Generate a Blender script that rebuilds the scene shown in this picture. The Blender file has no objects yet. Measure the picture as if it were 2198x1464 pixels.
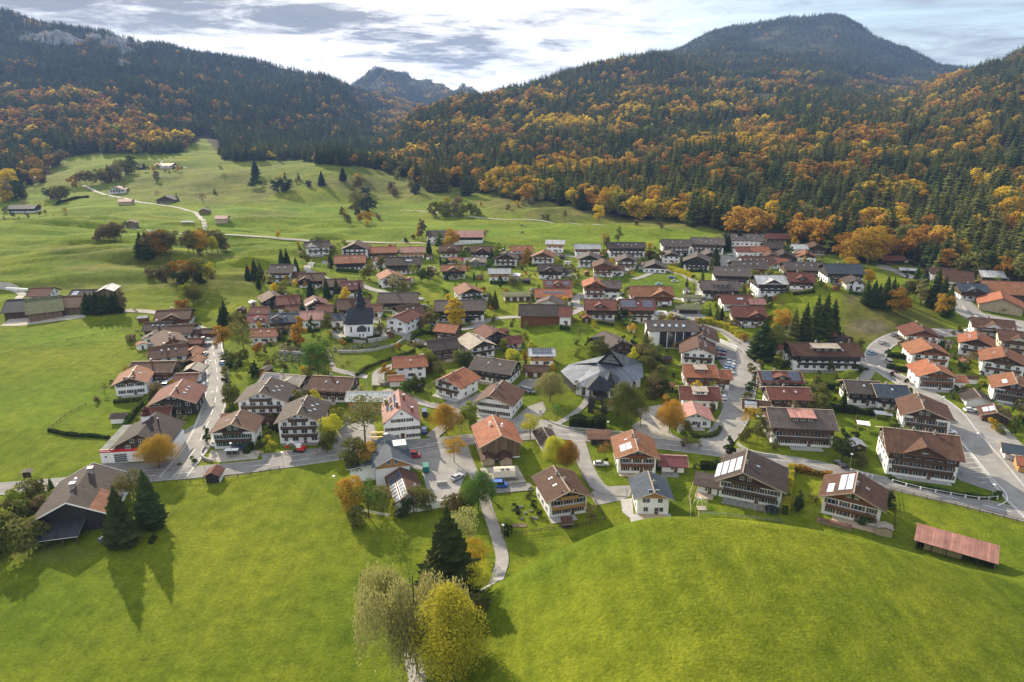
import bpy, math, random
import numpy as np
from mathutils import Vector, Matrix
from mathutils.geometry import delaunay_2d_cdt
R = math.radians
rnd = random.Random(7)
SC = bpy.context.scene
COL = SC.collection
# ---------------------------------------------------------------- camera, sky, sun, exposure
CX, CY, F = 1099.0, 732.0, 1465.0
HC, PITCH = 100.0, 18.2
cam = bpy.data.cameras.new('camera'); camo = bpy.data.objects.new('camera', cam); COL.objects.link(camo)
camo.location = (0, 0, HC); camo.rotation_euler = (R(90-PITCH), 0, 0)
cam.sensor_width = 36; cam.lens = 36*F/2198; cam.clip_start = 1; cam.clip_end = 20000
SC.camera = camo
SUN_AZ, SUN_EL = -33.0, 25.0          # degrees left of the view direction, above the horizon
W = bpy.data.worlds.new('World'); SC.world = W; W.use_nodes = True
def build_world():
    nt = W.node_tree; N = nt.nodes; L = nt.links; N.clear()
    def nd(t, **k):
        n = N.new(t)
        for a, b in k.items(): setattr(n, a, b)
        return n
    out = nd('ShaderNodeOutputWorld'); bg = nd('ShaderNodeBackground'); bg.inputs['Strength'].default_value = 0.15
    sky = nd('ShaderNodeTexSky', sky_type='NISHITA', sun_disc=False)
    sky.sun_elevation = R(SUN_EL); sky.sun_rotation = R(SUN_AZ); sky.air_density = 1.0; sky.dust_density = 1.0; sky.ozone_density = 2.0
    tc = nd('ShaderNodeTexCoord'); sep = nd('ShaderNodeSeparateXYZ'); L.new(tc.outputs['Generated'], sep.inputs[0])
    def mth(op, a, b=None, c=None, clamp=False):
        m = nd('ShaderNodeMath', operation=op, use_clamp=clamp)
        for i, x in enumerate((a, b, c)):
            if x is None: continue
            if isinstance(x, (int, float)): m.inputs[i].default_value = x
            else: L.new(x, m.inputs[i])
        return m.outputs[0]
    X, Y, Z = sep.outputs
    zc = mth('MAXIMUM', mth('ADD', Z, 0.10), 0.06)
    # a cloud deck seen in perspective: divide the direction by its height
    px = mth('DIVIDE', X, zc); py = mth('DIVIDE', Y, zc)
    cmb = nd('ShaderNodeCombineXYZ'); L.new(px, cmb.inputs[0]); L.new(py, cmb.inputs[1])
    def noise(scale, detail, rough, off, sx=1, sy=1, dist=0.0):
        mp = nd('ShaderNodeMapping'); L.new(cmb.outputs[0], mp.inputs['Vector'])
        mp.inputs['Location'].default_value = off; mp.inputs['Scale'].default_value = (sx, sy, 1)
        n = nd('ShaderNodeTexNoise'); L.new(mp.outputs[0], n.inputs['Vector'])
        n.inputs['Scale'].default_value = scale; n.inputs['Detail'].default_value = detail
        n.inputs['Roughness'].default_value = rough; n.inputs['Distortion'].default_value = dist
        return n.outputs['Fac']
    base = noise(0.9, 8, 0.62, (3.3, 1.7, 0), 1, 0.8, 0.5)
    fine = noise(2.6, 8, 0.70, (8.1, 2.2, 4), 0.8, 1.0, 0.6)
    streak = noise(0.9, 6, 0.6, (1, 5, 2), 0.8, 1.1, 0.8)
    # broad weather: bright veil left of the middle, grey bank upper left, ragged bank over the pass
    def blob(cx, cz, rx, rz):      # tangent-plane coordinates x/y, z/y of the sky dome
        tx = mth('DIVIDE', X, mth('MAXIMUM', Y, 0.05)); tz = mth('DIVIDE', Z, mth('MAXIMUM', Y, 0.05))
        a = mth('POWER', mth('ABSOLUTE', mth('DIVIDE', mth('SUBTRACT', tx, cx), rx)), 2)
        b = mth('POWER', mth('ABSOLUTE', mth('DIVIDE', mth('SUBTRACT', tz, cz), rz)), 2)
        return mth('EXPONENT', mth('MULTIPLY', mth('ADD', a, b), -1.0))
    bankL = blob(-0.66, 0.165, 0.40, 0.085)
    bankM = blob(-0.06, 0.085, 0.16, 0.034)
    bankT = blob(-0.30, 0.125, 0.15, 0.020)
    glow = mth('MAXIMUM', blob(-0.16, 0.12, 0.30, 0.15), blob(-0.45, 0.55, 0.55, 0.42))  # second blob: added brightness above the view for more ambient light
    f1 = mth('MULTIPLY', mth('SUBTRACT', base, 0.52), 2.2)
    f2 = mth('MULTIPLY', mth('SUBTRACT', fine, 0.5), 2.8)
    dens = mth('ADD', mth('MULTIPLY', bankL, 1.15), mth('MULTIPLY', bankM, 1.05))
    dens = mth('ADD', dens, mth('MULTIPLY', bankT, 0.8))
    dens = mth('ADD', dens, mth('MULTIPLY', f1, 1.1))
    dens = mth('ADD', dens, mth('MULTIPLY', f2, 0.95))
    # veil cover: white high cloud, thinner to the right; brightened behind the view as added fill
    tx = mth('DIVIDE', X, mth('MAXIMUM', Y, 0.05))
    thin = mth('MULTIPLY', mth('ADD', X, 0.02), 2.6, clamp=True)
    dmask = mth('MULTIPLY', mth('SUBTRACT', mth('ADD', dens, mth('MULTIPLY', thin, 0.42)), 0.31), 1.4, clamp=True)        # grey cloud
    veil = mth('SUBTRACT', mth('ADD', 1.05, mth('MULTIPLY', mth('SUBTRACT', streak, 0.5), 1.0)), mth('MULTIPLY', thin, 0.35), clamp=True)
    def rgb(c):
        n = nd('ShaderNodeRGB'); n.outputs[0].default_value = (*c, 1); return n.outputs[0]
    def mix(f, a, b):
        m = nd('ShaderNodeMix', data_type='RGBA'); L.new(f, m.inputs[0]); L.new(a, m.inputs[6]); L.new(b, m.inputs[7]); return m.outputs[2]
    vcol = mix(glow, mix(mth('MULTIPLY', thin, mth('ADD', Y, 0.3, clamp=True), clamp=True), rgb((3.0, 3.1, 3.25)), rgb((0.88, 0.95, 1.06))), rgb((4.8, 4.7, 4.5)))
    c = mix(veil, sky.outputs[0], vcol)
    gcol = mix(fine, rgb((0.58, 0.64, 0.80)), rgb((1.4, 1.45, 1.6)))
    c = mix(dmask, c, gcol)
    # below the horizon a dull ground tone
    c = mix(mth('MULTIPLY', mth('ADD', Z, 0.02), -40, clamp=True), c, rgb((1.0, 1.1, 1.0)))
    L.new(c, bg.inputs['Color']); L.new(bg.outputs[0], out.inputs[0])
build_world()
sl = bpy.data.lights.new('sun', 'SUN'); sl.energy = 3.7; sl.angle = R(0.6); sl.color = (1.0, 0.86, 0.66)
so = bpy.data.objects.new('sun', sl); COL.objects.link(so)
so.rotation_euler = (R(90-SUN_EL), 0, R(-SUN_AZ)+math.pi)      # light travels away from the sun
d_ = Vector((math.sin(R(SUN_AZ))*math.cos(R(SUN_EL)), math.cos(R(SUN_AZ))*math.cos(R(SUN_EL)), math.sin(R(SUN_EL))))
so.rotation_euler = d_.to_track_quat('Z', 'Y').to_euler()
SC.view_settings.view_transform = 'Standard'; SC.view_settings.look = 'None'
SC.view_settings.exposure = 1.36; SC.view_settings.gamma = 1.0; SC.view_settings.use_curve_mapping = False
SC.render.engine = 'CYCLES'
SC.cycles.max_bounces = 6; SC.cycles.diffuse_bounces = 2; SC.cycles.glossy_bounces = 2; SC.cycles.transparent_max_bounces = 4
SC.cycles.transmission_bounces = 2; SC.cycles.volume_bounces = 0; SC.cycles.use_denoising = True

# ---------------------------------------------------------------- terrain function
cp, sp = math.cos(R(PITCH)), math.sin(R(PITCH))
def tanv(v): return math.tan(R(PITCH) + math.atan((v-CY)/F))
def zv(y, v): return HC - y*tanv(v)
# columns of the land: t = x / y, then (distance, height) with heights given as picture rows 'v' or metres 'z'
COLS = [
 (-1.15, [(700,'z',0),(1000,'v',400),(1250,'v',350),(1900,'v',230),(2600,'v',120),(3300,'v',40),(4200,'v',60)]),
 (-.71, [(700,'z',0),(1000,'v',402),(1250,'v',345),(1900,'v',215),(2500,'v',125),(3200,'v',28),(4000,'z',380)]),
 (-.55, [(700,'z',0),(950,'v',405),(1250,'v',335),(1900,'v',215),(2600,'v',120),(3200,'v',76),(4000,'z',330)]),
 (-.39, [(600,'z',0),(800,'v',442),(950,'v',402),(1100,'v',352),(1400,'v',325),(2000,'v',235),(2600,'v',170),(3100,'v',130),(4000,'z',240)]),
 (-.26, [(600,'z',0),(800,'v',447),(930,'v',402),(1050,'v',354),(1250,'z',30),(1700,'v',312),(2300,'v',225),(3000,'v',163),(4000,'z',200)]),
 (-.175,[(700,'z',1),(900,'v',430),(1080,'v',372),(1300,'v',350),(1500,'z',30),(2000,'v',300),(2800,'v',252),(3600,'v',212),(4200,'z',200),(5200,'v',163)]),
 (-.13, [(700,'z',1),(880,'v',425),(1080,'v',382),(1350,'v',330),(1750,'v',252),(2200,'z',90),(3600,'v',235),(4400,'z',140),(5200,'v',180)]),
 (-.07, [(700,'z',2),(850,'v',430),(1050,'v',385),(1400,'v',300),(1950,'v',218),(2400,'z',110),(4000,'v',240),(5200,'v',208)]),
 (0,    [(640,'z',1),(780,'v',440),(1000,'v',375),(1400,'v',297),(2200,'v',197),(2800,'z',150),(4200,'v',225)]),
 (.1,   [(640,'z',1),(760,'v',450),(950,'v',380),(1400,'v',282),(2000,'v',195),(2500,'v',148),(3100,'z',190)]),
 (.195, [(600,'z',2),(720,'v',470),(900,'v',392),(1300,'v',287),(1900,'v',192),(2700,'v',122),(3300,'z',320),(4300,'v',125)]),
 (.30,  [(530,'v',530),(640,'v',482),(800,'v',402),(1200,'v',290),(1700,'v',218),(2400,'v',165),(3500,'v',100),(4500,'v',66)]),
 (.38,  [(480,'v',555),(600,'v',500),(760,'v',415),(1100,'v',300),(1600,'v',220),(2400,'v',160),(3500,'v',96),(4500,'v',49)]),
 (.43, [(430,'z',2),(560,'v',520),(700,'v',432),(1000,'v',315),(1500,'v',235),(2300,'v',182),(3400,'v',100),(4500,'v',45)]),
 (.53,  [(430,'z',2),(560,'v',522),(700,'v',432),(1000,'v',315),(1500,'v',242),(2300,'v',205),(3400,'v',158),(4400,'v',112)]),
 (.60,  [(410,'z',2),(540,'v',530),(700,'v',430),(1000,'v',305),(1450,'v',228),(1900,'z',185),(2500,'v',205),(4000,'v',155)]),
 (.65,  [(400,'z',2),(520,'v',530),(700,'v',418),(1000,'v',292),(1450,'v',192),(1900,'z',215),(2700,'v',200),(4000,'v',165)]),
 (.72,  [(380,'z',2),(500,'v',532),(700,'v',402),(1000,'v',272),(1550,'v',142),(2100,'z',280),(4000,'v',180)]),
 (.95,  [(380,'z',2),(500,'v',532),(700,'v',402),(1000,'v',272),(1550,'v',120),(2100,'z',300),(4000,'v',150)]),
]
NL = 220
LG = np.linspace(math.log(50), math.log(9000), NL)
def prof(pts):
    ys = [50, 150, 300]; zs = [0, 0, 0]
    if pts[0][0] > 450: ys.append(pts[0][0]*.75); zs.append(0)
    for y, k, a in pts: ys.append(y); zs.append(zv(y, a) if k == 'v' else a)
    ys.append(6800); zs.append(zs[-1]*.45); ys.append(9000); zs.append(zs[-1])
    x = np.log(np.array(ys)); y = np.array(zs, float)
    h = np.diff(x); d = np.diff(y)/h; m = np.zeros(len(x))
    for i in range(1, len(x)-1):
        if d[i-1]*d[i] > 0: m[i] = 2*d[i-1]*d[i]/(d[i-1]+d[i])
    m[-1] = 0
    k = np.clip(np.searchsorted(x, LG)-1, 0, len(x)-2); s = (LG-x[k])/h[k]
    return (y[k]*(2*s**3-3*s**2+1)+m[k]*h[k]*(s**3-2*s**2+s)+y[k+1]*(-2*s**3+3*s**2)+m[k+1]*h[k]*(s**3-s**2))
PT = np.array([prof(c[1]) for c in COLS]); TS = np.array([c[0] for c in COLS])
# value noise, vectorised
_g = np.random.RandomState(3).rand(256, 256)*2-1
def vnoise(x, y):
    xi = np.floor(x).astype(int); yi = np.floor(y).astype(int); fx = x-xi; fy = y-yi
    fx = fx*fx*(3-2*fx); fy = fy*fy*(3-2*fy)
    a = _g[xi & 255, yi & 255]; b = _g[(xi+1) & 255, yi & 255]; c = _g[xi & 255, (yi+1) & 255]; e = _g[(xi+1) & 255, (yi+1) & 255]
    return (a*(1-fx)+b*fx)*(1-fy)+(c*(1-fx)+e*fx)*fy
def fbm(x, y, o=4):
    s = 0; a = .5
    for i in range(o):
        s = s+a*vnoise(x*2**i+17.3*i, y*2**i+9.1*i); a *= .5
    return s
def sstep(a, b, x):
    t = np.clip((x-a)/(b-a), 0, 1); return t*t*(3-2*t)
MOUNDS = []      # (x, y, radius, height) small village mounds, filled below
def height(x, y):
    x = np.asarray(x, float); y = np.asarray(y, float)
    yc = np.maximum(y, 60.0); t = np.clip(x/yc, TS[0]+1e-4, TS[-1]-1e-4)
    li = np.clip((np.log(yc)-LG[0])/(LG[1]-LG[0]), 0, NL-1.001); l0 = li.astype(int); lf = li-l0
    k = np.clip(np.searchsorted(TS, t)-1, 0, len(TS)-2); s = (t-TS[k])/(TS[k+1]-TS[k]); s = .35*s+.65*s*s*(3-2*s)
    z0 = PT[k, l0]*(1-lf)+PT[k, l0+1]*lf; z1 = PT[k+1, l0]*(1-lf)+PT[k+1, l0+1]*lf
    z = z0*(1-s)+z1*s
    far = sstep(640, 1100, yc)
    rid = 1-np.abs(fbm(x/420+3, y/420+5, 4))*3.2
    z = z+far*rid*np.minimum(26, 2+yc*.006)-far*8
    tz = sstep(330, 420, yc)*(1-sstep(640, 760, yc))*(1-sstep(-.28, -.16, x/yc))
    z = z+tz*(np.abs(fbm(x/150+1, y/26+3, 3))*15+fbm(x/50, y/11, 2)*1.3)
    # gentle meadow waves
    z = z+sstep(260, 520, yc)*(1-sstep(1200, 2000, yc))*(fbm(x/95+2, y/48+7, 3)*7.5)
    z = z+fbm(x/60, y/60, 2)*.35
    # the smooth green hill in the foreground
    dx = x-30; dy = y-106.5
    z = z+31*np.exp(-.5*np.abs(dx/np.where(dx > 0, 58.4, 27.4))**2.07-.5*(dy/np.where(dy > 0, 11.5, 80))**2)*sstep(-30, -3, x)
    # jagged rock crest closing the valley
    z = z+sstep(4300, 5000, yc)*(1-sstep(5600, 6600, yc))*sstep(-.27, -.2, x/yc)*(1-sstep(-.06, -.02, x/yc))*(np.abs(fbm(x/170+9, y/900, 3))*95+6+np.abs(vnoise(x/60, y/500))*42+np.abs(vnoise(x/21, y/500))*16)
    for mx, my, mr, mh in MOUNDS:
        z = z+mh*np.exp(-((x-mx)**2+(y-my)**2)/(mr*mr))
    return z
def hz(x, y): return float(height(x, y))
_steps = np.concatenate([np.arange(40, 400, 3.0), 400*np.exp(np.arange(0, 2.9, .006))])
def P(u, v, dz=0.0):
    """picture point -> the place on the land it shows"""
    b = tanv(v)
    a = (u-CX)/F*(cp+b*sp)
    ys = _steps; zr = HC-b*ys-dz; d = zr-height(a*ys, ys)
    i = np.argmax(d < 0)
    if d[i] >= 0: i = len(ys)-1
    y0, y1 = (ys[i-1] if i else 20), ys[i]
    for _ in range(14):
        m = .5*(y0+y1)
        if HC-b*m-dz-hz(a*m, m) < 0: y1 = m
        else: y0 = m
    return (a*y1, y1, hz(a*y1, y1))
def scale(p): return (p[1]*cp+(HC-p[2])*sp)/F        # metres per photo pixel at a place
def proj(x, y, z):
    dep = y*cp+(HC-z)*sp; up = (z-HC)*cp+y*sp
    return CX+F*x/dep, CY-F*up/dep
for (u_, v_, r_, h_) in ((772, 712, 30, 4.5), (1240, 715, 34, 5.5), (1690, 650, 34, 6), (1870, 650, 45, 5), (640, 760, 30, 1.5),
                         (905, 610, 40, 3), (330, 585, 60, 5), (1100, 640, 40, 3), (200, 545, 60, 6), (430, 610, 50, 4), (160, 480, 60, 4), (500, 395, 90, 14), (700, 400, 80, 10),
                         (860, 405, 90, 12), (1350, 470, 90, 6), (1150, 450, 80, 6), (600, 450, 90, -4), (330, 400, 90, 8), (1830, 660, 30, 5), (620, 545, 50, 3), (560, 590, 35, 4)):
    p_ = P(u_, v_); MOUNDS.append((p_[0], p_[1], r_, h_))

# ---------------------------------------------------------------- materials
MATS = {}
def nodes(m):
    m.use_nodes = True; return m.node_tree.nodes, m.node_tree.links
def mat(name, col, rough=.8, var=.25, scale_=1.2, kind='obj', col2=None, metal=0, spec=.3, bump=0.0, bscale=None, stretch=(1, 1, 1), trans=0.0, orand=0.0, detail=5):
    """one procedural material: base colour broken up by two noises, optional bump"""
    if name in MATS: return MATS[name]
    m = bpy.data.materials.new(name); N, L = nodes(m); b = N['Principled BSDF']
    tc = N.new('ShaderNodeTexCoord'); mp = N.new('ShaderNodeMapping'); mp.inputs['Scale'].default_value = stretch
    L.new(tc.outputs['UV' if kind == 'uv' else 'Object'], mp.inputs[0])
    n1 = N.new('ShaderNodeTexNoise'); n1.inputs['Scale'].default_value = scale_; n1.inputs['Detail'].default_value = detail; n1.inputs['Roughness'].default_value = .62
    L.new(mp.outputs[0], n1.inputs['Vector'])
    r = N.new('ShaderNodeValToRGB'); L.new(n1.outputs['Fac'], r.inputs[0])
    c2 = col2 or tuple(c*(1+var) for c in col); c1 = tuple(c*(1-var) for c in col) if not col2 else col
    r.color_ramp.elements[0].position = .32; r.color_ramp.elements[1].position = .68
    r.color_ramp.elements[0].color = (*c1, 1); r.color_ramp.elements[1].color = (*c2, 1)
    last = r.outputs[0]
    if orand:
        oi = N.new('ShaderNodeObjectInfo'); hs = N.new('ShaderNodeHueSaturation')
        ma = N.new('ShaderNodeMath'); ma.operation = 'MULTIPLY_ADD'; ma.inputs[1].default_value = 2*orand; ma.inputs[2].default_value = 1-orand
        L.new(oi.outputs['Random'], ma.inputs[0]); L.new(ma.outputs[0], hs.inputs['Value'])
        mh = N.new('ShaderNodeMath'); mh.operation = 'MULTIPLY_ADD'; mh.inputs[1].default_value = .03*orand/.3; mh.inputs[2].default_value = .5-.008*orand/.3
        L.new(oi.outputs['Random'], mh.inputs[0]); L.new(mh.outputs[0], hs.inputs['Hue'])
        L.new(last, hs.inputs['Color']); last = hs.outputs[0]
    L.new(last, b.inputs['Base Color'])
    b.inputs['Roughness'].default_value = rough; b.inputs['Metallic'].default_value = metal; b.inputs['Specular IOR Level'].default_value = spec
    if bump:
        n2 = N.new('ShaderNodeTexNoise'); n2.inputs['Scale'].default_value = bscale or scale_*4; n2.inputs['Detail'].default_value = 3
        L.new(mp.outputs[0], n2.inputs['Vector'])
        bp = N.new('ShaderNodeBump'); bp.inputs['Strength'].default_value = bump; bp.inputs['Distance'].default_value = .3
        L.new(n2.outputs['Fac'], bp.inputs['Height']); L.new(bp.outputs[0], b.inputs['Normal'])
    if trans:
        t = N.new('ShaderNodeBsdfTranslucent'); L.new(last, t.inputs[0]); mx = N.new('ShaderNodeMixShader'); mx.inputs[0].default_value = trans
        L.new(b.outputs[0], mx.inputs[1]); L.new(t.outputs[0], mx.inputs[2]); L.new(mx.outputs[0], N['Material Output'].inputs[0])
    MATS[name] = m; return m
def roofmat(name, c, rough=.72, metalseam=False):
    """tiles or sheet metal in UV metres: u along the ridge, v down the slope; rows, joints, streaks and weathering"""
    if name in MATS: return MATS[name]
    m = bpy.data.materials.new(name); N, L = nodes(m); b = N['Principled BSDF']
    tc = N.new('ShaderNodeTexCoord'); uv = tc.outputs['UV']
    br = N.new('ShaderNodeTexBrick'); L.new(uv, br.inputs['Vector'])
    br.inputs['Scale'].default_value = 1; br.inputs['Mortar Size'].default_value = .03 if not metalseam else .02
    br.inputs['Brick Width'].default_value = .45 if not metalseam else .62; br.inputs['Row Height'].default_value = .42 if not metalseam else 60
    br.offset = .5 if not metalseam else 0
    k = .17
    br.inputs['Color1'].default_value = (*[x*(1+k) for x in c], 1); br.inputs['Color2'].default_value = (*[x*(1-k) for x in c], 1); br.inputs['Mortar'].default_value = (*[x*.45 for x in c], 1)
    mp = N.new('ShaderNodeMapping'); mp.inputs['Scale'].default_value = (1.3, .16, 1); L.new(uv, mp.inputs[0])
    n1 = N.new('ShaderNodeTexNoise'); n1.inputs['Scale'].default_value = 1; n1.inputs['Detail'].default_value = 6; n1.inputs['Roughness'].default_value = .7; L.new(mp.outputs[0], n1.inputs[0])
    n2 = N.new('ShaderNodeTexNoise'); n2.inputs['Scale'].default_value = .35; n2.inputs['Detail'].default_value = 5; n2.inputs['Roughness'].default_value = .65
    L.new(tc.outputs['Object'], n2.inputs[0])
    ad = N.new('ShaderNodeMath'); ad.operation = 'ADD'; L.new(n1.outputs['Fac'], ad.inputs[0]); L.new(n2.outputs['Fac'], ad.inputs[1])
    mr = N.new('ShaderNodeMapRange'); mr.inputs['From Min'].default_value = .72; mr.inputs['From Max'].default_value = 1.28; mr.inputs['To Min'].default_value = .66; mr.inputs['To Max'].default_value = 1.3
    L.new(ad.outputs[0], mr.inputs[0])
    oi = N.new('ShaderNodeObjectInfo'); ma = N.new('ShaderNodeMath'); ma.operation = 'MULTIPLY_ADD'; ma.inputs[1].default_value = .3; ma.inputs[2].default_value = .85
    L.new(oi.outputs['Random'], ma.inputs[0]); mm = N.new('ShaderNodeMath'); mm.operation = 'MULTIPLY'; L.new(mr.outputs[0], mm.inputs[0]); L.new(ma.outputs[0], mm.inputs[1])
    hs = N.new('ShaderNodeHueSaturation'); L.new(br.outputs[0], hs.inputs['Color']); L.new(mm.outputs[0], hs.inputs['Value'])
    L.new(hs.outputs[0], b.inputs['Base Color']); b.inputs['Roughness'].default_value = rough; b.inputs['Specular IOR Level'].default_value = .12
    bp = N.new('ShaderNodeBump'); bp.inputs['Strength'].default_value = .5; bp.inputs['Distance'].default_value = .05; bp.invert = True
    L.new(br.outputs['Fac'], bp.inputs['Height']); L.new(bp.outputs[0], b.inputs['Normal'])
    MATS[name] = m; return m
def glassmat(name, c, rough=.08):
    if name in MATS: return MATS[name]
    m = bpy.data.materials.new(name); N, L = nodes(m); b = N['Principled BSDF']
    oi = N.new('ShaderNodeObjectInfo'); r = N.new('ShaderNodeValToRGB'); L.new(oi.outputs['Random'], r.inputs[0])
    r.color_ramp.elements[0].color = (*c, 1); r.color_ramp.elements[1].color = (*[x*1.6+.03 for x in c], 1); r.color_ramp.interpolation = 'LINEAR'
    L.new(r.outputs[0], b.inputs['Base Color']); b.inputs['Roughness'].default_value = rough; b.inputs['Specular IOR Level'].default_value = .7
    MATS[name] = m; return m

# ---------------------------------------------------------------- mesh helpers
class MB:
    def __init__(s): s.v = []; s.f = []; s.mi = []; s.uv = []
    def quad(s, *p, mi=0, uv=None):
        i = len(s.v); s.v += [tuple(q) for q in p]; s.f.append(tuple(range(i, i+len(p)))); s.mi.append(mi)
        s.uv.append(uv or [(0, 0)]*len(p)); return s
    def hexa(s, c, mi=0):          # 8 corners: bottom 4 ccw, top 4 ccw
        for f in ((3, 2, 1, 0), (4, 5, 6, 7), (0, 1, 5, 4), (1, 2, 6, 5), (2, 3, 7, 6), (3, 0, 4, 7)): s.quad(*[c[k] for k in f], mi=mi)
        return s
    def box(s, x0, x1, y0, y1, z0, z1, mi=0):
        return s.hexa([(x0, y0, z0), (x1, y0, z0), (x1, y1, z0), (x0, y1, z0), (x0, y0, z1), (x1, y0, z1), (x1, y1, z1), (x0, y1, z1)], mi)
    def bar(s, a, b, w, h=None, mi=0):
        a = Vector(a); b = Vector(b); h = h or w; d = (b-a).normalized(); up = Vector((0, 0, 1)) if abs(d.z) < .95 else Vector((0, 1, 0))
        sx = d.cross(up).normalized()*w/2; uz = sx.cross(d).normalized()*h/2
        return s.hexa([a-sx-uz, a+sx-uz, b+sx-uz, b-sx-uz, a-sx+uz, a+sx+uz, b+sx+uz, b-sx+uz], mi)
    def prism(s, poly, z0, z1, mi=0, top=None):
        n = len(poly); lo = [(x, y, z0) for x, y in poly]; hi = [(x, y, z1) for x, y in poly]
        for i in range(n): s.quad(lo[i], lo[(i+1) % n], hi[(i+1) % n], hi[i], mi=mi)
        s.quad(*hi, mi=mi if top is None else top); s.quad(*lo[::-1], mi=mi); return s
    def cyl(s, c, r0, r1, z0, z1, n=8, mi=0):
        lo = [(c[0]+r0*math.cos(2*math.pi*i/n), c[1]+r0*math.sin(2*math.pi*i/n), z0) for i in range(n)]
        hi = [(c[0]+r1*math.cos(2*math.pi*i/n), c[1]+r1*math.sin(2*math.pi*i/n), z1) for i in range(n)]
        for i in range(n): s.quad(lo[i], lo[(i+1) % n], hi[(i+1) % n], hi[i], mi=mi)
        s.quad(*hi, mi=mi); s.quad(*lo[::-1], mi=mi); return s
    def tube(s, pts, r0, r1, n=6, mi=0):
        pts = [Vector(p) for p in pts]; rings = []
        for i, p in enumerate(pts):
            d = (pts[min(i+1, len(pts)-1)]-pts[max(i-1, 0)]).normalized(); a = d.orthogonal().normalized(); b = d.cross(a)
            r = r0+(r1-r0)*i/(len(pts)-1)
            rings.append([p+a*r*math.cos(2*math.pi*k/n)+b*r*math.sin(2*math.pi*k/n) for k in range(n)])
        for i in range(len(rings)-1):
            for k in range(n): s.quad(rings[i][k], rings[i][(k+1) % n], rings[i+1][(k+1) % n], rings[i+1][k], mi=mi)
        return s
    def mesh(s, name, mats, smooth=False):
        me = bpy.data.meshes.new(name); me.from_pydata([tuple(v) for v in s.v], [], s.f); me.polygons.foreach_set('material_index', s.mi)
        if any(any(a != (0, 0) for a in u) for u in s.uv):
            l = me.uv_layers.new(name='UVMap'); l.data.foreach_set('uv', [c for u in s.uv for a in u for c in a])
        for m in (mats if isinstance(mats, (list, tuple)) else [mats]): me.materials.append(m)
        if smooth: me.polygons.foreach_set('use_smooth', [True]*len(me.polygons))
        me.update(); return me
def link(name, me, parent=None, loc=(0, 0, 0), rot=0, sc=1):
    o = bpy.data.objects.new(name, me); COL.objects.link(o)
    if parent: o.parent = parent
    o.location = loc
    if rot: o.rotation_euler = (0, 0, rot)
    if sc != 1: o.scale = (sc, sc, sc) if isinstance(sc, (int, float)) else sc
    return o
def tag(o, label=None, cat=None, group=None, kind=None):
    for k, a in (('label', label), ('category', cat), ('group', group), ('kind', kind)):
        if a: o[k] = a
    return o
def npmesh(name, V, Fq, mats, attr=None):
    me = bpy.data.meshes.new(name); n = len(V); k = Fq.shape[1]
    me.vertices.add(n); me.vertices.foreach_set('co', np.ascontiguousarray(V, dtype=np.float32).ravel())
    me.loops.add(Fq.size); me.loops.foreach_set('vertex_index', Fq.astype(np.int32).ravel())
    me.polygons.add(len(Fq)); me.polygons.foreach_set('loop_start', np.arange(0, Fq.size, k, dtype=np.int32)); 
    me.update(calc_edges=True)
    for m in (mats if isinstance(mats, (list, tuple)) else [mats]): me.materials.append(m)
    return me
# ---------------------------------------------------------------- the land
FOOT = [(-400,420),(0,400),(60,385),(150,340),(230,332),(380,330),(405,318),(440,300),(480,345),(560,347),(640,342),(700,357),(780,358),(830,370),(880,385),(930,405),(980,400),(1030,415),(1100,434),
        (1180,436),(1240,445),(1300,462),(1350,474),(1450,478),(1530,496),(1600,510),(1700,522),(1800,548),(1850,575),(1900,560),(2000,585),(2100,600),(2198,612),(2700,640)]
def vfoot(u): return np.interp(u, [a for a, b in FOOT], [b for a, b in FOOT])
def projv(x, y, z):
    dep = np.maximum(y*cp+(HC-z)*sp, 1); up = (z-HC)*cp+y*sp
    return CX+F*x/dep, CY-F*up/dep
# tints of the meadow that stay put: (u, v, ru, rv, index, amount); 0 dried grass and painted cloud shade, 1 rich green and painted sunlit strips, 2 bare earth, 3 rock
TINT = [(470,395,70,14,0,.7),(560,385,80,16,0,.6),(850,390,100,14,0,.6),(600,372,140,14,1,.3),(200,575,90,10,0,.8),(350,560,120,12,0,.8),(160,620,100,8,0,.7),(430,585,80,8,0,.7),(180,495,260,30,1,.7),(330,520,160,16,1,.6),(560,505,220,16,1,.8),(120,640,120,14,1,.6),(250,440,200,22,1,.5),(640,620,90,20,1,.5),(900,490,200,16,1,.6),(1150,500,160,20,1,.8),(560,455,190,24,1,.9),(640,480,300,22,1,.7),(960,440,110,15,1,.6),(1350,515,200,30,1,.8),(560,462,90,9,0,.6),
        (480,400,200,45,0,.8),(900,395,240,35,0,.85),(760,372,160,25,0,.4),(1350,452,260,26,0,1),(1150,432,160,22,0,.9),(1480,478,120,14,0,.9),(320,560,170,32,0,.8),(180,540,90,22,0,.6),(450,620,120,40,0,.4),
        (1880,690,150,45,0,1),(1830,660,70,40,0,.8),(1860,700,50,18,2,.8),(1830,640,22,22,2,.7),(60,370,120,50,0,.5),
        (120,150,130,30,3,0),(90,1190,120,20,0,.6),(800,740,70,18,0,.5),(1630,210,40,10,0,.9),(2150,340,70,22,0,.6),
        (420,600,180,26,0,.7),(260,610,130,18,0,.5),(60,620,80,14,0,.5),(300,400,110,30,0,.5),(640,380,200,30,0,.5),(560,600,120,24,0,.4),(150,720,180,20,1,.8),(120,860,150,60,1,.5),(1000,610,90,25,1,.8),(1200,720,90,25,1,.7),(1750,110,170,38,0,1.0),(1660,90,110,25,2,.5),(1850,140,100,25,0,.8),(870,185,70,18,3,.9),(700,760,90,50,0,.45),(1190,890,70,40,0,.35),(1800,430,0.1,.1,0,0)]
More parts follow.
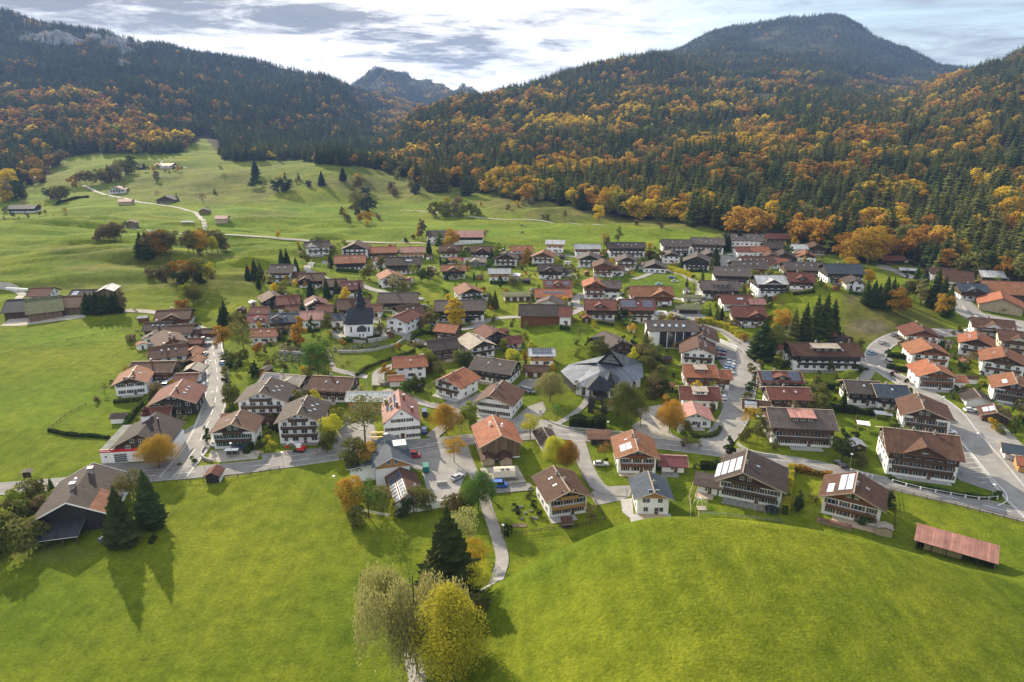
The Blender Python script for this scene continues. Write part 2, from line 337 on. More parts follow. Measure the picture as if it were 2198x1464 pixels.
def build_land():
    NT, NR = 520, 860
    ts = np.linspace(-1.25, 1.25, NT); ys = np.exp(np.linspace(math.log(40), math.log(8600+150), NR))-150
    T, Yg = np.meshgrid(ts, ys); X = T*(Yg+150)
    Z = height(X, Yg)
    V = np.stack([X, Yg, Z], -1).reshape(-1, 3)
    i = np.arange(NT*NR).reshape(NR, NT)
    Q = np.stack([i[:-1, :-1], i[:-1, 1:], i[1:, 1:], i[1:, :-1]], -1).reshape(-1, 4)
    m = bpy.data.materials.new('meadow_grass'); N, L = nodes(m); b = N['Principled BSDF']
    me = npmesh('ground', V, Q, m)
    u, v = projv(X, Yg, Z)
    ch = [np.zeros(X.shape) for _ in range(4)]
    front = Yg > 60
    wob = fbm(X/25, Yg/25, 3)*1.2
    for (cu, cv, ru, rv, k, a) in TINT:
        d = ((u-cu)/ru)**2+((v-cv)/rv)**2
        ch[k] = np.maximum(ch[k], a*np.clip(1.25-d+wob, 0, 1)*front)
    ff = vfoot(u); forest = np.clip((ff-2-v)/5, 0, 1)*(Yg > 330)
    col = np.stack([ch[0], np.clip(ch[1], 0, 1), ch[2]+.0*forest, forest], -1).reshape(-1, 4).astype(np.float32)
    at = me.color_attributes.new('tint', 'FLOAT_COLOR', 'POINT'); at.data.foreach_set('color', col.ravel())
    me.polygons.foreach_set('use_smooth', [True]*len(me.polygons))
    o = link('ground', me); tag(o, kind='structure')
    # grass material
    a = N.new('ShaderNodeAttribute'); a.attribute_name = 'tint'; sp3 = N.new('ShaderNodeSeparateColor'); L.new(a.outputs['Color'], sp3.inputs[0])
    tc = N.new('ShaderNodeTexCoord')
    def noise(s, d=5, r=.6, st=(1, 1, 1), rot=0):
        mp = N.new('ShaderNodeMapping'); mp.inputs['Scale'].default_value = st; mp.inputs['Rotation'].default_value = (0, 0, rot); L.new(tc.outputs['Object'], mp.inputs[0])
        n = N.new('ShaderNodeTexNoise'); n.inputs['Scale'].default_value = s; n.inputs['Detail'].default_value = d; n.inputs['Roughness'].default_value = r; L.new(mp.outputs[0], n.inputs[0]); return n.outputs['Fac']
    def ramp(f, c0, c1, p0=.35, p1=.65):
        r = N.new('ShaderNodeValToRGB'); L.new(f, r.inputs[0]); r.color_ramp.elements[0].position = p0; r.color_ramp.elements[1].position = p1
        r.color_ramp.elements[0].color = (*c0, 1); r.color_ramp.elements[1].color = (*c1, 1); return r.outputs[0]
    def mix(f, x, y, mode='MIX'):
        q = N.new('ShaderNodeMix'); q.data_type = 'RGBA'; q.blend_type = mode
        if isinstance(f, float): q.inputs[0].default_value = f
        else: L.new(f, q.inputs[0])
        L.new(x, q.inputs[6]); L.new(y, q.inputs[7]); return q.outputs[2]
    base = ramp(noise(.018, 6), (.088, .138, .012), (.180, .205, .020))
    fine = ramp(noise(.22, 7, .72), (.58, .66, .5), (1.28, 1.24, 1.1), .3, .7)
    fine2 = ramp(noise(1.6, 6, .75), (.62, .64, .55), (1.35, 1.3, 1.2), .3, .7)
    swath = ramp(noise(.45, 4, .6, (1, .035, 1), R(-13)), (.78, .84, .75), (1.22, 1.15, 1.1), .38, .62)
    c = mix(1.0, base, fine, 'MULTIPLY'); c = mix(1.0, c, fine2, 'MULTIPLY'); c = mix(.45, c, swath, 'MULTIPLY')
    dry_shaded = mix(1.0, ramp(noise(.05, 6, .7), (.075, .085, .020), (.165, .155, .042)), fine, 'MULTIPLY')  # parched grass, with cloud shade painted in as well
    lush_sunlit = mix(1.0, ramp(noise(.03, 4), (.095, .165, .013), (.170, .225, .022)), fine, 'MULTIPLY')  # rich grass, with strips of sunlight painted in
    earth = ramp(noise(.15, 6, .7), (.07, .055, .035), (.2, .16, .11))
    duff = ramp(noise(.02, 6, .7), (.022, .030, .013), (.065, .058, .028))
    c = mix(sp3.outputs[1], c, lush_sunlit); c = mix(sp3.outputs[0], c, dry_shaded); c = mix(sp3.outputs[2], c, earth); c = mix(a.outputs['Alpha'], c, duff)
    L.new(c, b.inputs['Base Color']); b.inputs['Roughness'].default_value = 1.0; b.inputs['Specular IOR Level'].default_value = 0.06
    bp = N.new('ShaderNodeBump'); bp.inputs['Strength'].default_value = .9; bp.inputs['Distance'].default_value = .6
    add = N.new('ShaderNodeMath'); add.operation = 'MULTIPLY_ADD'; L.new(noise(.35, 5, .7), add.inputs[0]); add.inputs[1].default_value = .8; L.new(noise(2.2, 4, .7), add.inputs[2])
    L.new(add.outputs[0], bp.inputs['Height']); L.new(bp.outputs[0], b.inputs['Normal'])
    # grass lets low light through its blades
    t = N.new('ShaderNodeBsdfTranslucent'); L.new(c, t.inputs[0]); L.new(bp.outputs[0], t.inputs[1])
build_land()

# ---------------------------------------------------------------- trees: meshes
LEAF = {  # base colours
 'o': ((.52, .28, .045), (.31, .155, .03)), 'r': ((.38, .19, .045), (.22, .11, .03)), 'y': ((.62, .40, .03), (.38, .25, .03)),
 'l': ((.30, .32, .05), (.15, .18, .03)), 'g': ((.11, .16, .035), (.05, .08, .02)), 'b': ((.24, .18, .08), (.12, .09, .045)),
 'd': ((.06, .088, .028), (.028, .042, .016)), 'm': ((.21, .20, .055), (.11, .11, .035)), 's': ((.072, .095, .028), (.036, .050, .017)), 'S': ((.165, .16, .042), (.085, .09, .026)),
 'p': ((.10, .03, .03), (.05, .02, .02)), 'w': ((.33, .28, .13), (.18, .15, .07)), 'R': ((.4, .03, .02), (.2, .02, .02)), 'B': ((.05, .075, .05), (.03, .045, .035)), 'h': ((.16, .17, .045), (.09, .10, .025))}
def leafmat(c):
    return mat('foliage_'+c, LEAF[c][1], 1.0, col2=LEAF[c][0], scale_=.55, orand=.22, trans=.35 if c not in 'sSdB' else .18, spec=.0, detail=4)
BARK = mat('bark', (.09, .07, .05), .9, .4, 2.0, bump=.5)
PALE_BARK = mat('pale_bark', (.26, .22, .16), .9, .35, 2.0)
def spruce_mesh(levels, nb, seed, name, c, droop=.25, width=.17, seg=2, top=1.0):
    """unit-height spruce crown: whorls of drooping, ragged branches"""
    r = random.Random(seed); b = MB()
    for i in range(levels):
        f = i/(levels-1); z = .10+.88*f**.92
        rad = width*(1-f)**.82*(.85+.3*r.random())+.012
        if f < .12: rad *= .75+2*f
        n = max(4, int(nb*(1-.45*f)))
        a0 = r.random()*6.3
        for k in range(n):
            a = a0+6.283*(k+.5*r.random())/n; rr = rad*(.7+.5*r.random()); d = Vector((math.cos(a), math.sin(a), 0)); s = Vector((-d.y, d.x, 0))
            w = rr*(.34 if seg > 1 else .5)+.006; zz = z+.02*r.uniform(-1, 1); h = rr*droop
            p0 = Vector((0, 0, zz+.015)); 
            if seg == 1:
                b.quad(p0, d*rr*.55-s*w+Vector((0, 0, zz-h*.5-.012)), d*rr+Vector((0, 0, zz-h)), d*rr*.55+s*w+Vector((0, 0, zz-h*.5-.012)))
            else:
                m1 = d*rr*.45+Vector((0, 0, zz-h*.25)); m2 = d*rr*.8+Vector((0, 0, zz-h*.75)); tp = d*rr*1.05+Vector((0, 0, zz-h*.85))
                dn = Vector((0, 0, -.018-.25*w))
                b.quad(p0, m1-s*w+dn, m1); b.quad(p0, m1, m1+s*w+dn)
                b.quad(m1, m1-s*w+dn, m2-s*w*.7+dn, m2); b.quad(m1, m2, m2+s*w*.7+dn, m1+s*w+dn)
                b.quad(m2, m2-s*w*.7+dn, tp); b.quad(m2, tp, m2+s*w*.7+dn)
                b.quad(m1, m2, m2+Vector((0, 0, -.03-.1*rr)), m1+Vector((0, 0, -.035-.12*rr)))
    b.quad((-.008, 0, .94), (.008, 0, .94), (0, 0, 1.01)); b.quad((0, -.008, .94), (0, .008, .94), (0, 0, 1.01))
    return b.mesh(name, leafmat(c))
def broad_mesh(nl, seed, name, c, w=.36, base=.1, lobes=14, leaf=.028, open_=0, cone=0.0):
    """unit-height broadleaf crown: leaves on the skins and in the depth of many uneven lobes"""
    r = np.random.RandomState(seed); cs = []; rs = []
    for i in range(lobes):
        f = (i+.5)/lobes; z = base+.12+(1-base-.2)*f; env = w*math.sqrt(max(.05, 1-((f-.42)/.62)**2))*(1-cone*f)
        a = r.rand()*6.283; q = env*(.35+.5*r.rand()); cs.append((q*math.cos(a), q*math.sin(a), z)); rs.append(env*(.38+.3*r.rand()) + .02)
    cs = np.array(cs); rs = np.array(rs); pr = rs**2/np.sum(rs**2)
    k = r.choice(lobes, nl, p=pr); d = r.randn(nl, 3); d /= np.linalg.norm(d, axis=1)[:, None]; d[:, 2] = np.where(d[:, 2] < -.3, -d[:, 2]*.6, d[:, 2])
    rad = rs[k]*(1-.45*r.rand(nl)**2.2*(1+open_))
    pos = cs[k]+d*rad[:, None]*np.array([1, 1, .85])
    n = d*.8+r.randn(nl, 3)*.55; n /= np.linalg.norm(n, axis=1)[:, None]
    a = np.cross(n, r.randn(nl, 3)); a /= np.linalg.norm(a, axis=1)[:, None]; bb = np.cross(n, a)
    sz = leaf*(.6+.8*r.rand(nl))[:, None]
    V = np.concatenate([pos-a*sz*1.15, pos-bb*sz*.7, pos+a*sz*1.15, pos+bb*sz*.7], 1).reshape(-1, 3)
    Q = np.arange(nl*4).reshape(-1, 4)
    return npmesh(name, V, Q, leafmat(c))
def willow_mesh(seed, name, c, n=900, w=.42, fall=.34, top=.95, leaf=.02):
    """hanging, thin crown: plumes of drooping twigs with gaps between them"""
    r = np.random.RandomState(seed); V = []; K = 15
    pl = [(w*(.15+.8*r.rand())*math.cos(i*2.4), w*(.15+.8*r.rand())*math.sin(i*2.4), .10+.09*r.rand(), .55+.42*r.rand()) for i in range(K)]
    for i in range(n):
        X, Y, rr, zt = pl[i % K]; a = r.rand()*6.283; f = r.rand()**.5; x = X+rr*f*math.cos(a); y = Y+rr*f*math.sin(a); z0 = zt-.5*rr*f*f*3-.08*r.rand()
        m = r.randint(5, 12); L_ = fall*(.35+.9*r.rand())
        for j in range(m):
            z = z0-L_*j/m
            if z < .06: break
            p = np.array([x+r.randn()*.009, y+r.randn()*.009, z]); aa = r.randn(3)*[1, 1, .3]; aa /= np.linalg.norm(aa); bb = np.array([0, 0, 1.0])
            q = leaf*(.5+r.rand()); V += [p-aa*q*.5, p-bb*q*1.3, p+aa*q*.5, p+bb*q*1.3]
    V = np.array(V); return npmesh(name, V, np.arange(len(V)).reshape(-1, 4), leafmat(c))
def trunk_mesh(name, h, r0, limbs, seed, spread=.3, m=None, z0=.18, n=6):
    r = random.Random(seed); b = MB(); b.tube([(0, 0, -.03), (.004, 0, h*.4), (0, .004, h*.75), (0, 0, h)], r0, r0*.35, n)
    for i in range(limbs):
        f = z0+(h-.08-z0)*i/max(1, limbs-1); a = i*2.4+r.random(); L_ = spread*(1-.5*f)*(.7+.5*r.random()); e = Vector((math.cos(a)*L_, math.sin(a)*L_, f+L_*.8))
        mid = Vector((math.cos(a)*L_*.5, math.sin(a)*L_*.5, f+L_*.28)); b.tube([(0, 0, f), mid, e], r0*.36, r0*.08, 4)
        for q in range(2):
            a2 = a+r.uniform(-1, 1); b.tube([mid, mid+Vector((math.cos(a2)*L_*.4, math.sin(a2)*L_*.4, L_*.35))], r0*.2, r0*.06, 3)
    return b.mesh(name, m or BARK, True)
MC = {}
def crown(kind, c, v, lod):
    key = (kind, c, v, lod)
    if key in MC: return MC[key]
    n = 'crown'
    if kind == 'S': me = [lambda: spruce_mesh(24, 12, v, n, c, width=.23), lambda: spruce_mesh(13, 9, v, n, c, width=.23, seg=1), lambda: spruce_mesh(30, 17, v, n, c, width=.255)][lod]()
    elif kind == 'B': me = broad_mesh((2200, 480, 20000)[lod], v, n, c, lobes=(17, 11, 34)[lod], leaf=(.023, .045, .0088)[lod])
    elif kind == 'O': me = broad_mesh((520, 240, 2500)[lod], v, n, c, lobes=12, leaf=(.022, .035, .016)[lod], open_=1, base=.25)     # thin autumn crown
    elif kind == 'R': me = broad_mesh((900, 260, 2000)[lod], v, n, c, w=.5, base=-.1, lobes=9, leaf=(.045, .08, .03)[lod])            # round bush
    elif kind == 'C': me = broad_mesh((800, 240, 2000)[lod], v, n, c, w=.2, base=-.06, lobes=14, leaf=(.03, .05, .02)[lod], cone=.55)  # column, thuja
    elif kind == 'P': me = broad_mesh((1500, 380, 3000)[lod], v, n, c, w=.24, base=.08, lobes=16, leaf=(.026, .05, .018)[lod], cone=.45)   # tall oval, birch or poplar
    elif kind == 'W': me = willow_mesh(v, n, c, (500, 200, 4300)[lod], leaf=(.02, .035, .0085)[lod])
    MC[key] = me; return me
def trunk(kind, lod):
    key = ('t', kind, lod)
    if key not in MC:
        MC[key] = trunk_mesh('trunk', {'S': .97, 'R': .5, 'C': .8}.get(kind, .82), {'S': .014, 'W': .011}.get(kind, .017), {'S': 0, 'R': 0, 'C': 0}.get(kind, 8 if lod else 14), 5, .26 if kind != 'W' else .42)
    return MC[key]
TREES = []
KN = {'S': ('spruce_tree', 'spruce'), 'B': ('broadleaf_tree', 'broadleaf tree'), 'O': ('thin_tree', 'thin-leaved tree'), 'R': ('bush', 'round bush'), 'C': ('columnar_shrub', 'columnar evergreen'), 'P': ('slender_tree', 'slender tree'), 'W': ('weeping_tree', 'weeping tree')}
CN = {'o': 'orange', 'r': 'rust-orange', 'y': 'golden yellow', 'l': 'lime yellow-green', 'g': 'green', 'b': 'brown-grey', 'd': 'very dark green', 'm': 'olive', 's': 'dark green', 'S': 'olive-green', 'p': 'purple-leaved', 'w': 'pale straw-coloured', 'R': 'bright red', 'B': 'blue-green', 'h': 'mossy green'}
def tree(u, v, hpx, kind, c, label=None, wide=1.0, group=None, lod=None, near=None):
    p = P(u, v); s = scale(p); k_ = (CY-(v-hpx))/F; H_ = HC+p[1]*(k_*cp-sp)/(cp+k_*sp)-p[2]
    if lod is None: lod = 0 if hpx > 26 else 1
    var = rnd.randrange(1, 4) if lod < 2 else 9
    nm = KN[kind][0]
    sc = (H_*wide, H_*wide, H_)
    if lod == 1 and hpx < 22:
        o = link(nm, crown(kind, c, var, 1), None, (p[0], p[1], p[2]-.02*H_), rnd.random()*6.28, sc)
    else:
        o = link(nm, None, None, p, rnd.random()*6.28, sc)
        link('trunk', trunk(kind, lod), o); link('crown', crown(kind, c, var, lod), o)
    TREES.append(dict(o=o, u=u, v=v, h=hpx, k=kind, c=c, label=label, group=group, p=p, H=H_))
    return o

# ---------------------------------------------------------------- forests
def geo_scatter(name, pts, rots, scs, proto, label):
    me = bpy.data.meshes.new(name); me.from_pydata([tuple(p) for p in pts], [], [])
    a = me.attributes.new('rz', 'FLOAT', 'POINT'); a.data.foreach_set('value', rots.astype(np.float32))
    a = me.attributes.new('sc', 'FLOAT_VECTOR', 'POINT'); a.data.foreach_set('vector', scs.astype(np.float32).ravel())
    o = link(name, me); tag(o, label, 'forest', kind='stuff')
    ng = bpy.data.node_groups.new(name, 'GeometryNodeTree'); ng.interface.new_socket('Geometry', in_out='INPUT', socket_type='NodeSocketGeometry'); ng.interface.new_socket('Geometry', in_out='OUTPUT', socket_type='NodeSocketGeometry')
    N = ng.nodes; L = ng.links; gi = N.new('NodeGroupInput'); go = N.new('NodeGroupOutput'); iop = N.new('GeometryNodeInstanceOnPoints')
    oi = N.new('GeometryNodeObjectInfo'); oi.inputs['Object'].default_value = proto; oi.inputs['As Instance'].default_value = True
    r = N.new('GeometryNodeInputNamedAttribute'); r.data_type = 'FLOAT'; r.inputs['Name'].default_value = 'rz'
    s = N.new('GeometryNodeInputNamedAttribute'); s.data_type = 'FLOAT_VECTOR'; s.inputs['Name'].default_value = 'sc'
    cx = N.new('ShaderNodeCombineXYZ'); L.new(r.outputs[0], cx.inputs[2])
    L.new(gi.outputs[0], iop.inputs['Points']); L.new(oi.outputs['Geometry'], iop.inputs['Instance']); L.new(cx.outputs[0], iop.inputs['Rotation']); L.new(s.outputs[0], iop.inputs['Scale']); L.new(iop.outputs[0], go.inputs[0])
    md = o.modifiers.new('scatter', 'NODES'); md.node_group = ng
    return o
def build_forest():
    rs = np.random.RandomState(11)
    n = 520000
    # random in (t, log y), thinned to an even stand whose spacing grows with distance
    t = rs.uniform(-.92, .92, n); ly = rs.uniform(math.log(350), math.log(5600), n); y = np.exp(ly); x = t*y; z = height(x, y)
    area = 1.84*(math.log(5600)-math.log(350))*y*y/n        # ground area per sample
    spacing = 8.8+sstep(900, 3000, y)*3.6
    keep = rs.rand(n) < area/spacing**2
    u, v = projv(x, y, z)
    keep &= v < vfoot(u)+rs.uniform(-2, 2, n)
    keep &= ~((y < 620) & (u < 1000)); keep &= (u > -160) & (u < 2360)
    def hole(cu, cv, ru, rv, k=1.0): return (((u-cu)/ru)**2+((v-cv)/rv)**2 < 1) & (rs.rand(n) < k)
    for h in ((1640, 210, 45, 9), (2160, 335, 75, 24, .93), (260, 345, 150, 14), (440, 318, 34, 26), (1740, 85, 150, 30, .8), (1840, 125, 90, 22, .7), (1660, 95, 60, 16, .5), (870, 180, 90, 16, .75), (1350, 440, 30, 10, .8), (2190, 400, 40, 14, .8), (1580, 125, 60, 16, .6)):
        keep &= ~hole(*h)
    for (a, b, c, d) in CLIFFS: 
        keep &= ~((((u-a)/c)**2+((v-b)/d)**2 < 1) & (rs.rand(n) < .93))
    x, y, z, u, v = x[keep], y[keep], z[keep], u[keep], v[keep]; n = len(x)
    left = u < 850+(330-v)*-.1
    nz = fbm(x/110+4, y/110+2, 4)*1.1+fbm(x/38, y/38, 2)*1.3
    warm = np.where((u < 420) & (v > 205) & (y < 2600), .46, np.where(u < 800, .04, np.where(v > 180, .44, .16)))
    warm = np.where((u > 1250) & (v > 390), .56, warm); warm = np.where((v < 150) & (u > 1400), .10, warm)
    edge = np.clip(1-(vfoot(u)-v)/26, 0, 1); warm = np.maximum(warm, np.where(u > 1030, .35+.5*edge, warm))
    isb = (nz+.62*rs.randn(n)*.5) > (.78-warm)*1.25
    tone = fbm(x/90+30, y/90+8, 3)*1.7+rs.randn(n)*.28
    H = np.where(isb, rs.uniform(15, 22, n), rs.uniform(17, 29, n))*np.where(y > 2600, .85, 1)
    H *= np.where((y < 500), .9, 1)*(.78+.5*rs.rand(n)**1.5)
    kinds = np.where(isb, np.where(edge > .4, np.where(tone > -.05, 3, np.where(tone > -.4, 5, 2)), np.where(tone > .22, 3, np.where(tone > -.3, 2, np.where(tone > -.6, 4, 5)))), np.where((tone+rs.randn(n)*.7 > .0) & ~(left & (rs.rand(n) < .6)), 1, 0))
    isb = isb & ~((v < 165-.0*u) & (u > 1350) & (rs.rand(n) < .93)); kinds = np.where(~isb & (kinds > 1), 0, kinds)
    dull = isb & (u < 700) & (rs.rand(n) < .45); kinds = np.where(dull, 4, kinds)
    spec = [('S', 's', 'dark spruces filling the wooded mountain slopes'), ('S', 'S', 'lighter olive spruces mixed through the mountain forest'), ('B', 'o', 'orange beeches dotted through the mountain forest'),
            ('B', 'y', 'golden yellow trees dotted through the mountain forest'), ('B', 'r', 'rust-brown beeches in patches of the mountain forest'), ('B', 'm', 'olive broadleaf trees mixed through the forest')]
    vis = (u > -10) & (u < 2205)
    order = np.argsort(np.where(vis, y, 1e9)); nearsel = np.zeros(n, bool)
    cs_ = order[~isb[order]][:215]; cb_ = order[isb[order]][:75]; nearsel[cs_] = True; nearsel[cb_] = True
    nm = ['spruce_forest', 'spruce_forest', 'beech_forest', 'larch_forest', 'beech_forest', 'mixed_forest']
    for k, (kd, c, lab) in enumerate(spec):
        for far in (0, 1):
            s = (kinds == k) & ~nearsel & ((y > 1250) == bool(far))
            if not s.any(): continue
            for vr in (1, 2):
                q = s & (np.arange(n) % 2 == vr-1)
                if far: me = spruce_mesh(9, 8, 40+vr, 'crown', c, width=.25, seg=1) if kd == 'S' else broad_mesh(110, 40+vr, 'crown', c, lobes=7, leaf=.095, w=.34)
                else: me = crown(kd, c, int(vr), 1)
                pr = bpy.data.objects.new('forest_tree', me)
                m = q.sum(); w = rs.uniform(.8, 1.25, m)*(1.1 if kd == 'S' else 1.15)
                geo_scatter(nm[k], np.stack([x[q], y[q], z[q]-.3], -1), rs.uniform(0, 6.28, m), np.stack([H[q]*w, H[q]*w, H[q]], -1), pr,
                            lab.replace('mountain', ('far mountain' if far else 'near mountain'))+(', tallest mixed stand' if 0 else ''))
    for i in np.nonzero(nearsel)[0]:
        kd, c, _ = spec[kinds[i]]
        o = link(KN[kd][0], None, None, (x[i], y[i], z[i]), rs.uniform(0, 6.28), (H[i]*1.1, H[i]*1.1, H[i]))
        link('trunk', trunk(kd, 1), o); link('crown', crown(kd, c, int(1+i % 3), 1), o)
        reg = 'at the forest foot behind the far end of the village' if u[i] < 1500 else ('on the forest edge above the upper village flats' if u[i] < 1800 else ('on the wooded slope right of the village' if u[i] < 2000 else 'on the wooded slope above the timber halls'))
        tag(o, f"{CN[c]} {KN[kd][1]} {reg}", 'tree', f"{CN[c]} {KN[kd][1]}s {reg}")
    print('forest', n)
# rock bands on the left mountain and the far crest (u, v, ru, rv)
CLIFFS = [(55,78,22,14),(105,84,38,20),(150,88,22,12),(200,78,20,9),(245,90,30,16),(262,108,12,14),(300,92,16,9),(596,154,22,7),(262,135,10,12)]
build_forest()
def build_cliffs():
    m = mat('limestone', (.27, .26, .25), .95, .6, .05, bump=1.0, bscale=.12, stretch=(1, 1, .22))
    for i, (cu, cv, ru, rv) in enumerate(CLIFFS):
        p = P(cu, cv+rv*.6); s = scale(p); w = ru*s*1.0; h = rv*s*1.6
        nx, nzz = 40, 14; V = []
        for j in range(nzz+1):
            for k in range(nx+1):
                a = k/nx*2-1; f = j/nzz; e = max(0, 1-abs(a)**3)
                jag = float(fbm(np.array(a*9+i*7), np.array(f*3.0), 4))
                X = p[0]+a*w; top = h*(.35+.65*e)*(1+.6*float(vnoise(np.array(a*6+i), np.array(2.5))))
                Y = p[1]-4+jag*20+f*14+(1-e)*22; V.append((X, Y, p[2]-30+f*(top+14)))
        for k in range(nx+1): V.append((V[nzz*(nx+1)+k][0], V[nzz*(nx+1)+k][1]+90, V[nzz*(nx+1)+k][2]-8))
        Q = []
        for j in range(nzz+1):
            for k in range(nx): a = j*(nx+1)+k; Q.append((a, a+1, a+nx+2, a+nx+1))
        me = npmesh('rock_face', np.array(V), np.array(Q), m); o = link('rock_face', me); tag(o, kind='structure')
build_cliffs()
hz_box = MB().box(-9000, 9000, -400, 8450, -60, 640)
def build_haze():
    m = bpy.data.materials.new('valley_haze'); N, L = nodes(m); N.remove(N['Principled BSDF']); v = N.new('ShaderNodeVolumePrincipled')
    v.inputs['Color'].default_value = (.36, .56, 1, 1); v.inputs['Density'].default_value = HAZE; v.inputs['Anisotropy'].default_value = 0.0
    L.new(v.outputs[0], N['Material Output'].inputs['Volume'])
    o = link('haze', hz_box.mesh('haze', m)); tag(o, 'thin blue air filling the whole valley up to the far mountains', 'haze', kind='stuff')
HAZE = .00006
if HAZE: build_haze()
# ---------------------------------------------------------------- building materials
plaster = mat('white_plaster', (.74, .73, .71), .9, 0, .35, col2=(.86, .855, .84), bump=.1)
cream = mat('cream_plaster', (.52, .46, .34), .9, 0, .4, col2=(.66, .60, .47))
grey_w = mat('grey_render', (.30, .30, .29), .9, .2, .5)
dwood = mat('dark_timber', (.050, .032, .022), .85, 0, 1.1, col2=(.105, .068, .045), stretch=(3, 3, .25), bump=.4)
bwood = mat('black_timber', (.022, .020, .019), .8, 0, 1.1, col2=(.05, .045, .04), stretch=(3, 3, .25), bump=.4)
rwood = mat('red_brown_timber', (.115, .045, .022), .8, 0, 1.1, col2=(.20, .085, .042), stretch=(3, 3, .25), bump=.4)
hwood = mat('honey_timber', (.34, .17, .06), .75, 0, 1.1, col2=(.50, .28, .11), stretch=(.3, .3, 3), bump=.3)
owood = mat('weathered_boards', (.085, .058, .038), .9, 0, .9, col2=(.27, .185, .12), stretch=(2.2, 2.2, .12), bump=.6)
lwood = mat('pale_timber', (.32, .25, .17), .85, 0, .9, col2=(.46, .37, .26), stretch=(2, 2, .2))
stone = mat('rubble_stone', (.22, .21, .19), .95, .45, 1.6, bump=.8, bscale=3)
concrete = mat('concrete', (.34, .33, .31), .92, .2, .6, bump=.15)
trimw = mat('white_trim', (.72, .72, .70), .6, .05, 1)
verge = mat('pale_verge_board', (.34, .27, .20), .7, .25, 1)
glass = glassmat('window_glass', (.02, .024, .03)); blackm = mat('black_metal', (.02, .02, .022), .5, .2, 1)
metal = mat('galvanised_metal', (.42, .43, .44), .38, .15, 1, metal=.7)
cap = mat('chimney_cap', (.22, .22, .22), .5, .15, 1)
chm = mat('chimney_render', (.30, .26, .23), .9, .25, 1)
shut = mat('brown_shutter', (.11, .06, .035), .7, .2, 1); gshut = mat('green_shutter', (.02, .09, .045), .6, .2, 1)
glowglass = glassmat('skylight_glass', (.30, .36, .42), .04)
ROOF = {'br': (.100, .054, .036), 'dk': (.062, .048, .042), 'gy': (.105, .085, .074), 'rd': (.150, .058, .042), 'or': (.30, .115, .062), 'pk': (.33, .165, .135),
        'bl': (.062, .078, .098), 'lt': (.40, .40, .39), 'bk': (.034, .038, .045), 'cr': (.36, .31, .25), 'gn': (.10, .11, .05), 'mr': (.17, .062, .06), 'ob': (.25, .112, .060)}
def rmat(c): return roofmat('roof_'+c, ROOF[c], .55 if c in ('lt', 'bk', 'pk') else .75, c in ('lt', 'bk', 'pk'))
def solar_mat():
    m = bpy.data.materials.new('solar_cell'); N, L = nodes(m); b = N['Principled BSDF']; tc = N.new('ShaderNodeTexCoord'); br = N.new('ShaderNodeTexBrick'); L.new(tc.outputs['UV'], br.inputs[0])
    br.offset = 0; br.inputs['Scale'].default_value = 1; br.inputs['Brick Width'].default_value = .5; br.inputs['Row Height'].default_value = .5; br.inputs['Mortar Size'].default_value = .02
    br.inputs['Color1'].default_value = (.018, .026, .055, 1); br.inputs['Color2'].default_value = (.026, .036, .07, 1); br.inputs['Mortar'].default_value = (.2, .22, .26, 1)
    L.new(br.outputs[0], b.inputs['Base Color']); b.inputs['Roughness'].default_value = .16; b.inputs['Specular IOR Level'].default_value = .9; return m
solarm = solar_mat()
solarl = glassmat('pale_collector_glass', (.34, .37, .42), .12)
# ---------------------------------------------------------------- shared small meshes
def shared(key, fn):
    if key not in MC: MC[key] = fn()
    return MC[key]
def win_frame(w, h, sh):
    def f():
        b = MB(); e = .08
        b.box(-w/2-e, -w/2, -.07, .02, -h/2-e, h/2+e); b.box(w/2, w/2+e, -.07, .02, -h/2-e, h/2+e); b.box(-w/2, w/2, -.07, .02, h/2, h/2+e); b.box(-w/2, w/2, -.09, .02, -h/2-e, -h/2); b.box(-.035, .035, -.06, .02, -h/2, h/2)
        if sh:
            for s in (-1, 1): b.box(s*(w/2+.38)-.28, s*(w/2+.38)+.28, -.06, .01, -h/2-.02, h/2+.02, 1)
        return b.mesh('window', [trimw, gshut if sh == 'g' else shut])
    return shared(('wf', round(w, 2), round(h, 2), sh), f)
def win_pane(w, h): return shared(('wp', round(w, 2), round(h, 2)), lambda: MB().box(-w/2, w/2, -.035, .02, -h/2, h/2).mesh('pane', glass))
def far_win(w, h, dark):
    def f():
        b = MB(); e = .09; b.box(-w/2-e, w/2+e, -.04, .02, -h/2-e, h/2+e, 1); b.box(-w/2, -.04, -.06, -.03, -h/2, h/2, 0); b.box(.04, w/2, -.06, -.03, -h/2, h/2, 0); return b.mesh('window', [glass, dwood if dark else trimw])
    return shared(('fw', round(w, 2), round(h, 2), dark), f)
def door_me(m=None): return shared(('door', m), lambda: MB().box(-.6, .6, -.05, .02, 0, 2.15, 1).box(-.5, .5, -.08, -.04, 0, 2.05, 0).mesh('door', [m or shut, trimw]))
def chimney_me(): return shared('chim', lambda: MB().box(-.4, .4, -.4, .4, -1.3, 1.0, 0).box(-.48, .48, -.48, .48, 1.0, 1.12, 1).box(-.3, .3, -.3, .3, 1.12, 1.38, 1).mesh('chimney', [chm, cap]))
def sky_me(): return shared('skyl', lambda: MB().box(-.45, .45, -.65, .65, -.02, .09, 1).box(-.37, .37, -.57, .57, .09, .12, 0).mesh('skylight', [glowglass, metal]))
def pan_me(l=False):
    def f():
        b = MB(); b.box(-.49, .49, -.82, .82, .02, .09, 1); b.quad((-.46, -.79, .094), (.46, -.79, .094), (.46, .79, .094), (-.46, .79, .094), mi=0, uv=[(0.01, 0.01), (3, 0.01), (3, 5), (0.01, 5)]); return b.mesh('solar_panel', [solarl if l else solarm, metal])
    return shared(('pan', l), f)
HOUSES = []
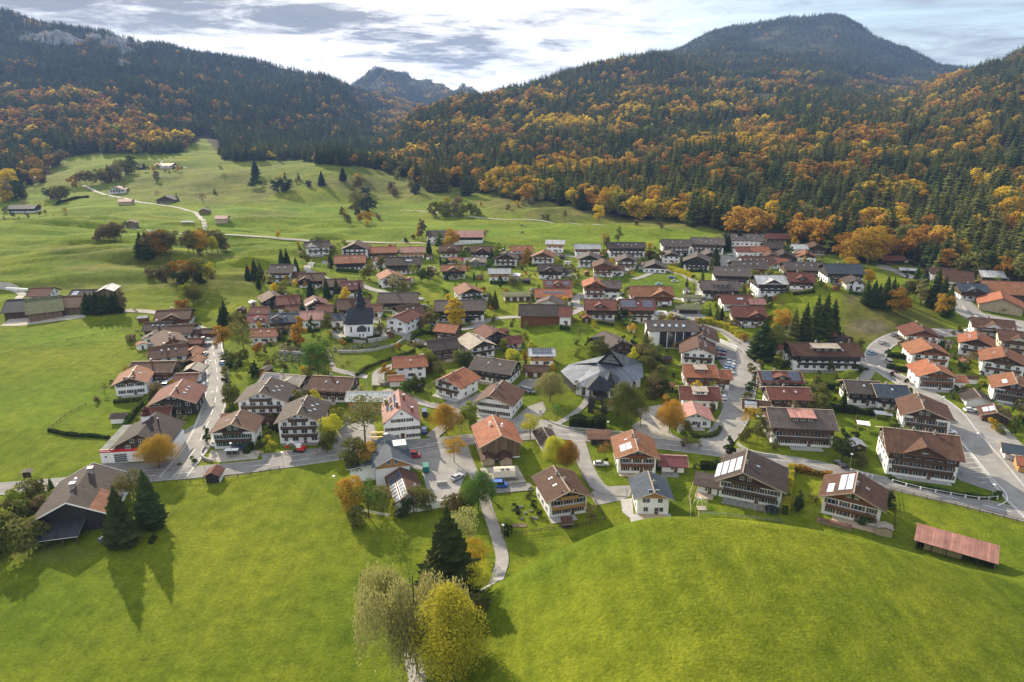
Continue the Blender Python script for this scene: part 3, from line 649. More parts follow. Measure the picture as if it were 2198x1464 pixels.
WALLS = {'w': (plaster, plaster), 'wd': (plaster, dwood), 'd': (dwood, dwood), 'wk': (plaster, bwood), 'k': (bwood, bwood), 'wr': (plaster, rwood), 'r': (rwood, rwood), 'wh': (plaster, hwood), 'h': (hwood, hwood), 'o': (owood, owood), 'co': (concrete, owood), 'c': (cream, cream), 'cd': (cream, dwood), 'g': (grey_w, grey_w), 'l': (lwood, lwood)}
def gable(b, fr, L0, L1, hw, z0, he, hr, mi=0, off=0):
    """closed gabled body in a frame fr(a along ridge, b across, z)"""
    for a, fl in ((L0, 1), (L1, 0)):
        p = [fr(a, -hw, z0), fr(a, hw, z0), fr(a, hw, he), fr(a, off, hr), fr(a, -hw, he)]; b.quad(*(p if fl else p[::-1]), mi=mi)
    b.quad(fr(L0, hw, z0), fr(L1, hw, z0), fr(L1, hw, he), fr(L0, hw, he), mi=mi); b.quad(fr(L1, -hw, z0), fr(L0, -hw, z0), fr(L0, -hw, he), fr(L1, -hw, he), mi=mi)
def roof_slab(b, fr, A0, A1, b0, z0, b1, z1, th=.2, mi=0):
    """one slope: eave at (b0,z0), ridge at (b1,z1)"""
    c = [fr(A0, b0, z0), fr(A1, b0, z0), fr(A1, b1, z1), fr(A0, b1, z1)]; t = [(x, y, z+th) for x, y, z in c]
    sl = math.hypot(b1-b0, z1-z0); uv = [(A0, sl), (A1, sl), (A1, 0), (A0, 0)]
    b.quad(*t, mi=mi, uv=uv); b.quad(*c[::-1], mi=1)
    for i in range(4): j = (i+1) % 4; b.quad(c[i], c[j], t[j], t[i], mi=1)
def house(label, u, v, w, typ, D, n, rot, roof, wall, opts='', name='house', cat='house', pitch=.42, oh=1.15, group=None, off=0.0, hgt=None, x=None):
    D = D*((.66 if v > 830 else .78 if v > 650 else .92) if typ == 'G' else (.84 if v > 700 else 1.0))
    fk = 1.08 if v < 720 and u < 1960 else 1.0; D *= fk; w_ = w*fk; rot = rot+(rnd.uniform(-5, 5) if v < 700 else 0)
    p = P(u, v); s = scale(p); Wd = w_*s; near = p[1] < 255; mid = p[1] < 520
    opt = opts.split(); he = hgt or n*2.6; pitch = pitch if 'flat' not in opt else .06
    if w < 30 and oh > .8: oh = .8
    root = link(name, None, None, p, R(rot)); lo, up = WALLS[wall]
    if typ == 'G': hw = Wd/2; fr = lambda a, b, z: (b, a, z); L0, L1 = 0, D; c0 = 0
    else: hw = D/2; fr = lambda a, b, z: (a, b+D/2, z); L0, L1 = -Wd/2, Wd/2
    offm = off*hw; hr = he+hw*pitch
    split = (he if n < 1.6 else he-2.65*max(1, round(n-1.6)) if up is not lo else he)
    if typ == 'G' and up is not lo and n <= 2.4 and 'lo' not in opt: split = he-.35
    if 'hi' in opt: split = he-.6
    b = MB()
    if up is lo: gable(b, fr, L0, L1, hw, -2, he, hr, off=offm); link('wall', b.mesh('wall', lo), root)
    else:
        x0, x1, y0, y1 = (-hw, hw, 0, D) if typ == 'G' else (L0, L1, 0, D)
        b.box(x0, x1, y0, y1, -2, split); link('wall', b.mesh('wall', lo), root)
        b = MB(); e = .05; gable(b, fr, L0-e, L1+e, hw+e, split-.05, he, hr+.02, off=offm); link('upper_wall', b.mesh('upper_wall', up), root)
    # roof: two slopes with overhang
    rb = MB(); A0, A1 = L0-oh, L1+oh; zt = hr+.06
    def slope_z(bb): return zt-(abs(bb-offm))*(hr-he)/(hw-offm if bb > offm else hw+offm)
    eb = hw+oh
    roof_slab(rb, fr, A0, A1, -eb, slope_z(-eb), offm, zt); roof_slab(rb, lambda a, bb, z: fr(a, bb, z), A1, A0, eb, slope_z(eb), offm, zt)
    ro = link('roof', rb.mesh('roof', [rmat(roof), dwood]), root)
    if mid and 'flat' not in opt:
        vb = MB()
        for A in (A0-.04, A1+.04):
            for sgn in (-1, 1):
                vb.bar(Vector(fr(A, sgn*eb, slope_z(sgn*eb)+.1)), Vector(fr(A, offm, zt+.1)), .09, .3)
        vb.bar(Vector(fr(A0, offm, zt+.22)), Vector(fr(A1, offm, zt+.22)), .32, .1)
        link('verge_board', vb.mesh('verge_board', verge if near else dwood), ro)
    def on_roof(a, bb):      # place and rotation for things lying on the slopes
        z = slope_z(bb)+.2; sgn = -1 if bb < offm else 1
        k = (hr-he)/(hw-offm if bb > offm else hw+offm); return Vector(fr(a, bb, z)), sgn, math.atan(k)
    def put_on(nm, me, a, bb, scv=(1, 1, 1)):
        q, sgn, an = on_roof(a, bb); o = link(nm, me, ro, q)
        ex = Vector(fr(1, 0, 0))-Vector(fr(0, 0, 0)); dn = Vector(fr(0, sgn*math.cos(an), -math.sin(an)))-Vector(fr(0, 0, 0)); nz = dn.cross(ex); 
        if nz.z < 0: ex = -ex; nz = -nz
        o.rotation_euler = Matrix((ex, -dn, nz)).transposed().to_euler() if Matrix((ex, -dn, nz)).determinant() > 0 else Matrix((-ex, -dn, nz)).transposed().to_euler()
        o.scale = scv; return o
    Lr = L1-L0
    if 'nochim' not in opt and n > 1:
        for k in range(2 if ('c2' in opt) else 1):
            a = L0+Lr*(.4+.3*k); q, _, _ = on_roof(a, offm+.5*(-1)**k); link('chimney', chimney_me(), ro, q, 0, .8 if near else .9)
    sgn = -1 if typ == 'E' else (1 if 'R' in opt else (-1 if 'L' in opt else (1 if u < CX else -1)))
    nk = next((int(q[1:] or 2) for q in opt if q[0] == 'k'), 0)
    for k in range(nk):
        put_on('skylight', sky_me(), L0+Lr*(.52+.62*(k-(nk-1)/2)/max(nk, 1)), offm+sgn*hw*(.45 if k % 2 == 0 or nk < 4 else .62), (.8, .8, 1))
    for q in opt:
        if q[0] == 's' and q[1:2] in 'LRFBT':      # solar array: sF.cols.rows.start.end over the slope
            side = {'L': -1, 'R': 1, 'F': -1, 'B': 1, 'T': -1}[q[1]]; a_ = q.split('.'); nc, nr_ = int(a_[1]), int(a_[2]); f0 = float('.'+a_[3]) if len(a_) > 3 else .5
            t0 = float('.'+a_[4]) if len(a_) > 4 else .5
            for i in range(nc):
                for j in range(nr_):
                    put_on('solar_panel', pan_me(q[1] == 'T' or 'pale' in opt), L0+Lr*f0+(i-(nc-1)/2)*1.03, offm+side*(hw*t0+(j-(nr_-1)/2)*1.72))
    # windows, doors, balconies
    def windows(x0, x1, face, floors, every, shf=None, wd=1.15, hg=1.25, big=False):
        m = max(1, int((x1-x0)/every)); st = (x1-x0)/m
        for fl in floors:
            for i in range(m):
                c = x0+st*(i+.5); z = fl*2.65+1.55; 
                if face == 'F': loc, r = (c, -.06, z), 0
                elif face == 'R': loc, r = ((hw if typ == 'G' else L1)+.06, c, z), R(90)
                else: loc, r = (-(hw if typ == 'G' else L1)-.06, c, z), R(-90)
                if z+hg/2 > he+.35 and not (typ == 'G' and face == 'F') : continue
                ww = wd*(1.6 if big and (i+fl) % 2 else 1)
                if near:
                    o = link('window', win_frame(ww, hg, shf), root, loc, r); link('pane', win_pane(ww, hg), o)
                else: link('window', far_win(ww, hg, up in (dwood, rwood, bwood) and z > split and 'lw' not in opt), root, loc, r)
    nf = max(1, int(round(n))); ev = 2.7 if w > 45 else 3.0; shf = 'g' if 'gs' in opt else ('b' if 'sh' in opt or (near and up in (dwood, rwood) and 'nosh' not in opt) else None)
    if 'barn' not in opt and 'nowin' not in opt:
        windows(-Wd/2+.5, Wd/2-.5, 'F', range(nf), ev if near else ev*1.1, shf, big=True)
        side = ('R',) if u < 950 else (('L',) if u > 1250 else ('L', 'R'))
        for sd in (('L', 'R') if abs(rot) > 12 or near else side): windows(.7, D-.7, sd, range(nf), 3.4, None)
        if typ == 'G' and pitch > .2 and hw > 3.2: windows(-1.9+offm*.6, 1.9+offm*.6, 'F', [nf-.0+.02], 1.9, shf, .85, .95)
        link('door', door_me(), root, (Wd*.12, -.05, 0))
    if 'nowin' not in opt and 'barn' not in opt:      # paved terrace before the house
        tw = Wd*rnd.uniform(.25, .5); td = rnd.uniform(1.8, 3.6); tx = rnd.uniform(-.2, .2)*Wd
        link('terrace', MB().box(tx-tw, tx+tw, -td, -.08, -1.0, .14).mesh('terrace', rnd.choice((concrete, stone, lwood, concrete))), root)
    bal = 'b' in opt or ('nb' not in opt and n >= 1.9 and w > 36 and 'barn' not in opt and (up is not lo or 'bb' in opt))
    if bal:
        fls = [i for i in range(1, nf)]+([nf] if typ == 'G' and hw > 4.4 and 'nb3' not in opt else [])
        for fl in fls:
            f = .86 if fl < nf else .46; bw = Wd*f/2; z = fl*2.65+.05; cx = 0 if fl < nf else offm*.5; dp = 1.15 if oh > 1 else .9
            bl = link('balcony', MB().box(cx-bw, cx+bw, -dp, -.02, z-.12, z+.03).mesh('balcony', dwood), root)
            rl = MB(); nb_ = int(2*bw/.24) if near else 0
            if near:
                for i in range(nb_): xx = cx-bw+2*bw*(i+.5)/nb_; rl.box(xx-.1, xx+.1, -dp-.03, -dp+.03, z+.03, z+.95)
                rl.box(cx-bw-.04, cx+bw+.04, -dp-.08, -dp+.08, z+.95, z+1.03)
            else: rl.box(cx-bw, cx+bw, -dp-.04, -dp+.04, z-.1, z+.95)
            for s_ in (-1, 1): rl.box(cx+s_*bw-.04, cx+s_*bw+.04, -dp, -.02, z+.03, z+.95)
            link('railing', rl.mesh('railing', rwood if up is rwood else (hwood if 'hb' in opt else (bwood if up is bwood else dwood))), bl)
    if 'x' in opt or 'xl' in opt or 'xr' in opt or 'sd' in opt:      # cross gable or shed dormer on the front slope
        cx = (-.25 if 'xl' in opt else .25 if 'xr' in opt else 0)*Wd; dw = min(Wd*.2, 2.6)
        if 'sd' in opt:
            dw = Wd*.2; y0 = D*.14; z1 = slope_z(-hw+y0); zf = z1+1.5; yb = D*.5
            dm = link('dormer', MB().box(cx-dw, cx+dw, y0, D*.45, z1-.4, zf).mesh('dormer', up), root)
            r2 = MB(); k = lambda a, bb, z: (a, bb, z); roof_slab(r2, k, cx-dw-.4, cx+dw+.4, y0-.6, zf-.05, yb, max(zf+.35, zt+.02), .14); link('dormer_roof', r2.mesh('dormer_roof', [rmat('pk' if 'pkd' in opt else 'cr' if 'crd' in opt else roof), dwood]), dm)
            for i in range(3 if dw > 2.5 else 2): q = cx+(i-(1 if dw > 2.5 else .5))*dw*.62; link('window', far_win(1.2, .8, False), dm, (q, y0-.04, z1+.85))
        else:
            dw = 'big' in opt and Wd*.27 or dw; y0 = -.35 if 'big' in opt else D*.06; zb = slope_z(-hw+y0)-1.2; ze = zb+1.2+(.3 if 'big' in opt else .9); zr = min(ze+dw*.5, zt-.05)
            b = MB(); k = lambda a, bb, z: (cx+bb, a, z); gable(b, k, y0, D*.47, dw, zb, ze, zr); dm = link('dormer', b.mesh('dormer', up), root)
            r2 = MB(); of = .75 if 'big' in opt else .5; kk = (zr-ze)/dw
            roof_slab(r2, k, D*.49, y0-of, -dw-of, ze-of*kk+.05, 0, zr+.05, .14); roof_slab(r2, k, y0-of, D*.49, dw+of, ze-of*kk+.05, 0, zr+.05, .14)
            link('dormer_roof', r2.mesh('dormer_roof', [rmat(roof), dwood]), dm); link('window', far_win(1.3, 1.0, False), dm, (cx, y0-.05, ze-.25))
    if 'garage' in opt:
        m = max(1, int(Wd/3.1))
        for i in range(m): link('garage_door', shared(('gd', 'dk' in opt), lambda: MB().box(-1.25, 1.25, -.06, .03, 0, 2.15).mesh('garage_door', rwood if 'dk' in opt else trimw)), root, (-Wd/2+Wd*(i+.5)/m, -.03, 0))
    if 'open' in opt:
        link('shade_panel', MB().box(-Wd*.42, Wd*.42, -.06, .03, 0, he*.75).mesh('shade_panel', bwood), root)  # dark panel on the wall, painted shade of an open front
    tag(root, label, cat, group)
    HOUSES.append(dict(o=root, u=u, v=v, w=w, p=p, label=label, W=Wd, D=D, he=he, rot=rot))
    return root
# ---------------------------------------------------------------- the houses
# label, u, v (foot of the front wall), width px, ridge G to the front / E along it, depth m, storeys, turn, roof, walls, options
Hs = [
# near row
('chalet with green-framed gable by the street corner',505,962,84,'G',14,2.3,6,'br','wd','b gs k1 L'),
('big white balconied house right of the green-gabled chalet',646,951,86,'G',20,3,4,'dk','w','b k4 c2'),
('white balconied house with sweeping brown roof behind the green-gabled chalet',566,905,96,'G',19,3,3,'dk','w','b k4'),
('pale-roofed bungalow with violet solar strip and grey cross gable',600,843,88,'E',12,1.3,-12,'cr','wd','big xr sF.6.2.2 nb'),
('brown-roofed house half hidden by shrubs behind the long modern hall',706,862,84,'E',15,1.8,-8,'br','wd','k2'),
('long modern timber building with ribbed metal roof behind the inn',797,882,98,'E',9,1.6,0,'lt','h','nb nochim hi'),
('brown-roofed barn with two white chimney pots across from the inn',0,0,0,'',0,0,0,'','',''),
('tall terracotta-roofed gable house with wooden gable and red annex',1366,1016,80,'G',18,2.1,-2,'ob','wr','b k2 c2 sT.4.2.3.55 L'),
('low white annex with red-brown roof beside the terracotta gable house',1444,1014,46,'E',7,1,-6,'mr','w','nochim'),
('brown-roofed family house with white walls above the footpath bend',1219,1106,84,'G',18,2.1,15,'br','wd','b k2 c2 hb L'),
('blue-grey roofed house with honey timber upper storey',1400,1104,67,'G',14,2,-2,'bl','wh','nb nosh'),
('wide farmhouse with white solar field on its brown roof',1607,1078,126,'G',19,2.1,-23,'dk','wd','b sL.8.4.45.5 pale k1 off R'),
('flat-roofed white wing beside the wide solar farmhouse',1517,1060,42,'E',7,1,-20,'dk','w','flat nochim'),
('dark-roofed chalet with two rows of pale solar panels on the far right field',1822,1116,112,'G',16,2.1,-30,'br','wr','b sL.9.2.55.3 sL.5.1.3.8 pale k1 R nb3'),
('small white cottage with dark grey roof by the yellow tree',1180,970,30,'G',13,1.2,12,'dk','w','nochim nb nosh'),
('open carport with flat brown roof left of the terracotta gable house',1288,955,40,'E',6,.9,0,'br','d','flat nochim open nowin'),
# hotel corner
('large dark hotel with broad cross gable and long balconies',1974,1027,132,'E',19,3,-18,'br','wd','x big c2'),
('brown-roofed guesthouse with twin chimneys behind the large hotel',1983,930,88,'G',19,2.3,-22,'br','wd','b c2 L off'),
('semi-detached house with half brown roof',1853,871,62,'E',13,2,-8,'gy','wk','k1'),
('semi-detached house with half blue roof',1914,880,58,'E',13,2,-8,'bl','wk','k1'),
('wide guesthouse with pink metal shed dormer',1720,958,124,'E',17,2.6,-7,'gy','wd','sd pkd'),
('rust-roofed chalet above the pink dormer guesthouse',1694,884,80,'E',12,2,-4,'rd','wd','k2'),
('black-walled house fully covered with dark solar panels',1676,843,80,'E',12,1.8,-3,'rd','k','x sF.4.3.14.5 sF.4.3.86.5'),
('carport with striped pale panels below the solar house',1622,890,46,'E',8,1,-14,'br','d','nochim open nowin sT.4.3.25'),
('very long brown-roofed apartment chalet above the gardens',1772,795,138,'E',16,2.6,-3,'br','wk','k4 sd crd'),
('apartment chalet with four skylights below the excavated slope',1746,742,82,'E',15,2,-3,'rd','wk','k4'),
('low garage wing at the excavated slope',1795,742,24,'E',8,1,-3,'dk','w','garage nochim dk nowin'),
('small garage with red-brown roof left of the long apartment chalet',1681,761,24,'E',6,1,-3,'rd','w','garage nochim nowin'),
('front orange-roofed chalet of the row of three',2007,836,70,'G',17,2.1,-10,'or','wr','b c2 x'),
('middle orange-roofed chalet of the row of three',1994,786,72,'G',16,2,-12,'ob','wr','b'),
('rear red-roofed chalet of the row of three',1976,745,62,'G',16,2,-14,'rd','wr','b'),
('small red-roofed garage right of the front orange chalet',2057,832,26,'E',7,1,-8,'or','w','nochim nowin'),
('red-roofed chalet with three skylights across the lawn',2090,766,58,'G',16,2.2,-32,'or','wd','b k3 L'),
('orange-brown chalet with dark gable at the right edge of the row',2148,808,74,'G',18,2.2,-30,'ob','wd','b k1 L'),
('brown chalet with two pale solar squares at the right edge',2172,868,74,'G',17,2.2,-28,'ob','wd','b sT.4.1.3 L'),
('dark carport roof beside the white estate car',2098,874,44,'G',10,1,-18,'dk','w','nochim garage nowin'),
('carport with white panel roof above the orange shrub',2134,908,46,'G',10,1,-26,'br','d','nochim nowin sT.4.2'),
('blue-roofed garage at the lower right parking',2176,988,34,'E',7,1,-24,'bl','w','nochim garage nowin'),
('orange-roofed garage at the right picture edge',2200,1016,26,'E',7,1,-24,'or','h','nochim nowin'),
('cream balcony block with brown roofs at upper right',2126,737,70,'E',15,2.8,-24,'br','w','x big bb b'),
('beige balcony block beside the cream one at the right edge',2180,764,62,'E',15,2.6,-24,'br','c','x big bb b'),
# halls
('white-walled timber yard hall with brown hipped ridge',2050,618,58,'E',20,1.6,-25,'br','w','nochim'),
('flat brown-roofed white store behind the timber yard hall',2022,600,42,'E',12,1.4,-10,'br','w','nochim'),
('blue-grey roofed yard office with wooden cross gable',2088,645,50,'E',13,2,-8,'bl','wd','x big'),
('very long terracotta workshop hall behind the yard office',2168,650,88,'E',22,1.9,-6,'ob','d','barn nochim'),
('pale timber hall with salmon roof in the timber yard',2146,672,78,'G',22,1.5,-28,'or','l','barn nochim'),
('light flat hall at the forest edge behind the yard',2130,606,40,'E',12,1.3,-14,'lt','d','barn nochim'),
('open red-roofed shed beside the forest road',1918,568,44,'E',9,1.3,0,'rd','d','barn open nochim'),
('long pale canopy along the forest road',1950,588,30,'E',4,1,-22,'lt','l','barn open nochim'),
# centre
('white gasthaus with dark brown roof and brown shutters',1060,894,78,'G',20,2,-18,'br','w','sh nb c2 off'),
('white chalet with terracotta roof and brown balconies beside the gasthaus lane',962,852,66,'G',17,2,-32,'or','w','b x off'),
('white house with terracotta roof and slate blue side above the lane',882,812,64,'E',13,2,10,'or','w','k1 nb nochim c2'),
('small white garage with red roof below the terracotta house',851,830,28,'E',6,1,8,'or','w','nochim nowin'),
('long dark flats with white balcony fronts behind the gasthaus',1052,822,86,'E',15,2,-22,'gy','wk','k2 lw'),
('row of three garages at the end of the long dark flats',1149,809,42,'E',7,1,-3,'br','w','garage dk nochim nowin'),
('small modern house with orange band and solar roof',1163,786,48,'E',9,1.9,0,'lt','wh','nb sF.8.2 nochim'),
('brown shingled house with dark roof left of the glass-dormer chalet',958,772,54,'E',14,2,22,'dk','d','nb'),
('big chalet with glass roof dormers and dark gable',1036,768,56,'G',17,2,28,'cr','wd','b k4'),
('black chalet with brown roof and skylight on the green slope',1064,745,48,'G',15,2,26,'rd','k','b k1 R'),
('low garage wing with brown roof beside the caravan',1104,748,34,'E',9,1.1,20,'rd','c','nochim'),
('brown cube house with striped salmon roof behind the hedge ring',955,735,42,'E',11,2.1,-18,'or','d','nb nochim'),
('long white balcony house behind the tall golden tree',988,692,94,'E',14,2.5,6,'gy','wk',''),
('long dark-red barn with white end and small red roof',1163,699,84,'E',14,2.0,-2,'dk','r','barn nochim'),
('small red metal roofed end of the long barn',1213,698,22,'E',12,1.7,-2,'rd','w','nochim'),
('orange-roofed house with long solar strip above the barn',1188,655,68,'E',12,1.8,-6,'or','wk','sF.11.1 nochim'),
('grey gable roof between the solar strip house and the barn',1178,668,50,'G',9,1.4,-10,'gy','w','nochim nb nowin'),
('red-brown house with twin black solar squares',1197,634,50,'E',11,2,-2,'rd','wr','x sF.3.2.17 sF.3.2.83'),
('long garage with green planted roof and brown doors',1112,646,54,'E',8,1,0,'gn','w','garage dk flat nochim nowin'),
('dark chalet with orange-brown roof on the sloping lawn',1012,648,46,'G',14,1.9,22,'ob','wk','b R'),
('white chalet with timber gable below the cream cross gable house',974,597,44,'E',10,1.9,4,'ob','wk','x big'),
('low cream-roofed house with glazed cross gable',1020,571,40,'E',10,1.1,4,'cr','g','x big nochim'),
('low orange and cream garage roof above the timber gable chalet',981,567,34,'E',7,1,2,'or','w','nochim nowin'),
('brown-roofed timber balcony chalet below the red metal farm',968,552,42,'E',12,1.9,2,'br','wr','x'),
('brown-roofed chalet with dark cross gable right of the farm',1034,552,42,'E',13,1.6,-4,'br','wk','x big'),
('big farm dwelling with grey roof and white walls',938,520,38,'E',14,2.1,0,'dk','w','nb'),
('farm barn with red metal roof, dark boards and white stable doors',1003,524,60,'E',16,2.3,0,'pk','wk','barn garage nochim'),
('brown gable chalet left of the white and honey modern house',1085,571,44,'G',13,2,-6,'gy','wd','b'),
('modern house with pale roof and honey timber band on the lawn',1072,604,40,'E',9,2,0,'lt','wh','nb nochim nosh'),
('glass-sided annex right of the honey banded modern house',1106,605,15,'E',7,1.4,0,'lt','g','flat nochim nb'),
('orange-roofed white house near the upper meadow',1120,552,40,'E',11,1.9,0,'or','w','k2 nb nochim'),
('small brown porch house in front of the orange-roofed white house',1112,559,20,'E',7,1,-6,'br','k','nochim'),
('pale modern villa with timber band on the upper terrace',1191,542,34,'E',9,2.6,-3,'lt','wh','nb nochim'),
('orange-brown gable chalet with timber front in the upper village',1165,565,42,'G',13,1.8,-12,'ob','wr','b k2 L'),
('dark-brown chalet with broad front gable and low wing',1180,598,44,'E',11,1.9,-3,'dk','wk','x big'),
('low dark-roofed wing of the broad gabled chalet',1211,593,28,'E',8,1,-3,'dk','w','nochim'),
('timber-clad block with pale metal roof at the meadow edge',1261,549,48,'E',10,2.1,-2,'lt','wr','nb nochim'),
('brown gable house with dark blue-black gable',1264,573,42,'G',14,2,-8,'gy','wk','b k2 L'),
('tall brown timber guesthouse with pale gable edge',1295,594,38,'G',14,2.5,-8,'br','wr','b nb3 lo'),
('low annex beside the tall brown timber guesthouse',1325,592,24,'E',8,1.4,-6,'br','wr','nochim nb'),
('four-storey timber house with orange roof and white bays',1276,641,40,'G',13,2.8,-6,'or','wr','b nb3 lo'),
('grey-roofed wing with stacked balconies right of the orange-roofed bays',1311,641,34,'E',11,2.5,-4,'gy','wd',''),
('brown-red house with small cross dormer above the slope',1288,686,56,'E',13,2,-3,'rd','wd','x'),
('brown-roofed house with large dark solar field',1369,691,62,'E',14,2.5,-4,'rd','wd','sF.7.3.2 sF.5.3.82 k1'),
('small orange timber office with flat pale roof',1415,692,28,'E',7,1.4,-3,'lt','wh','flat nochim nb'),
('broad orange-brown chalet with cross gable behind the solar field house',1399,656,78,'E',15,2.1,-4,'ob','wr','xr big'),
('green-roofed open garage cut into the slope',1478,674,42,'E',9,1,-3,'gn','g','flat open nochim nowin'),
('low white retaining terrace in front of the dormer inn',1489,647,40,'E',5,.8,-5,'gn','w','flat nochim nowin'),
('dark-fronted inn with five upper windows and roof dormer',1546,641,68,'E',14,2,-4,'gy','wk','sd'),
('rust-brown house with pink wing by the tall pines',1583,666,56,'E',12,1.5,-2,'rd','wr','sT.3.1.6'),
('pink metal wing of the rust-brown house',1626,664,28,'E',8,1.1,-2,'pk','r','nochim nb'),
('red-brown house with white-walled gable dormer by the spruces',1607,699,58,'E',14,1.8,-5,'rd','wd','xr big'),
('office block with dark glass bays and five skylights',0,0,0,'',0,0,0,'','',''),
('brown gable apartment block beside the parking bays, front one',1497,783,68,'G',18,2,-12,'br','w','b k3 nb3 R'),
('brown gable apartment block behind its twin near the parking bays',1505,757,60,'G',18,2.3,-12,'br','w','k3 nb R'),
('orange-roofed guesthouse with brown shed dormer',1503,836,60,'E',14,2.1,-4,'or','wr','sd crd'),
('orange-roofed wing of the guesthouse by the street',1548,836,32,'E',10,1.8,-4,'or','wr','nochim'),
('brown-roofed house with pale dormer below the orange guesthouse',1502,877,74,'E',13,1.5,-5,'rd','w','sd crd nb'),
('white bungalow with patched beige and pink roof',1491,917,66,'G',13,1.2,-6,'pk','w','nochim nb',),
('dark grey-roofed chalet group behind the church hall',1330,765,62,'G',18,1.7,22,'gy','d','b R'),
('small slate gable in front of the dark chalet group',1302,755,36,'E',10,1.5,22,'bl','d','nochim nb'),
# upper right village
('four-storey flats with dark balconies at the meadow edge',1345,553,70,'E',12,2.9,-1,'dk','wk','k5 nochim'),
('white gable house below the four-storey flats',1345,577,38,'G',13,2,-5,'gy','wd','b'),
('small white garage gable right of the white gable house',1382,580,18,'G',7,1,-6,'gy','w','nochim garage nowin'),
('low white chalet with wide brown gable above the timber block',1405,586,44,'G',14,1.3,-14,'gy','wk','nochim'),
('long white flats with grey roof at the end of the meadow',1451,548,54,'E',14,2.8,-4,'gy','w','bb b k2 nochim'),
('grey-roofed hotel wing with white side balconies',1518,545,60,'E',15,2.8,-12,'gy','wd','k4'),
('white gable house with black attic by the golden hedge',1440,565,34,'G',14,2,-6,'gy','wk','nb L'),
('white and black gable flats above the golden hedge',1494,582,48,'G',16,2.6,-10,'gy','wk','b nb3'),
('brown gable chalet hidden behind the black and white flats',1523,566,36,'G',14,2,-14,'gy','wd','b'),
('big white apartment house at the forest edge',1597,536,72,'E',15,2.8,-6,'gy','w','k4'),
('brown-red roofed shop house in the upper square',1600,553,34,'E',11,1.7,-2,'rd','w','nochim nb'),
('bright orange roofed shop beside the brown-red one',1632,551,32,'E',10,1.6,-2,'or','w','nochim nb'),
('dark grey-brown roof behind the orange shop',1662,545,36,'E',12,1.7,-4,'dk','wd','nochim'),
('brown chalet at the forest foot above the orange shop',1668,523,40,'E',12,1.6,-8,'rd','d','nochim'),
('broad brown roof with white ladder-like strips',1630,579,60,'E',16,1.4,-4,'br','w','k6 nb'),
('grey hotel roof with three skylights over black timber',1570,613,64,'E',15,2.4,-5,'gy','wk','k3'),
('long grey-brown hotel roof behind the black timber hotel',1612,594,64,'E',15,2,-6,'gy','wk','k3'),
('dark gable barn house in the upper right cluster',1684,562,32,'G',14,1.5,-16,'dk','d','nochim'),
('brown-roofed chalet left of the dark gable barn house',1655,563,28,'G',12,1.5,-12,'br','wd','nochim'),
('pale metal roofed house near the golden forest',1718,546,28,'E',11,1.5,-4,'lt','w','nb'),
('brown timber house right of the pale metal roof',1753,545,36,'G',14,1.5,-10,'br','d','x nochim'),
('small orange-brown gable house below the pale metal roof',1731,564,34,'G',13,1.6,-14,'ob','wd','nochim'),
('orange end gable beside the long brown inn roof',1672,576,32,'E',9,1.4,-4,'or','w','nochim nb'),
('long brown inn roof with blue and white front',1726,594,70,'E',14,1.7,-5,'gy','wd','k3'),
('red-roofed house hidden behind the tall spruces',1720,621,44,'E',13,1.7,-10,'rd','wd','x'),
('white house with pale metal roof and arched dormer',1656,634,54,'E',13,2.5,-3,'lt','wk','x big'),
('large house with blue metal roof beside the slope',1812,611,66,'E',15,2.5,-2,'bl','wk','nb3'),
('dark gable annex in front of the blue metal roof',1834,624,32,'G',11,1.5,-12,'dk','w','nochim nb'),
# left upper village
('white guesthouse with dark gable at the top left of the village',684,547,44,'E',13,2.2,14,'dk','w','xl big bb b'),
('wide brown gable house with dark balcony',762,550,50,'G',15,2,8,'br','wk','b nb3 R'),
('salmon-roofed timber farmhouse in the top row',823,556,50,'E',13,1.9,4,'or','cd','nochim'),
('pale pink roofed house with honey balcony in the top row',885,555,46,'E',12,1.9,4,'pk','wh','nb'),
('tan-roofed chalet with long dark balcony on the bright lawn',752,581,56,'E',15,2.1,8,'or','wk','k2'),
('small tan gable garage right of the tan-roofed chalet',808,571,18,'G',9,1.2,8,'or','w','nochim nb'),
('small orange gable hidden behind the skylight house',830,575,18,'G',8,1.2,8,'or','w','nochim nb'),
('big dark-roofed house with white conservatory wing',867,588,66,'E',15,2.4,6,'dk','wk','sT.4.1.65'),
('white chalet with orange roof and garage below the conservatory house',843,615,42,'G',13,2,18,'or','w','b R'),
('brown-roofed double garage beside the orange white chalet',869,617,20,'E',7,1,14,'br','w','garage dk nochim nowin'),
('long white balcony hotel with grey roof beside the dark firs',603,608,42,'E',14,2.6,8,'dk','w','bb b k2 nochim'),
('small white link house right of the grey-roofed hotel',641,607,22,'E',9,1.4,8,'br','w','nochim nb'),
('brown chalet with front cross gable below the link house',668,618,44,'E',13,1.7,8,'br','wk','xl big'),
('brown roof half hidden behind two spruces',717,629,38,'E',12,1.6,10,'br','wk','nochim'),
('red-brown chalet with honey side wall above the golden tree',758,636,36,'E',13,1.7,12,'rd','wd','k2'),
('dark timber house with brown gable roof at the village corner',592,663,44,'G',14,1.9,26,'br','k','R'),
('white house with brown roof and timber balcony',620,671,38,'E',12,1.9,14,'rd','wr',''),
('red-brown chalet with two pale solar stripes',682,673,42,'G',14,1.7,24,'rd','wk','b sT.1.5.2 k1 R'),
('small bright red roofed shed among gardens',628,677,24,'E',7,1,8,'rd','w','nochim nowin'),
('low garage row with red roof at the village corner',556,681,30,'E',8,1,6,'rd','w','garage dk nochim nowin'),
('white house with dusky red roof and small front gable',556,707,40,'E',11,1.6,6,'mr','w','x nb'),
('blue-roofed house with dormers and dark gable',610,711,50,'E',13,1.9,6,'bl','wd','xl k1'),
('white house with pink metal roof above the orange tree',670,704,40,'E',13,1.7,10,'pk','w','nb nochim'),
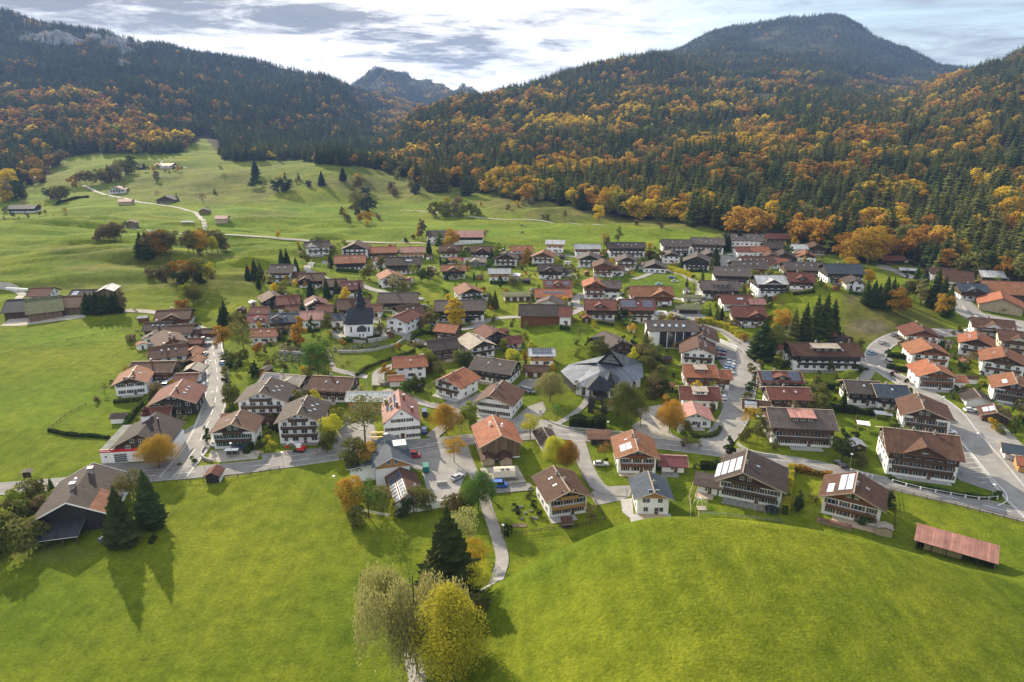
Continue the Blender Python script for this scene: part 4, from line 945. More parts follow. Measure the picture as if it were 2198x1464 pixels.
('orange-brown roofed bungalow with two skylights in the gardens',567,737,52,'E',11,1.4,4,'or','wk','k2 nochim'),
('small dark blue roofed house left of the church',724,702,22,'E',10,1.3,14,'bl','wk','nochim nb'),
('brown-roofed house directly behind the church spire',760,679,58,'E',14,1.6,6,'br','wd','nb'),
('small brown barn roof right behind the church',806,681,22,'E',9,1.2,6,'rd','wd','nochim nb'),
('low brown roof left behind the church',700,680,34,'E',9,1.1,10,'rd','d','nochim nb'),
('long grey-roofed chalet with black gable on the open lawn',854,668,72,'E',14,1.9,6,'gy','wk',''),
('dark barn-house with brown roof beside the church road',887,690,44,'E',13,1.5,26,'br','wk','k2 nb nochim'),
('white vicarage with many grey shutters beside the churchyard',851,712,44,'G',15,2.1,-24,'rd','w','sh nb nochim'),
# street left
('uppermost brown chalet of the left street with pale roof strip',372,704,58,'E',15,1.8,12,'br','wr','x big'),
('brown-roofed timber house left edge of the street row',338,727,48,'E',12,1.7,8,'dk','wr','k3 nb'),
('dark maroon roofed house in the street row',386,731,46,'E',12,1.5,8,'br','wd','nochim nb'),
('small white-walled shed roof at the top of the street',408,716,22,'E',7,1,6,'br','w','nochim nowin'),
('brown garage beside the parked street cars',410,729,26,'E',7,1,6,'br','w','nochim garage dk nowin'),
('brown timber hut at the street head',444,726,26,'E',7,1,4,'br','r','nochim nowin'),
('low pale gable house at the meadow edge of the street row',330,738,40,'G',10,1,14,'gy','w','nochim nb'),
('brown gable farmhouse in the middle of the street row',374,757,54,'G',20,1.6,38,'br','wr','k1 nb R'),
('small garage with brown roof and red-brown doors by the street',418,748,26,'E',7,1,6,'rd','r','nochim nowin'),
('white-sided farmhouse with long brown roof in the street row',366,792,66,'E',15,2.2,24,'br','w','k3 nb'),
('ochre gabled garage with white door on the street',409,776,30,'G',10,1.1,6,'ob','wr','nochim garage nowin nb'),
('brown-roofed garage in front of the ochre garage',412,792,32,'G',8,1.1,6,'ob','d','nochim nowin nb'),
('pale-roofed garage with dark door on the street',413,811,34,'G',8,1.1,6,'cr','wr','nochim garage dk nowin nb'),
('long maroon-roofed timber house with red-brown boards',325,822,82,'E',13,1.8,4,'br','wr','nb'),
('tan-roofed white farmhouse at the meadow edge',284,848,60,'G',18,1.9,16,'ob','wd','k1 nb R'),
('white garage with brown roof and white vans in front',399,834,38,'E',10,1.1,6,'rd','w','nochim nowin'),
('huge dark chalet with maroon roof and low porch on the street',374,893,88,'G',21,1.9,10,'rd','k','b k3 R'),
('red lean-to garage joined to the huge dark chalet',340,905,40,'E',8,1,10,'rd','w','nochim nowin'),
# far
('large dark farm barn at the left edge of the meadow',52,682,66,'E',18,1.4,14,'bk','d','barn nochim'),
('green-grey barn roof in the middle of the left farm',100,686,56,'E',22,1.6,28,'gn','o','barn nochim'),
('brown farm building at the right end of the left farm',150,674,60,'E',16,1.5,10,'br','o','barn nochim'),
('small red-roofed farmhouse behind the left farm barns',85,652,34,'E',12,1.8,10,'rd','w','nochim nb'),
('brown-roofed byre with pale panel behind the left farm',172,650,40,'E',12,1.2,8,'dk','w','barn nochim sT.3.2.2'),
('grey metal-roofed hay barn behind the row of firs',228,640,28,'G',12,1.5,16,'lt','o','barn nochim nb'),
('white chalet with pink roof beside the far lane',252,415,28,'G',14,1.8,10,'pk','w','nochim b'),
('pink-roofed hay barn below the far lane',268,440,24,'E',10,1.5,4,'pk','l','barn nochim'),
('dark log farmhouse beside the far lane',356,436,34,'G',16,1.5,10,'dk','d','nochim nb'),
('small grey hay hut near the lane fork',438,459,18,'G',10,1.3,14,'gy','o','barn nochim nb'),
('pink-roofed pale hay barn on the bright meadow',475,479,22,'E',9,1.6,3,'pk','l','barn nochim'),
('brown hay hut beside the rounded copse',282,489,18,'G',10,1.7,14,'br','o','barn nochim nb'),
('long dark farmhouse at the far left edge',46,456,48,'E',14,1.6,6,'bk','wk','nochim nb'),
('red-roofed farm hamlet house under the left mountain',351,361,34,'E',16,1.5,3,'pk','wd','nochim nb'),
('pale hut in the brown clearing under the left mountain',69,391,22,'G',14,1.5,4,'cr','l','nochim nb'),
('small hut beside the red-roofed hamlet house',300,364,12,'E',9,1.2,3,'gy','d','nochim nb nowin'),
]
for h in Hs:
    if h[3] == 0: continue
    off = 0
    if ' off' in h[10] or h[10].endswith('off'): off = -.22 if h[7] < 0 else .2
    if 'wide farmhouse' in h[0]: off = -.3
    barnish = 'barn' in h[10].split() or 'nowin' in h[10].split()
    nm, ct = 'house', 'house'
    l = h[0]
    for w_, a, b_ in (('garage', 'garage', 'garage'), ('carport', 'carport', 'carport'), ('barn', 'barn', 'barn'), ('hall', 'hall', 'hall'), ('hut', 'hut', 'hut'), ('shed', 'shed', 'shed'), ('inn', 'inn', 'inn'), ('hotel', 'hotel', 'hotel')):
        if barnish and w_ in l.split(): nm, ct = a, b_; break
    house(l, h[1], h[2], h[3], h[4], h[5], h[6], h[7], h[8], h[9], h[10], name=nm, cat=ct, off=off)
# ---------------------------------------------------------------- buildings with a shape of their own
def reg(o, u, v, w, p, label, D=12): HOUSES.append(dict(o=o, u=u, v=v, w=w, p=p, label=label, W=w*scale(p), D=D, he=6, rot=0))
def root_at(name, u, v, rot, label, cat, w=60, D=12):
    p = P(u, v); o = link(name, None, None, p, R(rot)); tag(o, label, cat); reg(o, u, v, w, p, label, D); return o, scale(p), p
def part(nm, b, m, par, **k): return link(nm, b.mesh(nm, m), par, **k)
ID = lambda a, b, z: (b, a, z)
def simple_gable(root, W_, D, he, hr, roofc, wallm, oh=1, x0=0, th=.2, name='roof'):
    b = MB(); k = lambda a, bb, z: (x0+bb, a, z); gable(b, k, 0, D, W_/2, -2, he, hr); part('wall', b, wallm, root)
    r = MB(); kk = (hr-he)/(W_/2); e = W_/2+oh
    roof_slab(r, k, D+oh, -oh, -e, he-oh*kk+.06, 0, hr+.06, th); roof_slab(r, k, -oh, D+oh, e, he-oh*kk+.06, 0, hr+.06, th)
    return part(name, r, [rmat(roofc), dwood], root)
def win(root, x, y, z, w=1.1, h=1.25, sh=None, r=0):
    o = link('window', win_frame(w, h, sh), root, (x, y, z), r); link('pane', win_pane(w, h), o); return o
# the inn
def inn():
    o, s, p = root_at('inn', 865, 945, 12, 'old white inn with pink roof, glossy solar panels and tall chimneys', 'inn', 82, 20)
    Wd = 76*s; he = 6.3; hr = he+Wd/2*.86; ro = simple_gable(o, Wd, 16, he, hr, 'pk', plaster, .45)
    for fl, xs in ((1.5, (-.4, -.2, .2, .4)), (4.2, (-.38, -.19, 0, .22, .4)), (7.1, (-.2, 0, .22))):
        for x in xs: win(o, x*Wd, -.06, fl, .95, 1.1, 'b')
    link('door', door_me(), o, (0, -.05, 0), 0, 1.25)
    part('emblem', MB().box(-.35, .35, -.06, .02, 9.0, 9.7), shut, o); part('sign_board', MB().box(-1.9, -1.3, -.08, .02, 1.5, 2.0), shut, o)
    for i in range(7):
        for sd in (1,): win(o, Wd/2+.06, 1.6+i*2.1, 1.5, .95, 1.1, None, R(90)); win(o, Wd/2+.06, 1.6+i*2.1, 4.2, .95, 1.1, None, R(90))
    an = math.atan(.86)
    for i in range(5):
        for j in range(3):
            if (i, j) in ((0, 2), (2, 1)): continue
            xx = -Wd/2*(.28+.22*j); q = link('solar_panel', pan_me(False), ro, (xx, 5.2+i*2.15, hr-abs(xx)*.86+.3)); q.rotation_euler = (0, -an, 0); q.scale = (1.25, 1.3, 1)
    for x, y in ((-1.2, 3), (1.3, 9), (3.6, 2.6), (-4.6, 13)):
        link('chimney', shared('tallchim', lambda: MB().box(-.35, .35, -.45, .45, -1.5, 1.9).box(-.42, .42, -.52, .52, 1.9, 2.05, 1).mesh('chimney', [mat('red_brick', (.2, .07, .045), .9, .3, 3), metal])), ro, (x, y, hr-abs(x)*.86+.2))
inn()
# old barn house by the fire station
def old_farm():
    o, s, p = root_at('farmhouse', 160, 1142, 14, 'old dark timber farmhouse with blue-black lean-to left of the firs', 'farmhouse', 150, 26)
    Wd = 132*s; he = 5.0; hr = he+Wd/2*.5; b = MB(); gable(b, ID, 0, 19, Wd/2, -2, he, hr); part('wall', b, bwood, o)
    part('plaster_wall', MB().box(Wd/2-5, Wd/2+.15, 12, 19.1, -2, 5), plaster, o)
    r = MB(); e = Wd/2+1.2; kk = .5; roof_slab(r, ID, 20, -1.2, -e, he-1.2*kk+.06, 0, hr+.06); roof_slab(r, ID, 9, 20, e, he-1.2*kk+.06, 0, hr+.06); roof_slab(r, ID, -1.2, 9, e*.52, hr-e*.52*kk+.06, 0, hr+.06)
    ro = part('roof', r, [rmat('dk'), dwood], o)
    r = MB(); roof_slab(r, ID, -1.2, 8.98, e, he-1.2*kk+.05, e*.52+.02, hr-e*.52*kk+.05); rp = part('roof_patch', r, [rmat('ob'), dwood], o); rp['label'] = 'pale rust tiled part of the roof'
    vb = MB()
    for A in (-1.26, 20.06):
        for sg in (-1, 1): vb.bar((sg*e, A, he-1.2*kk+.16), (0, A, hr+.16), .09, .3)
    link('verge_board', vb.mesh('verge_board', trimw), ro)
    for y in (7, 15): link('chimney', shared('bigchim', lambda: MB().box(-.6, .6, -.6, .6, -1.5, 1.6).box(-.7, .7, -.7, .7, 1.6, 1.75, 1).mesh('chimney', [chm, cap])), ro, (0.9 if y > 14 else -.9, y, hr-.3))
    link('vent_dome', MB().cyl((0, 0), .8, .2, 0, .6, 10).mesh('vent_dome', metal), ro, (-2.4, 13.5, hr-1.1))
    # lean-to
    l = MB(); k = lambda a, bb, z: (a, bb, z); roof_slab(l, k, -Wd*.47, Wd*.2, -6.5, 2.3, -.1, 3.5, .14); lt = part('lean_to_roof', l, [rmat('bk'), trimw], o)
    for x in (-.45, -.24, -.03, .18): part('post', MB().box(x*Wd-.12, x*Wd+.12, -6.2, -5.96, -1, 2.4), dwood, o)
    for i in range(3): win(o, Wd/2+.2, 13+i*2.2, 2, 1, 1.2, None, R(90))
old_farm()
def fire_station():
    o, s, p = root_at('fire_station', 300, 990, 8, 'white fire station with red band and two glazed garage doors', 'fire station', 150, 24)
    Wd = 152*s; h = 4.3
    part('wall', MB().box(-Wd/2, Wd/2-1, 0, 12, -2, h), plaster, o); b = MB(); kf = lambda a, bb, z: (a, bb, z)
    roof_slab(b, kf, -Wd/2, .5, 0.05, h, 18, h+.05, .12); part('flat_roof', b, [mat('gravel_roof', (.17, .18, .15), .95, .3, .6), plaster], o)
    part('garage_wing_wall', MB().box(-Wd/2+.1, 0, 12.1, 17.9, -2, h-.1), plaster, o)
    part('red_band', MB().box(-Wd/2-.05, .2, -.12, .02, h-.75, h+.25), mat('signal_red', (.55, .03, .04), .5, .1, 1), o)
    part('white_band_text', MB().box(-Wd/2+.2, -Wd/2+3.2, -.15, -.1, h-.4, h-.15), trimw, o)
    gm = mat('door_panel', (.6, .6, .6), .5, .05, 1)
    for x in (-Wd*.24, Wd*.14):
        g = part('garage_door', MB().box(x-1.9, x+1.9, -.08, .02, 0, 3.0), gm, o)
        for i in range(4): part('pane', MB().box(x-1.75, x+1.75, -.13, -.06, .35+i*.66, .8+i*.66), glass, g)
    for x in (-Wd*.055, -Wd*.015): win(o, x, -.07, 2.0, .6, .9)
    part('round_sign', MB().box(-Wd*.43-.25, -Wd*.43+.25, -.09, .02, 1.9, 2.4), shut, o)
    part('emblem', MB().prism([(0, 0)], 0, 0) if 0 else MB().quad((Wd*.25-.5, -.1, 2.9), (Wd*.25-.5, -.1, 2.1), (Wd*.25, -.1, 1.7), (Wd*.25+.5, -.1, 2.1), (Wd*.25+.5, -.1, 2.9)).box(Wd*.25-.6, Wd*.25+.6, -.05, .02, 1.6, 3.0, 0), mat('signal_red', (1, 0, 0)), o)
    # gabled main house over the right half
    x0 = Wd*.05; W2 = Wd*.66; he = 5.6; hr = he+W2/2*.5; b = MB(); k = lambda a, bb, z: (x0+bb, a, z); gable(b, k, -.08, 15, W2/2, h+.02, he, hr); part('upper_wall', b, dwood, o)
    part('rear_wall', MB().box(x0-W2/2+2, x0+W2/2, 12, 15, -2, h+.1), plaster, o)
    r = MB(); e = W2/2+1.3; roof_slab(r, k, 16, -1.4, -e, he-.65+.06, 0, hr+.06); roof_slab(r, k, -1.4, 16, e, he-.65+.06, 0, hr+.06); ro = part('roof', r, [rmat('dk'), dwood], o)
    for x in (-2.2, 0.3, 2.6): win(o, x0+x, -.14, 6.9, 1.05, 1.0); 
    for x in (-3.6, .2, 3.8): win(o, x0+x, -.14, 5.0, 1.2, 1.0)
    part('flue', MB().cyl((x0+3, 8), .22, .22, 6, 10.5), blackm, ro)
    t = part('siren_tower', MB().box(x0-3.0, x0-.6, 11, 13.5, 6, 10.2), plaster, o); tr = MB(); q = (x0-1.8, 12.2)
    tr.cyl(q, 1.9, .9, 10.2, 11.2, 8); tr.cyl(q, .9, 1.1, 11.2, 12, 8); tr.cyl(q, 1.1, .1, 12, 12.9, 8); part('tower_cap', tr, rmat('mr'), t)
fire_station()
# church
def church():
    o, s, p = root_at('church', 768, 723, 8, 'white church with dark slate roof and black needle spire', 'church', 60, 14)
    L_ = 58*s; W_ = 9.0; he = 6.2; hr = 12.6; sl = roofmat('slate', (.045, .052, .062), .5)
    pts = [(L_*.55, 0), (L_*.55, W_), (-L_*.32, W_), (-L_*.47, W_*.78), (-L_*.52, W_*.5), (-L_*.47, W_*.22), (-L_*.32, 0)]
    b = MB(); b.prism(pts[::1], -2, he)
    b.quad((L_*.55, 0, he), (L_*.55, W_, he), (L_*.55, W_/2, hr)); part('wall', b, plaster, o)
    r = MB(); e = .5; A = (-L_*.3, W_/2, hr); B = (L_*.55+e, W_/2, hr)
    pe = [(x+(e if x > 0 else -e*.6), y+(e if y > W_/2+.1 else (-e if y < W_/2-.1 else 0)), he-.3) for x, y in pts]
    uvs = lambda n: [(0.1+i, 0.1+i*.5) for i in range(n)]
    r.quad(pe[0], B, A, pe[6], uv=[(0, 5), (0, 0), (10, 0), (10, 5)]); r.quad(pe[1], pe[2], A, B, uv=[(0, 5), (10, 5), (10, 0), (0, 0)])
    for i in range(2, 6): r.quad(pe[i], pe[i+1], A, uv=[(0, 5), (3, 5), (1.5, 0.1)])
    part('roof', r, sl, o)
    # side chapel / sacristy
    b = MB(); b.box(L_*.02, L_*.32, -2.8, .3, -2, 3.4); part('sacristy', b, plaster, o)
    r = MB(); r.quad((L_*.0, -3.2, 3.3), (L_*.17, -1.4, 5.2), (L_*.17, .2, 5.6), (L_*.0, .2, 4.4), uv=[(0, 3), (2, 1), (2, 0), (0, .1)]); r.quad((L_*.17, -1.4, 5.2), (L_*.34, -3.2, 3.3), (L_*.34, .2, 4.4), (L_*.17, .2, 5.6), uv=[(0, 1), (3, 3), (3, 0), (0, .1)]); r.quad((0, -3.2, 3.3), (L_*.34, -3.2, 3.3), (L_*.17, -1.4, 5.2), uv=[(0, 3), (4, 3), (2, .1)])
    part('sacristy_roof', r, sl, o)
    for x in (.1, .22): part('window', MB().box(L_*x-.3, L_*x+.3, -2.9, -2.75, 1, 2.1), glass, o)
    part('window', MB().box(-L_*.22-.4, -L_*.22+.4, -.1, .05, 2.3, 4.9), mat('church_glass', (.12, .07, .06), .3), o)
    for x in (.42,): part('window', MB().box(L_*x-.4, L_*x+.4, -.1, .05, 2.3, 4.6), glass, o)
    t = MB(); c = (L_*.14, W_*.66); t.box(c[0]-1.9, c[0]+1.9, c[1]-1.9, c[1]+1.9, 6, 14.2); part('tower', t, bwood, o)
    t = MB(); n = 8
    for (z0, r0, z1, r1) in ((14.0, 2.9, 15.4, 1.9), (15.4, 1.9, 18.5, 1.05), (18.5, 1.05, 25.5, .08)): t.cyl(c, r0, r1, z0, z1, n)
    t.cyl(c, .06, .05, 25.5, 27); t.box(c[0]-.5, c[0]+.5, c[1]-.05, c[1]+.05, 26.3, 26.5); part('spire', t, sl, o)
    return o
church()
def churchyard():
    # curved white retaining wall and the graves behind it
    px = [(712,712),(716,722),(728,728),(748,732),(775,735),(800,733),(825,727),(842,719)]
    b = MB(); q = [P(u, v+2) for u, v in px]
    pts = []
    for i in range(len(q)-1):
        for k in range(3): f = k/3; pts.append(tuple(q[i][j]*(1-f)+q[i+1][j]*f for j in range(3)))
    pts.append(q[-1])
    for a, c in zip(pts, pts[1:]):
        z = (a[2]+c[2])/2; b.bar((a[0], a[1], z+.1), (c[0], c[1], z+.1), .5, 2.6); b.bar((a[0], a[1], z+1.45), (c[0], c[1], z+1.45), .7, .14, mi=1)
    o = link('churchyard_wall', b.mesh('churchyard_wall', [mat('whitewashed_stone', (.36, .34, .31), .95, .3, .7, bump=.5), concrete])); tag(o, 'curved whitewashed stone wall around the churchyard', 'wall')
    gm = shared('grave', lambda: MB().box(-.35, .35, -.12, .12, 0, 1.0).box(-.4, .4, -1.7, -.1, 0, .18, 1).mesh('gravestone', [stone, mat('grave_plants', (.05, .08, .03), .9, .5, 3)]))
    r = random.Random(5); n = 0
    def graves(u0, v0, u1, v1, k, grp, sc=1.0):
        for i in range(k):
            f = (i+.5)/k; u = u0+(u1-u0)*f+r.uniform(-2, 2); v = v0+(v1-v0)*f+r.uniform(-1.5, 1.5)
            g = link('gravestone', gm, None, P(u, v), r.uniform(-.3, .3), sc*r.uniform(.8, 1.3)); tag(g, 'small grey gravestone '+grp, 'gravestone', 'gravestones '+grp)
    for rr in range(3): graves(800, 716-rr*5, 842-rr*4, 712-rr*5, 9, 'right of the church inside the curved wall')
    for rr in range(2): graves(716, 712-rr*6, 737, 714-rr*6, 5, 'left of the church inside the curved wall')
    for rr in range(4): graves(598, 742+rr*10, 668, 756+rr*7, 10, 'in the cemetery terraces below the church')
    graves(705, 752, 830, 742, 14, 'along the terrace wall below the church')
    for (pp, lab) in (([(725,757),(770,757),(810,752),(850,742),(868,730)], 'low pale terrace wall with plants below the church'), ([(600,757),(640,760),(690,768)], 'low stone wall across the cemetery terraces')):
        b = MB(); q = [P(*a) for a in pp]
        for a, c in zip(q, q[1:]): b.bar((a[0], a[1], a[2]+.5), (c[0], c[1], c[2]+.5), .5, 1.3)
        o = link('terrace_wall', b.mesh('terrace_wall', mat('whitewashed_stone', (1, 1, 1)))); tag(o, lab, 'wall')
churchyard()
def church_hall():
    o, s, p = root_at('church_hall', 1292, 836, -4, 'modern church hall with folded grey metal tent roof and glass triangle', 'church', 170, 30)
    def g(u, v, z):      # a corner from where it stands in the photograph
        b = tanv(v); a = (u-CX)/F*(cp+b*sp); y = (HC-(p[2]+z))/b; c = Vector((a*y, y, p[2]+z))-Vector(p); return c
    rm = roofmat('standing_seam', (.165, .18, .20), .42, True); o.rotation_euler = (0, 0, 0)
    # eave corners, peak, ridges
    E = [g(1203, 797, 4.2), g(1232, 826, 4.2), g(1270, 833, 4.2), g(1325, 834, 4.2), g(1382, 809, 4.2), g(1378, 778, 4.2), g(1300, 762, 4.2), g(1222, 782, 4.2)]
    pk = g(1311, 752, 19); m1 = g(1280, 780, 8.0); m2 = g(1308, 796, 8.5); fr_ = g(1288, 798, 8.3); rl = g(1282, 778, 9.6); rr_ = g(1339, 787, 8.2)
    r = MB()
    def face(*q):
        q = [Vector(x) for x in q]; ex = (q[1]-q[0]).normalized(); n_ = ex.cross(q[2]-q[0]).normalized(); ey = n_.cross(ex)
        r.quad(*q, uv=[((x-q[0]).dot(ex)+.01, (x-q[0]).dot(ey)+20) for x in q])
    face(E[0], E[1], m1); face(E[0], m1, rl, E[7]); face(E[1], E[2], fr_, m1); face(E[2], E[3], fr_); face(m1, fr_, rl)
    face(E[3], E[4], rr_, fr_); face(fr_, rr_, rl); face(E[4], E[5], pk, rr_); face(E[5], E[6], pk); face(E[6], E[7], rl, pk)
    part('roof', r, rm, o)
    # the glazed triangle under the peak, in a black frame
    t = MB(); a = rl+Vector((0, -.4, 0)); b2 = rr_+Vector((0, -.4, .2)); t.quad(a, b2, pk); part('gable_frame', t, bwood, o)
    cc = (a+b2+pk)/3; f = .66; t = MB(); t.quad(*[cc+(x-cc)*f+Vector((0, -.15, 0)) for x in (a, b2, pk)]); gl = part('window', t, glassmat('church_hall_glass', (.22, .26, .27), .1), o)
    for k in (.33, .66):
        q0 = cc+(a-cc)*f; q1 = cc+(b2-cc)*f; q2 = cc+(pk-cc)*f; part('glazing_bar', MB().bar(q0.lerp(q2, k)+Vector((0, -.2, 0)), q1.lerp(q2, k)+Vector((0, -.2, 0)), .12), blackm, gl)
    part('glazing_bar', MB().bar(q0.lerp(q1, .5)+Vector((0, -.2, 0)), q2+Vector((0, -.2, 0)), .12), blackm, gl)
    # folded little spire over the porch
    ap = g(1309, 797, 12.5); b3 = [g(1300, 834, 4.2), g(1325, 834, 4.2), g(1330, 812, 6.0), g(1296, 812, 6.0)]; t = MB()
    for i in range(4): t.quad(b3[i], b3[(i+1) % 4], ap, uv=[(0.1, 30), (4, 30), (2, 22)])
    part('porch_spire', t, roofmat('standing_seam_dark', (.10, .115, .13), .45, True), o)
    # walls a step inside the eaves
    cen = sum((e for e in E), Vector())/len(E); poly = [(cen.lerp(e, .93).x, cen.lerp(e, .93).y) for e in E]
    w = MB()
    for i in range(len(poly)):
        j = (i+1) % len(poly); a, c = poly[i], poly[j]
        w.quad((*a, -2), (*c, -2), (*c, 4.05), (*a, 4.05), mi=1 if i in (0, 7) else 0)
    part('wall', w, [plaster, bwood], o)
    for x in (.15, .5, .85):
        q = Vector((*poly[2], 0)).lerp(Vector((*poly[3], 0)), x); part('window', MB().box(q.x-.7, q.x+.7, q.y-.15, q.y+.1, .6, 3.2), glass, o)
    for i, k in ((3, .3), (3, .7), (1, .5)):
        q = Vector((*poly[i], 0)).lerp(Vector((*poly[i+1], 0)), k); part('window', MB().box(q.x-.8, q.x+.8, q.y-.3, q.y+.3, .4, 3.4), glass, o)
church_hall()
def belfry():
    o, s, p = root_at('belfry', 1282, 886, -12, 'black timber bell tower on four splayed legs beside the church hall', 'bell tower', 30, 6)
    h = 3.1
    for sx in (-1, 1):
        for sy in (-1, 1):
            l = MB(); x, y = sx*2.6, 3+sy*2.6; l.hexa([(x-.9, y-.9, -.5), (x+.9, y-.9, -.5), (x+.9, y+.9, -.5), (x-.9, y+.9, -.5), (sx*2.1-1.15, 3+sy*2.1-1.15, 5), (sx*2.1+1.15, 3+sy*2.1-1.15, 5), (sx*2.1+1.15, 3+sy*2.1+1.15, 5), (sx*2.1-1.15, 3+sy*2.1+1.15, 5)]); part('leg', l, bwood, o)
    part('deck', MB().box(-h-.3, h+.3, 3-h-.3, 3+h+.3, 5, 6.1), mat('grey_black_timber', (.06, .058, .055), .8, .3, 2), o)
    for sx in (-1, 1):
        for sy in (-1, 1): part('corner_post', MB().box(sx*2.7-.25, sx*2.7+.25, 3+sy*2.7-.25, 3+sy*2.7+.25, 6.1, 9.2), bwood, o)
    part('bell_frame', MB().box(-2, 2, 1.2, 4.8, 6.1, 8.8), bwood, o)
    r = MB(); e = 4.1; c = [(-e, 3-e, 8.9), (e, 3-e, 8.9), (e, 3+e, 8.9), (-e, 3+e, 8.9)]
    for i in range(4): r.quad(c[i], c[(i+1) % 4], (0, 3, 13.2), uv=[(0.1, 26), (8, 26), (4, 21)])
    r.quad(*c[::-1]); part('roof', r, rmat('bk'), o)
belfry()
def barn_terracotta():
    o, s, p = root_at('barn', 1075, 985, 12, 'weathered board barn with terracotta roof by the main crossing', 'barn', 84, 18)
    Wd = 82*s; he = 5.2; hr = he+Wd/2*.5; ro = simple_gable(o, Wd, 13.5, he, hr, 'or', owood, 1.1)
    vb = MB(); e = Wd/2+1.1
    for A in (-1.16, 14.66):
        for sg in (-1, 1): vb.bar((sg*e, A, he-.55+.16), (0, A, hr+.16), .1, .3)
    vb.bar((0, -1.1, hr+.3), (0, 14.6, hr+.3), .4, .1); link('verge_board', vb.mesh('verge_board', verge), ro)
    n = 30
    for i in range(n):       # upright boards, uneven
        x = -Wd/2+Wd*(i+.5)/n; top = hr-abs(x)*.5-.15; part('board', MB().box(x-Wd/n*.44, x+Wd/n*.44, -.05-.05*rnd.random(), .02, .3+.25*rnd.random(), top), owood, o)
    part('plinth', MB().box(-Wd/2-.1, Wd/2+.1, -.18, 13.6, -2, .35), plaster, o)
    for y in (6.5, 8.5): part('chimney', MB().box(-.3, .3, y-.3, y+.3, hr-1.5, hr+1.1), plaster, ro, loc=(-1.8 if y > 7 else 1.7, 0, -.4))
barn_terracotta()
for (u, v, lab) in ((1049, 1000, 'left small boarded hut in front of the terracotta barn'), (1087, 999, 'right small boarded hut in front of the terracotta barn')):
    o, s, p = root_at('hut', u, v, 12, lab, 'hut', 28, 4); ro = simple_gable(o, 3.6, 4.2, 1.9, 2.9, 'br', lwood, .45)
    for i in range(6): part('board', MB().box(-1.7, 1.7, -.06, .02, .05+i*.31, .31+i*.31), lwood, o)
def lodge():
    o, s, p = root_at('wooden_lodge', 1084, 1033, 6, 'rounded wooden lodge painted with a blue and green letter beside the blue van', 'cabin', 52, 6)
    W_ = 46*s; prf = [(0, 0), (0, 1.3), (.9, 2.7), (2.2, 3.1), (3.6, 2.9), (4.4, 1.6), (4.4, 0)]; b = MB()
    for x in (-W_/2, W_/2): q = [(x, a, z) for a, z in prf]; b.quad(*(q if x > 0 else q[::-1]))
    for a, c in zip(prf, prf[1:]): b.quad((-W_/2, a[0], a[1]), (W_/2, a[0], a[1]), (W_/2, c[0], c[1]), (-W_/2, c[0], c[1]), mi=0 if a[1] < 1.2 else 1)
    part('shell', b, [mat('grey_slats', (.20, .185, .165), .8, .25, 2, stretch=(8, 1, 1)), mat('pale_canvas', (.52, .46, .36), .7, .15, 1)], o)
    for x in (-.6, .9): part('skylight', MB().box(x-.5, x+.5, 1.2, 1.9, 2.95, 3.12), glass, o)
    bl = mat('blue_paint', (.03, .22, .5), .5, .1, 1); gr = mat('green_paint', (.2, .45, .05), .5, .1, 1)
    a = MB(); x = -W_*.22
    for sg in (-1, 1): a.bar((x+sg*1.0, -.08, .15), (x, -.08, 1.35), .05, .38)
    part('painted_letter', a, bl, o); a = MB()
    for sg in (-1, 1): a.bar((x+sg*1.15, -.12, .1), (x+sg*.35, -.12, .75), .05, .3)
    part('painted_stripe', a, gr, o)
lodge()
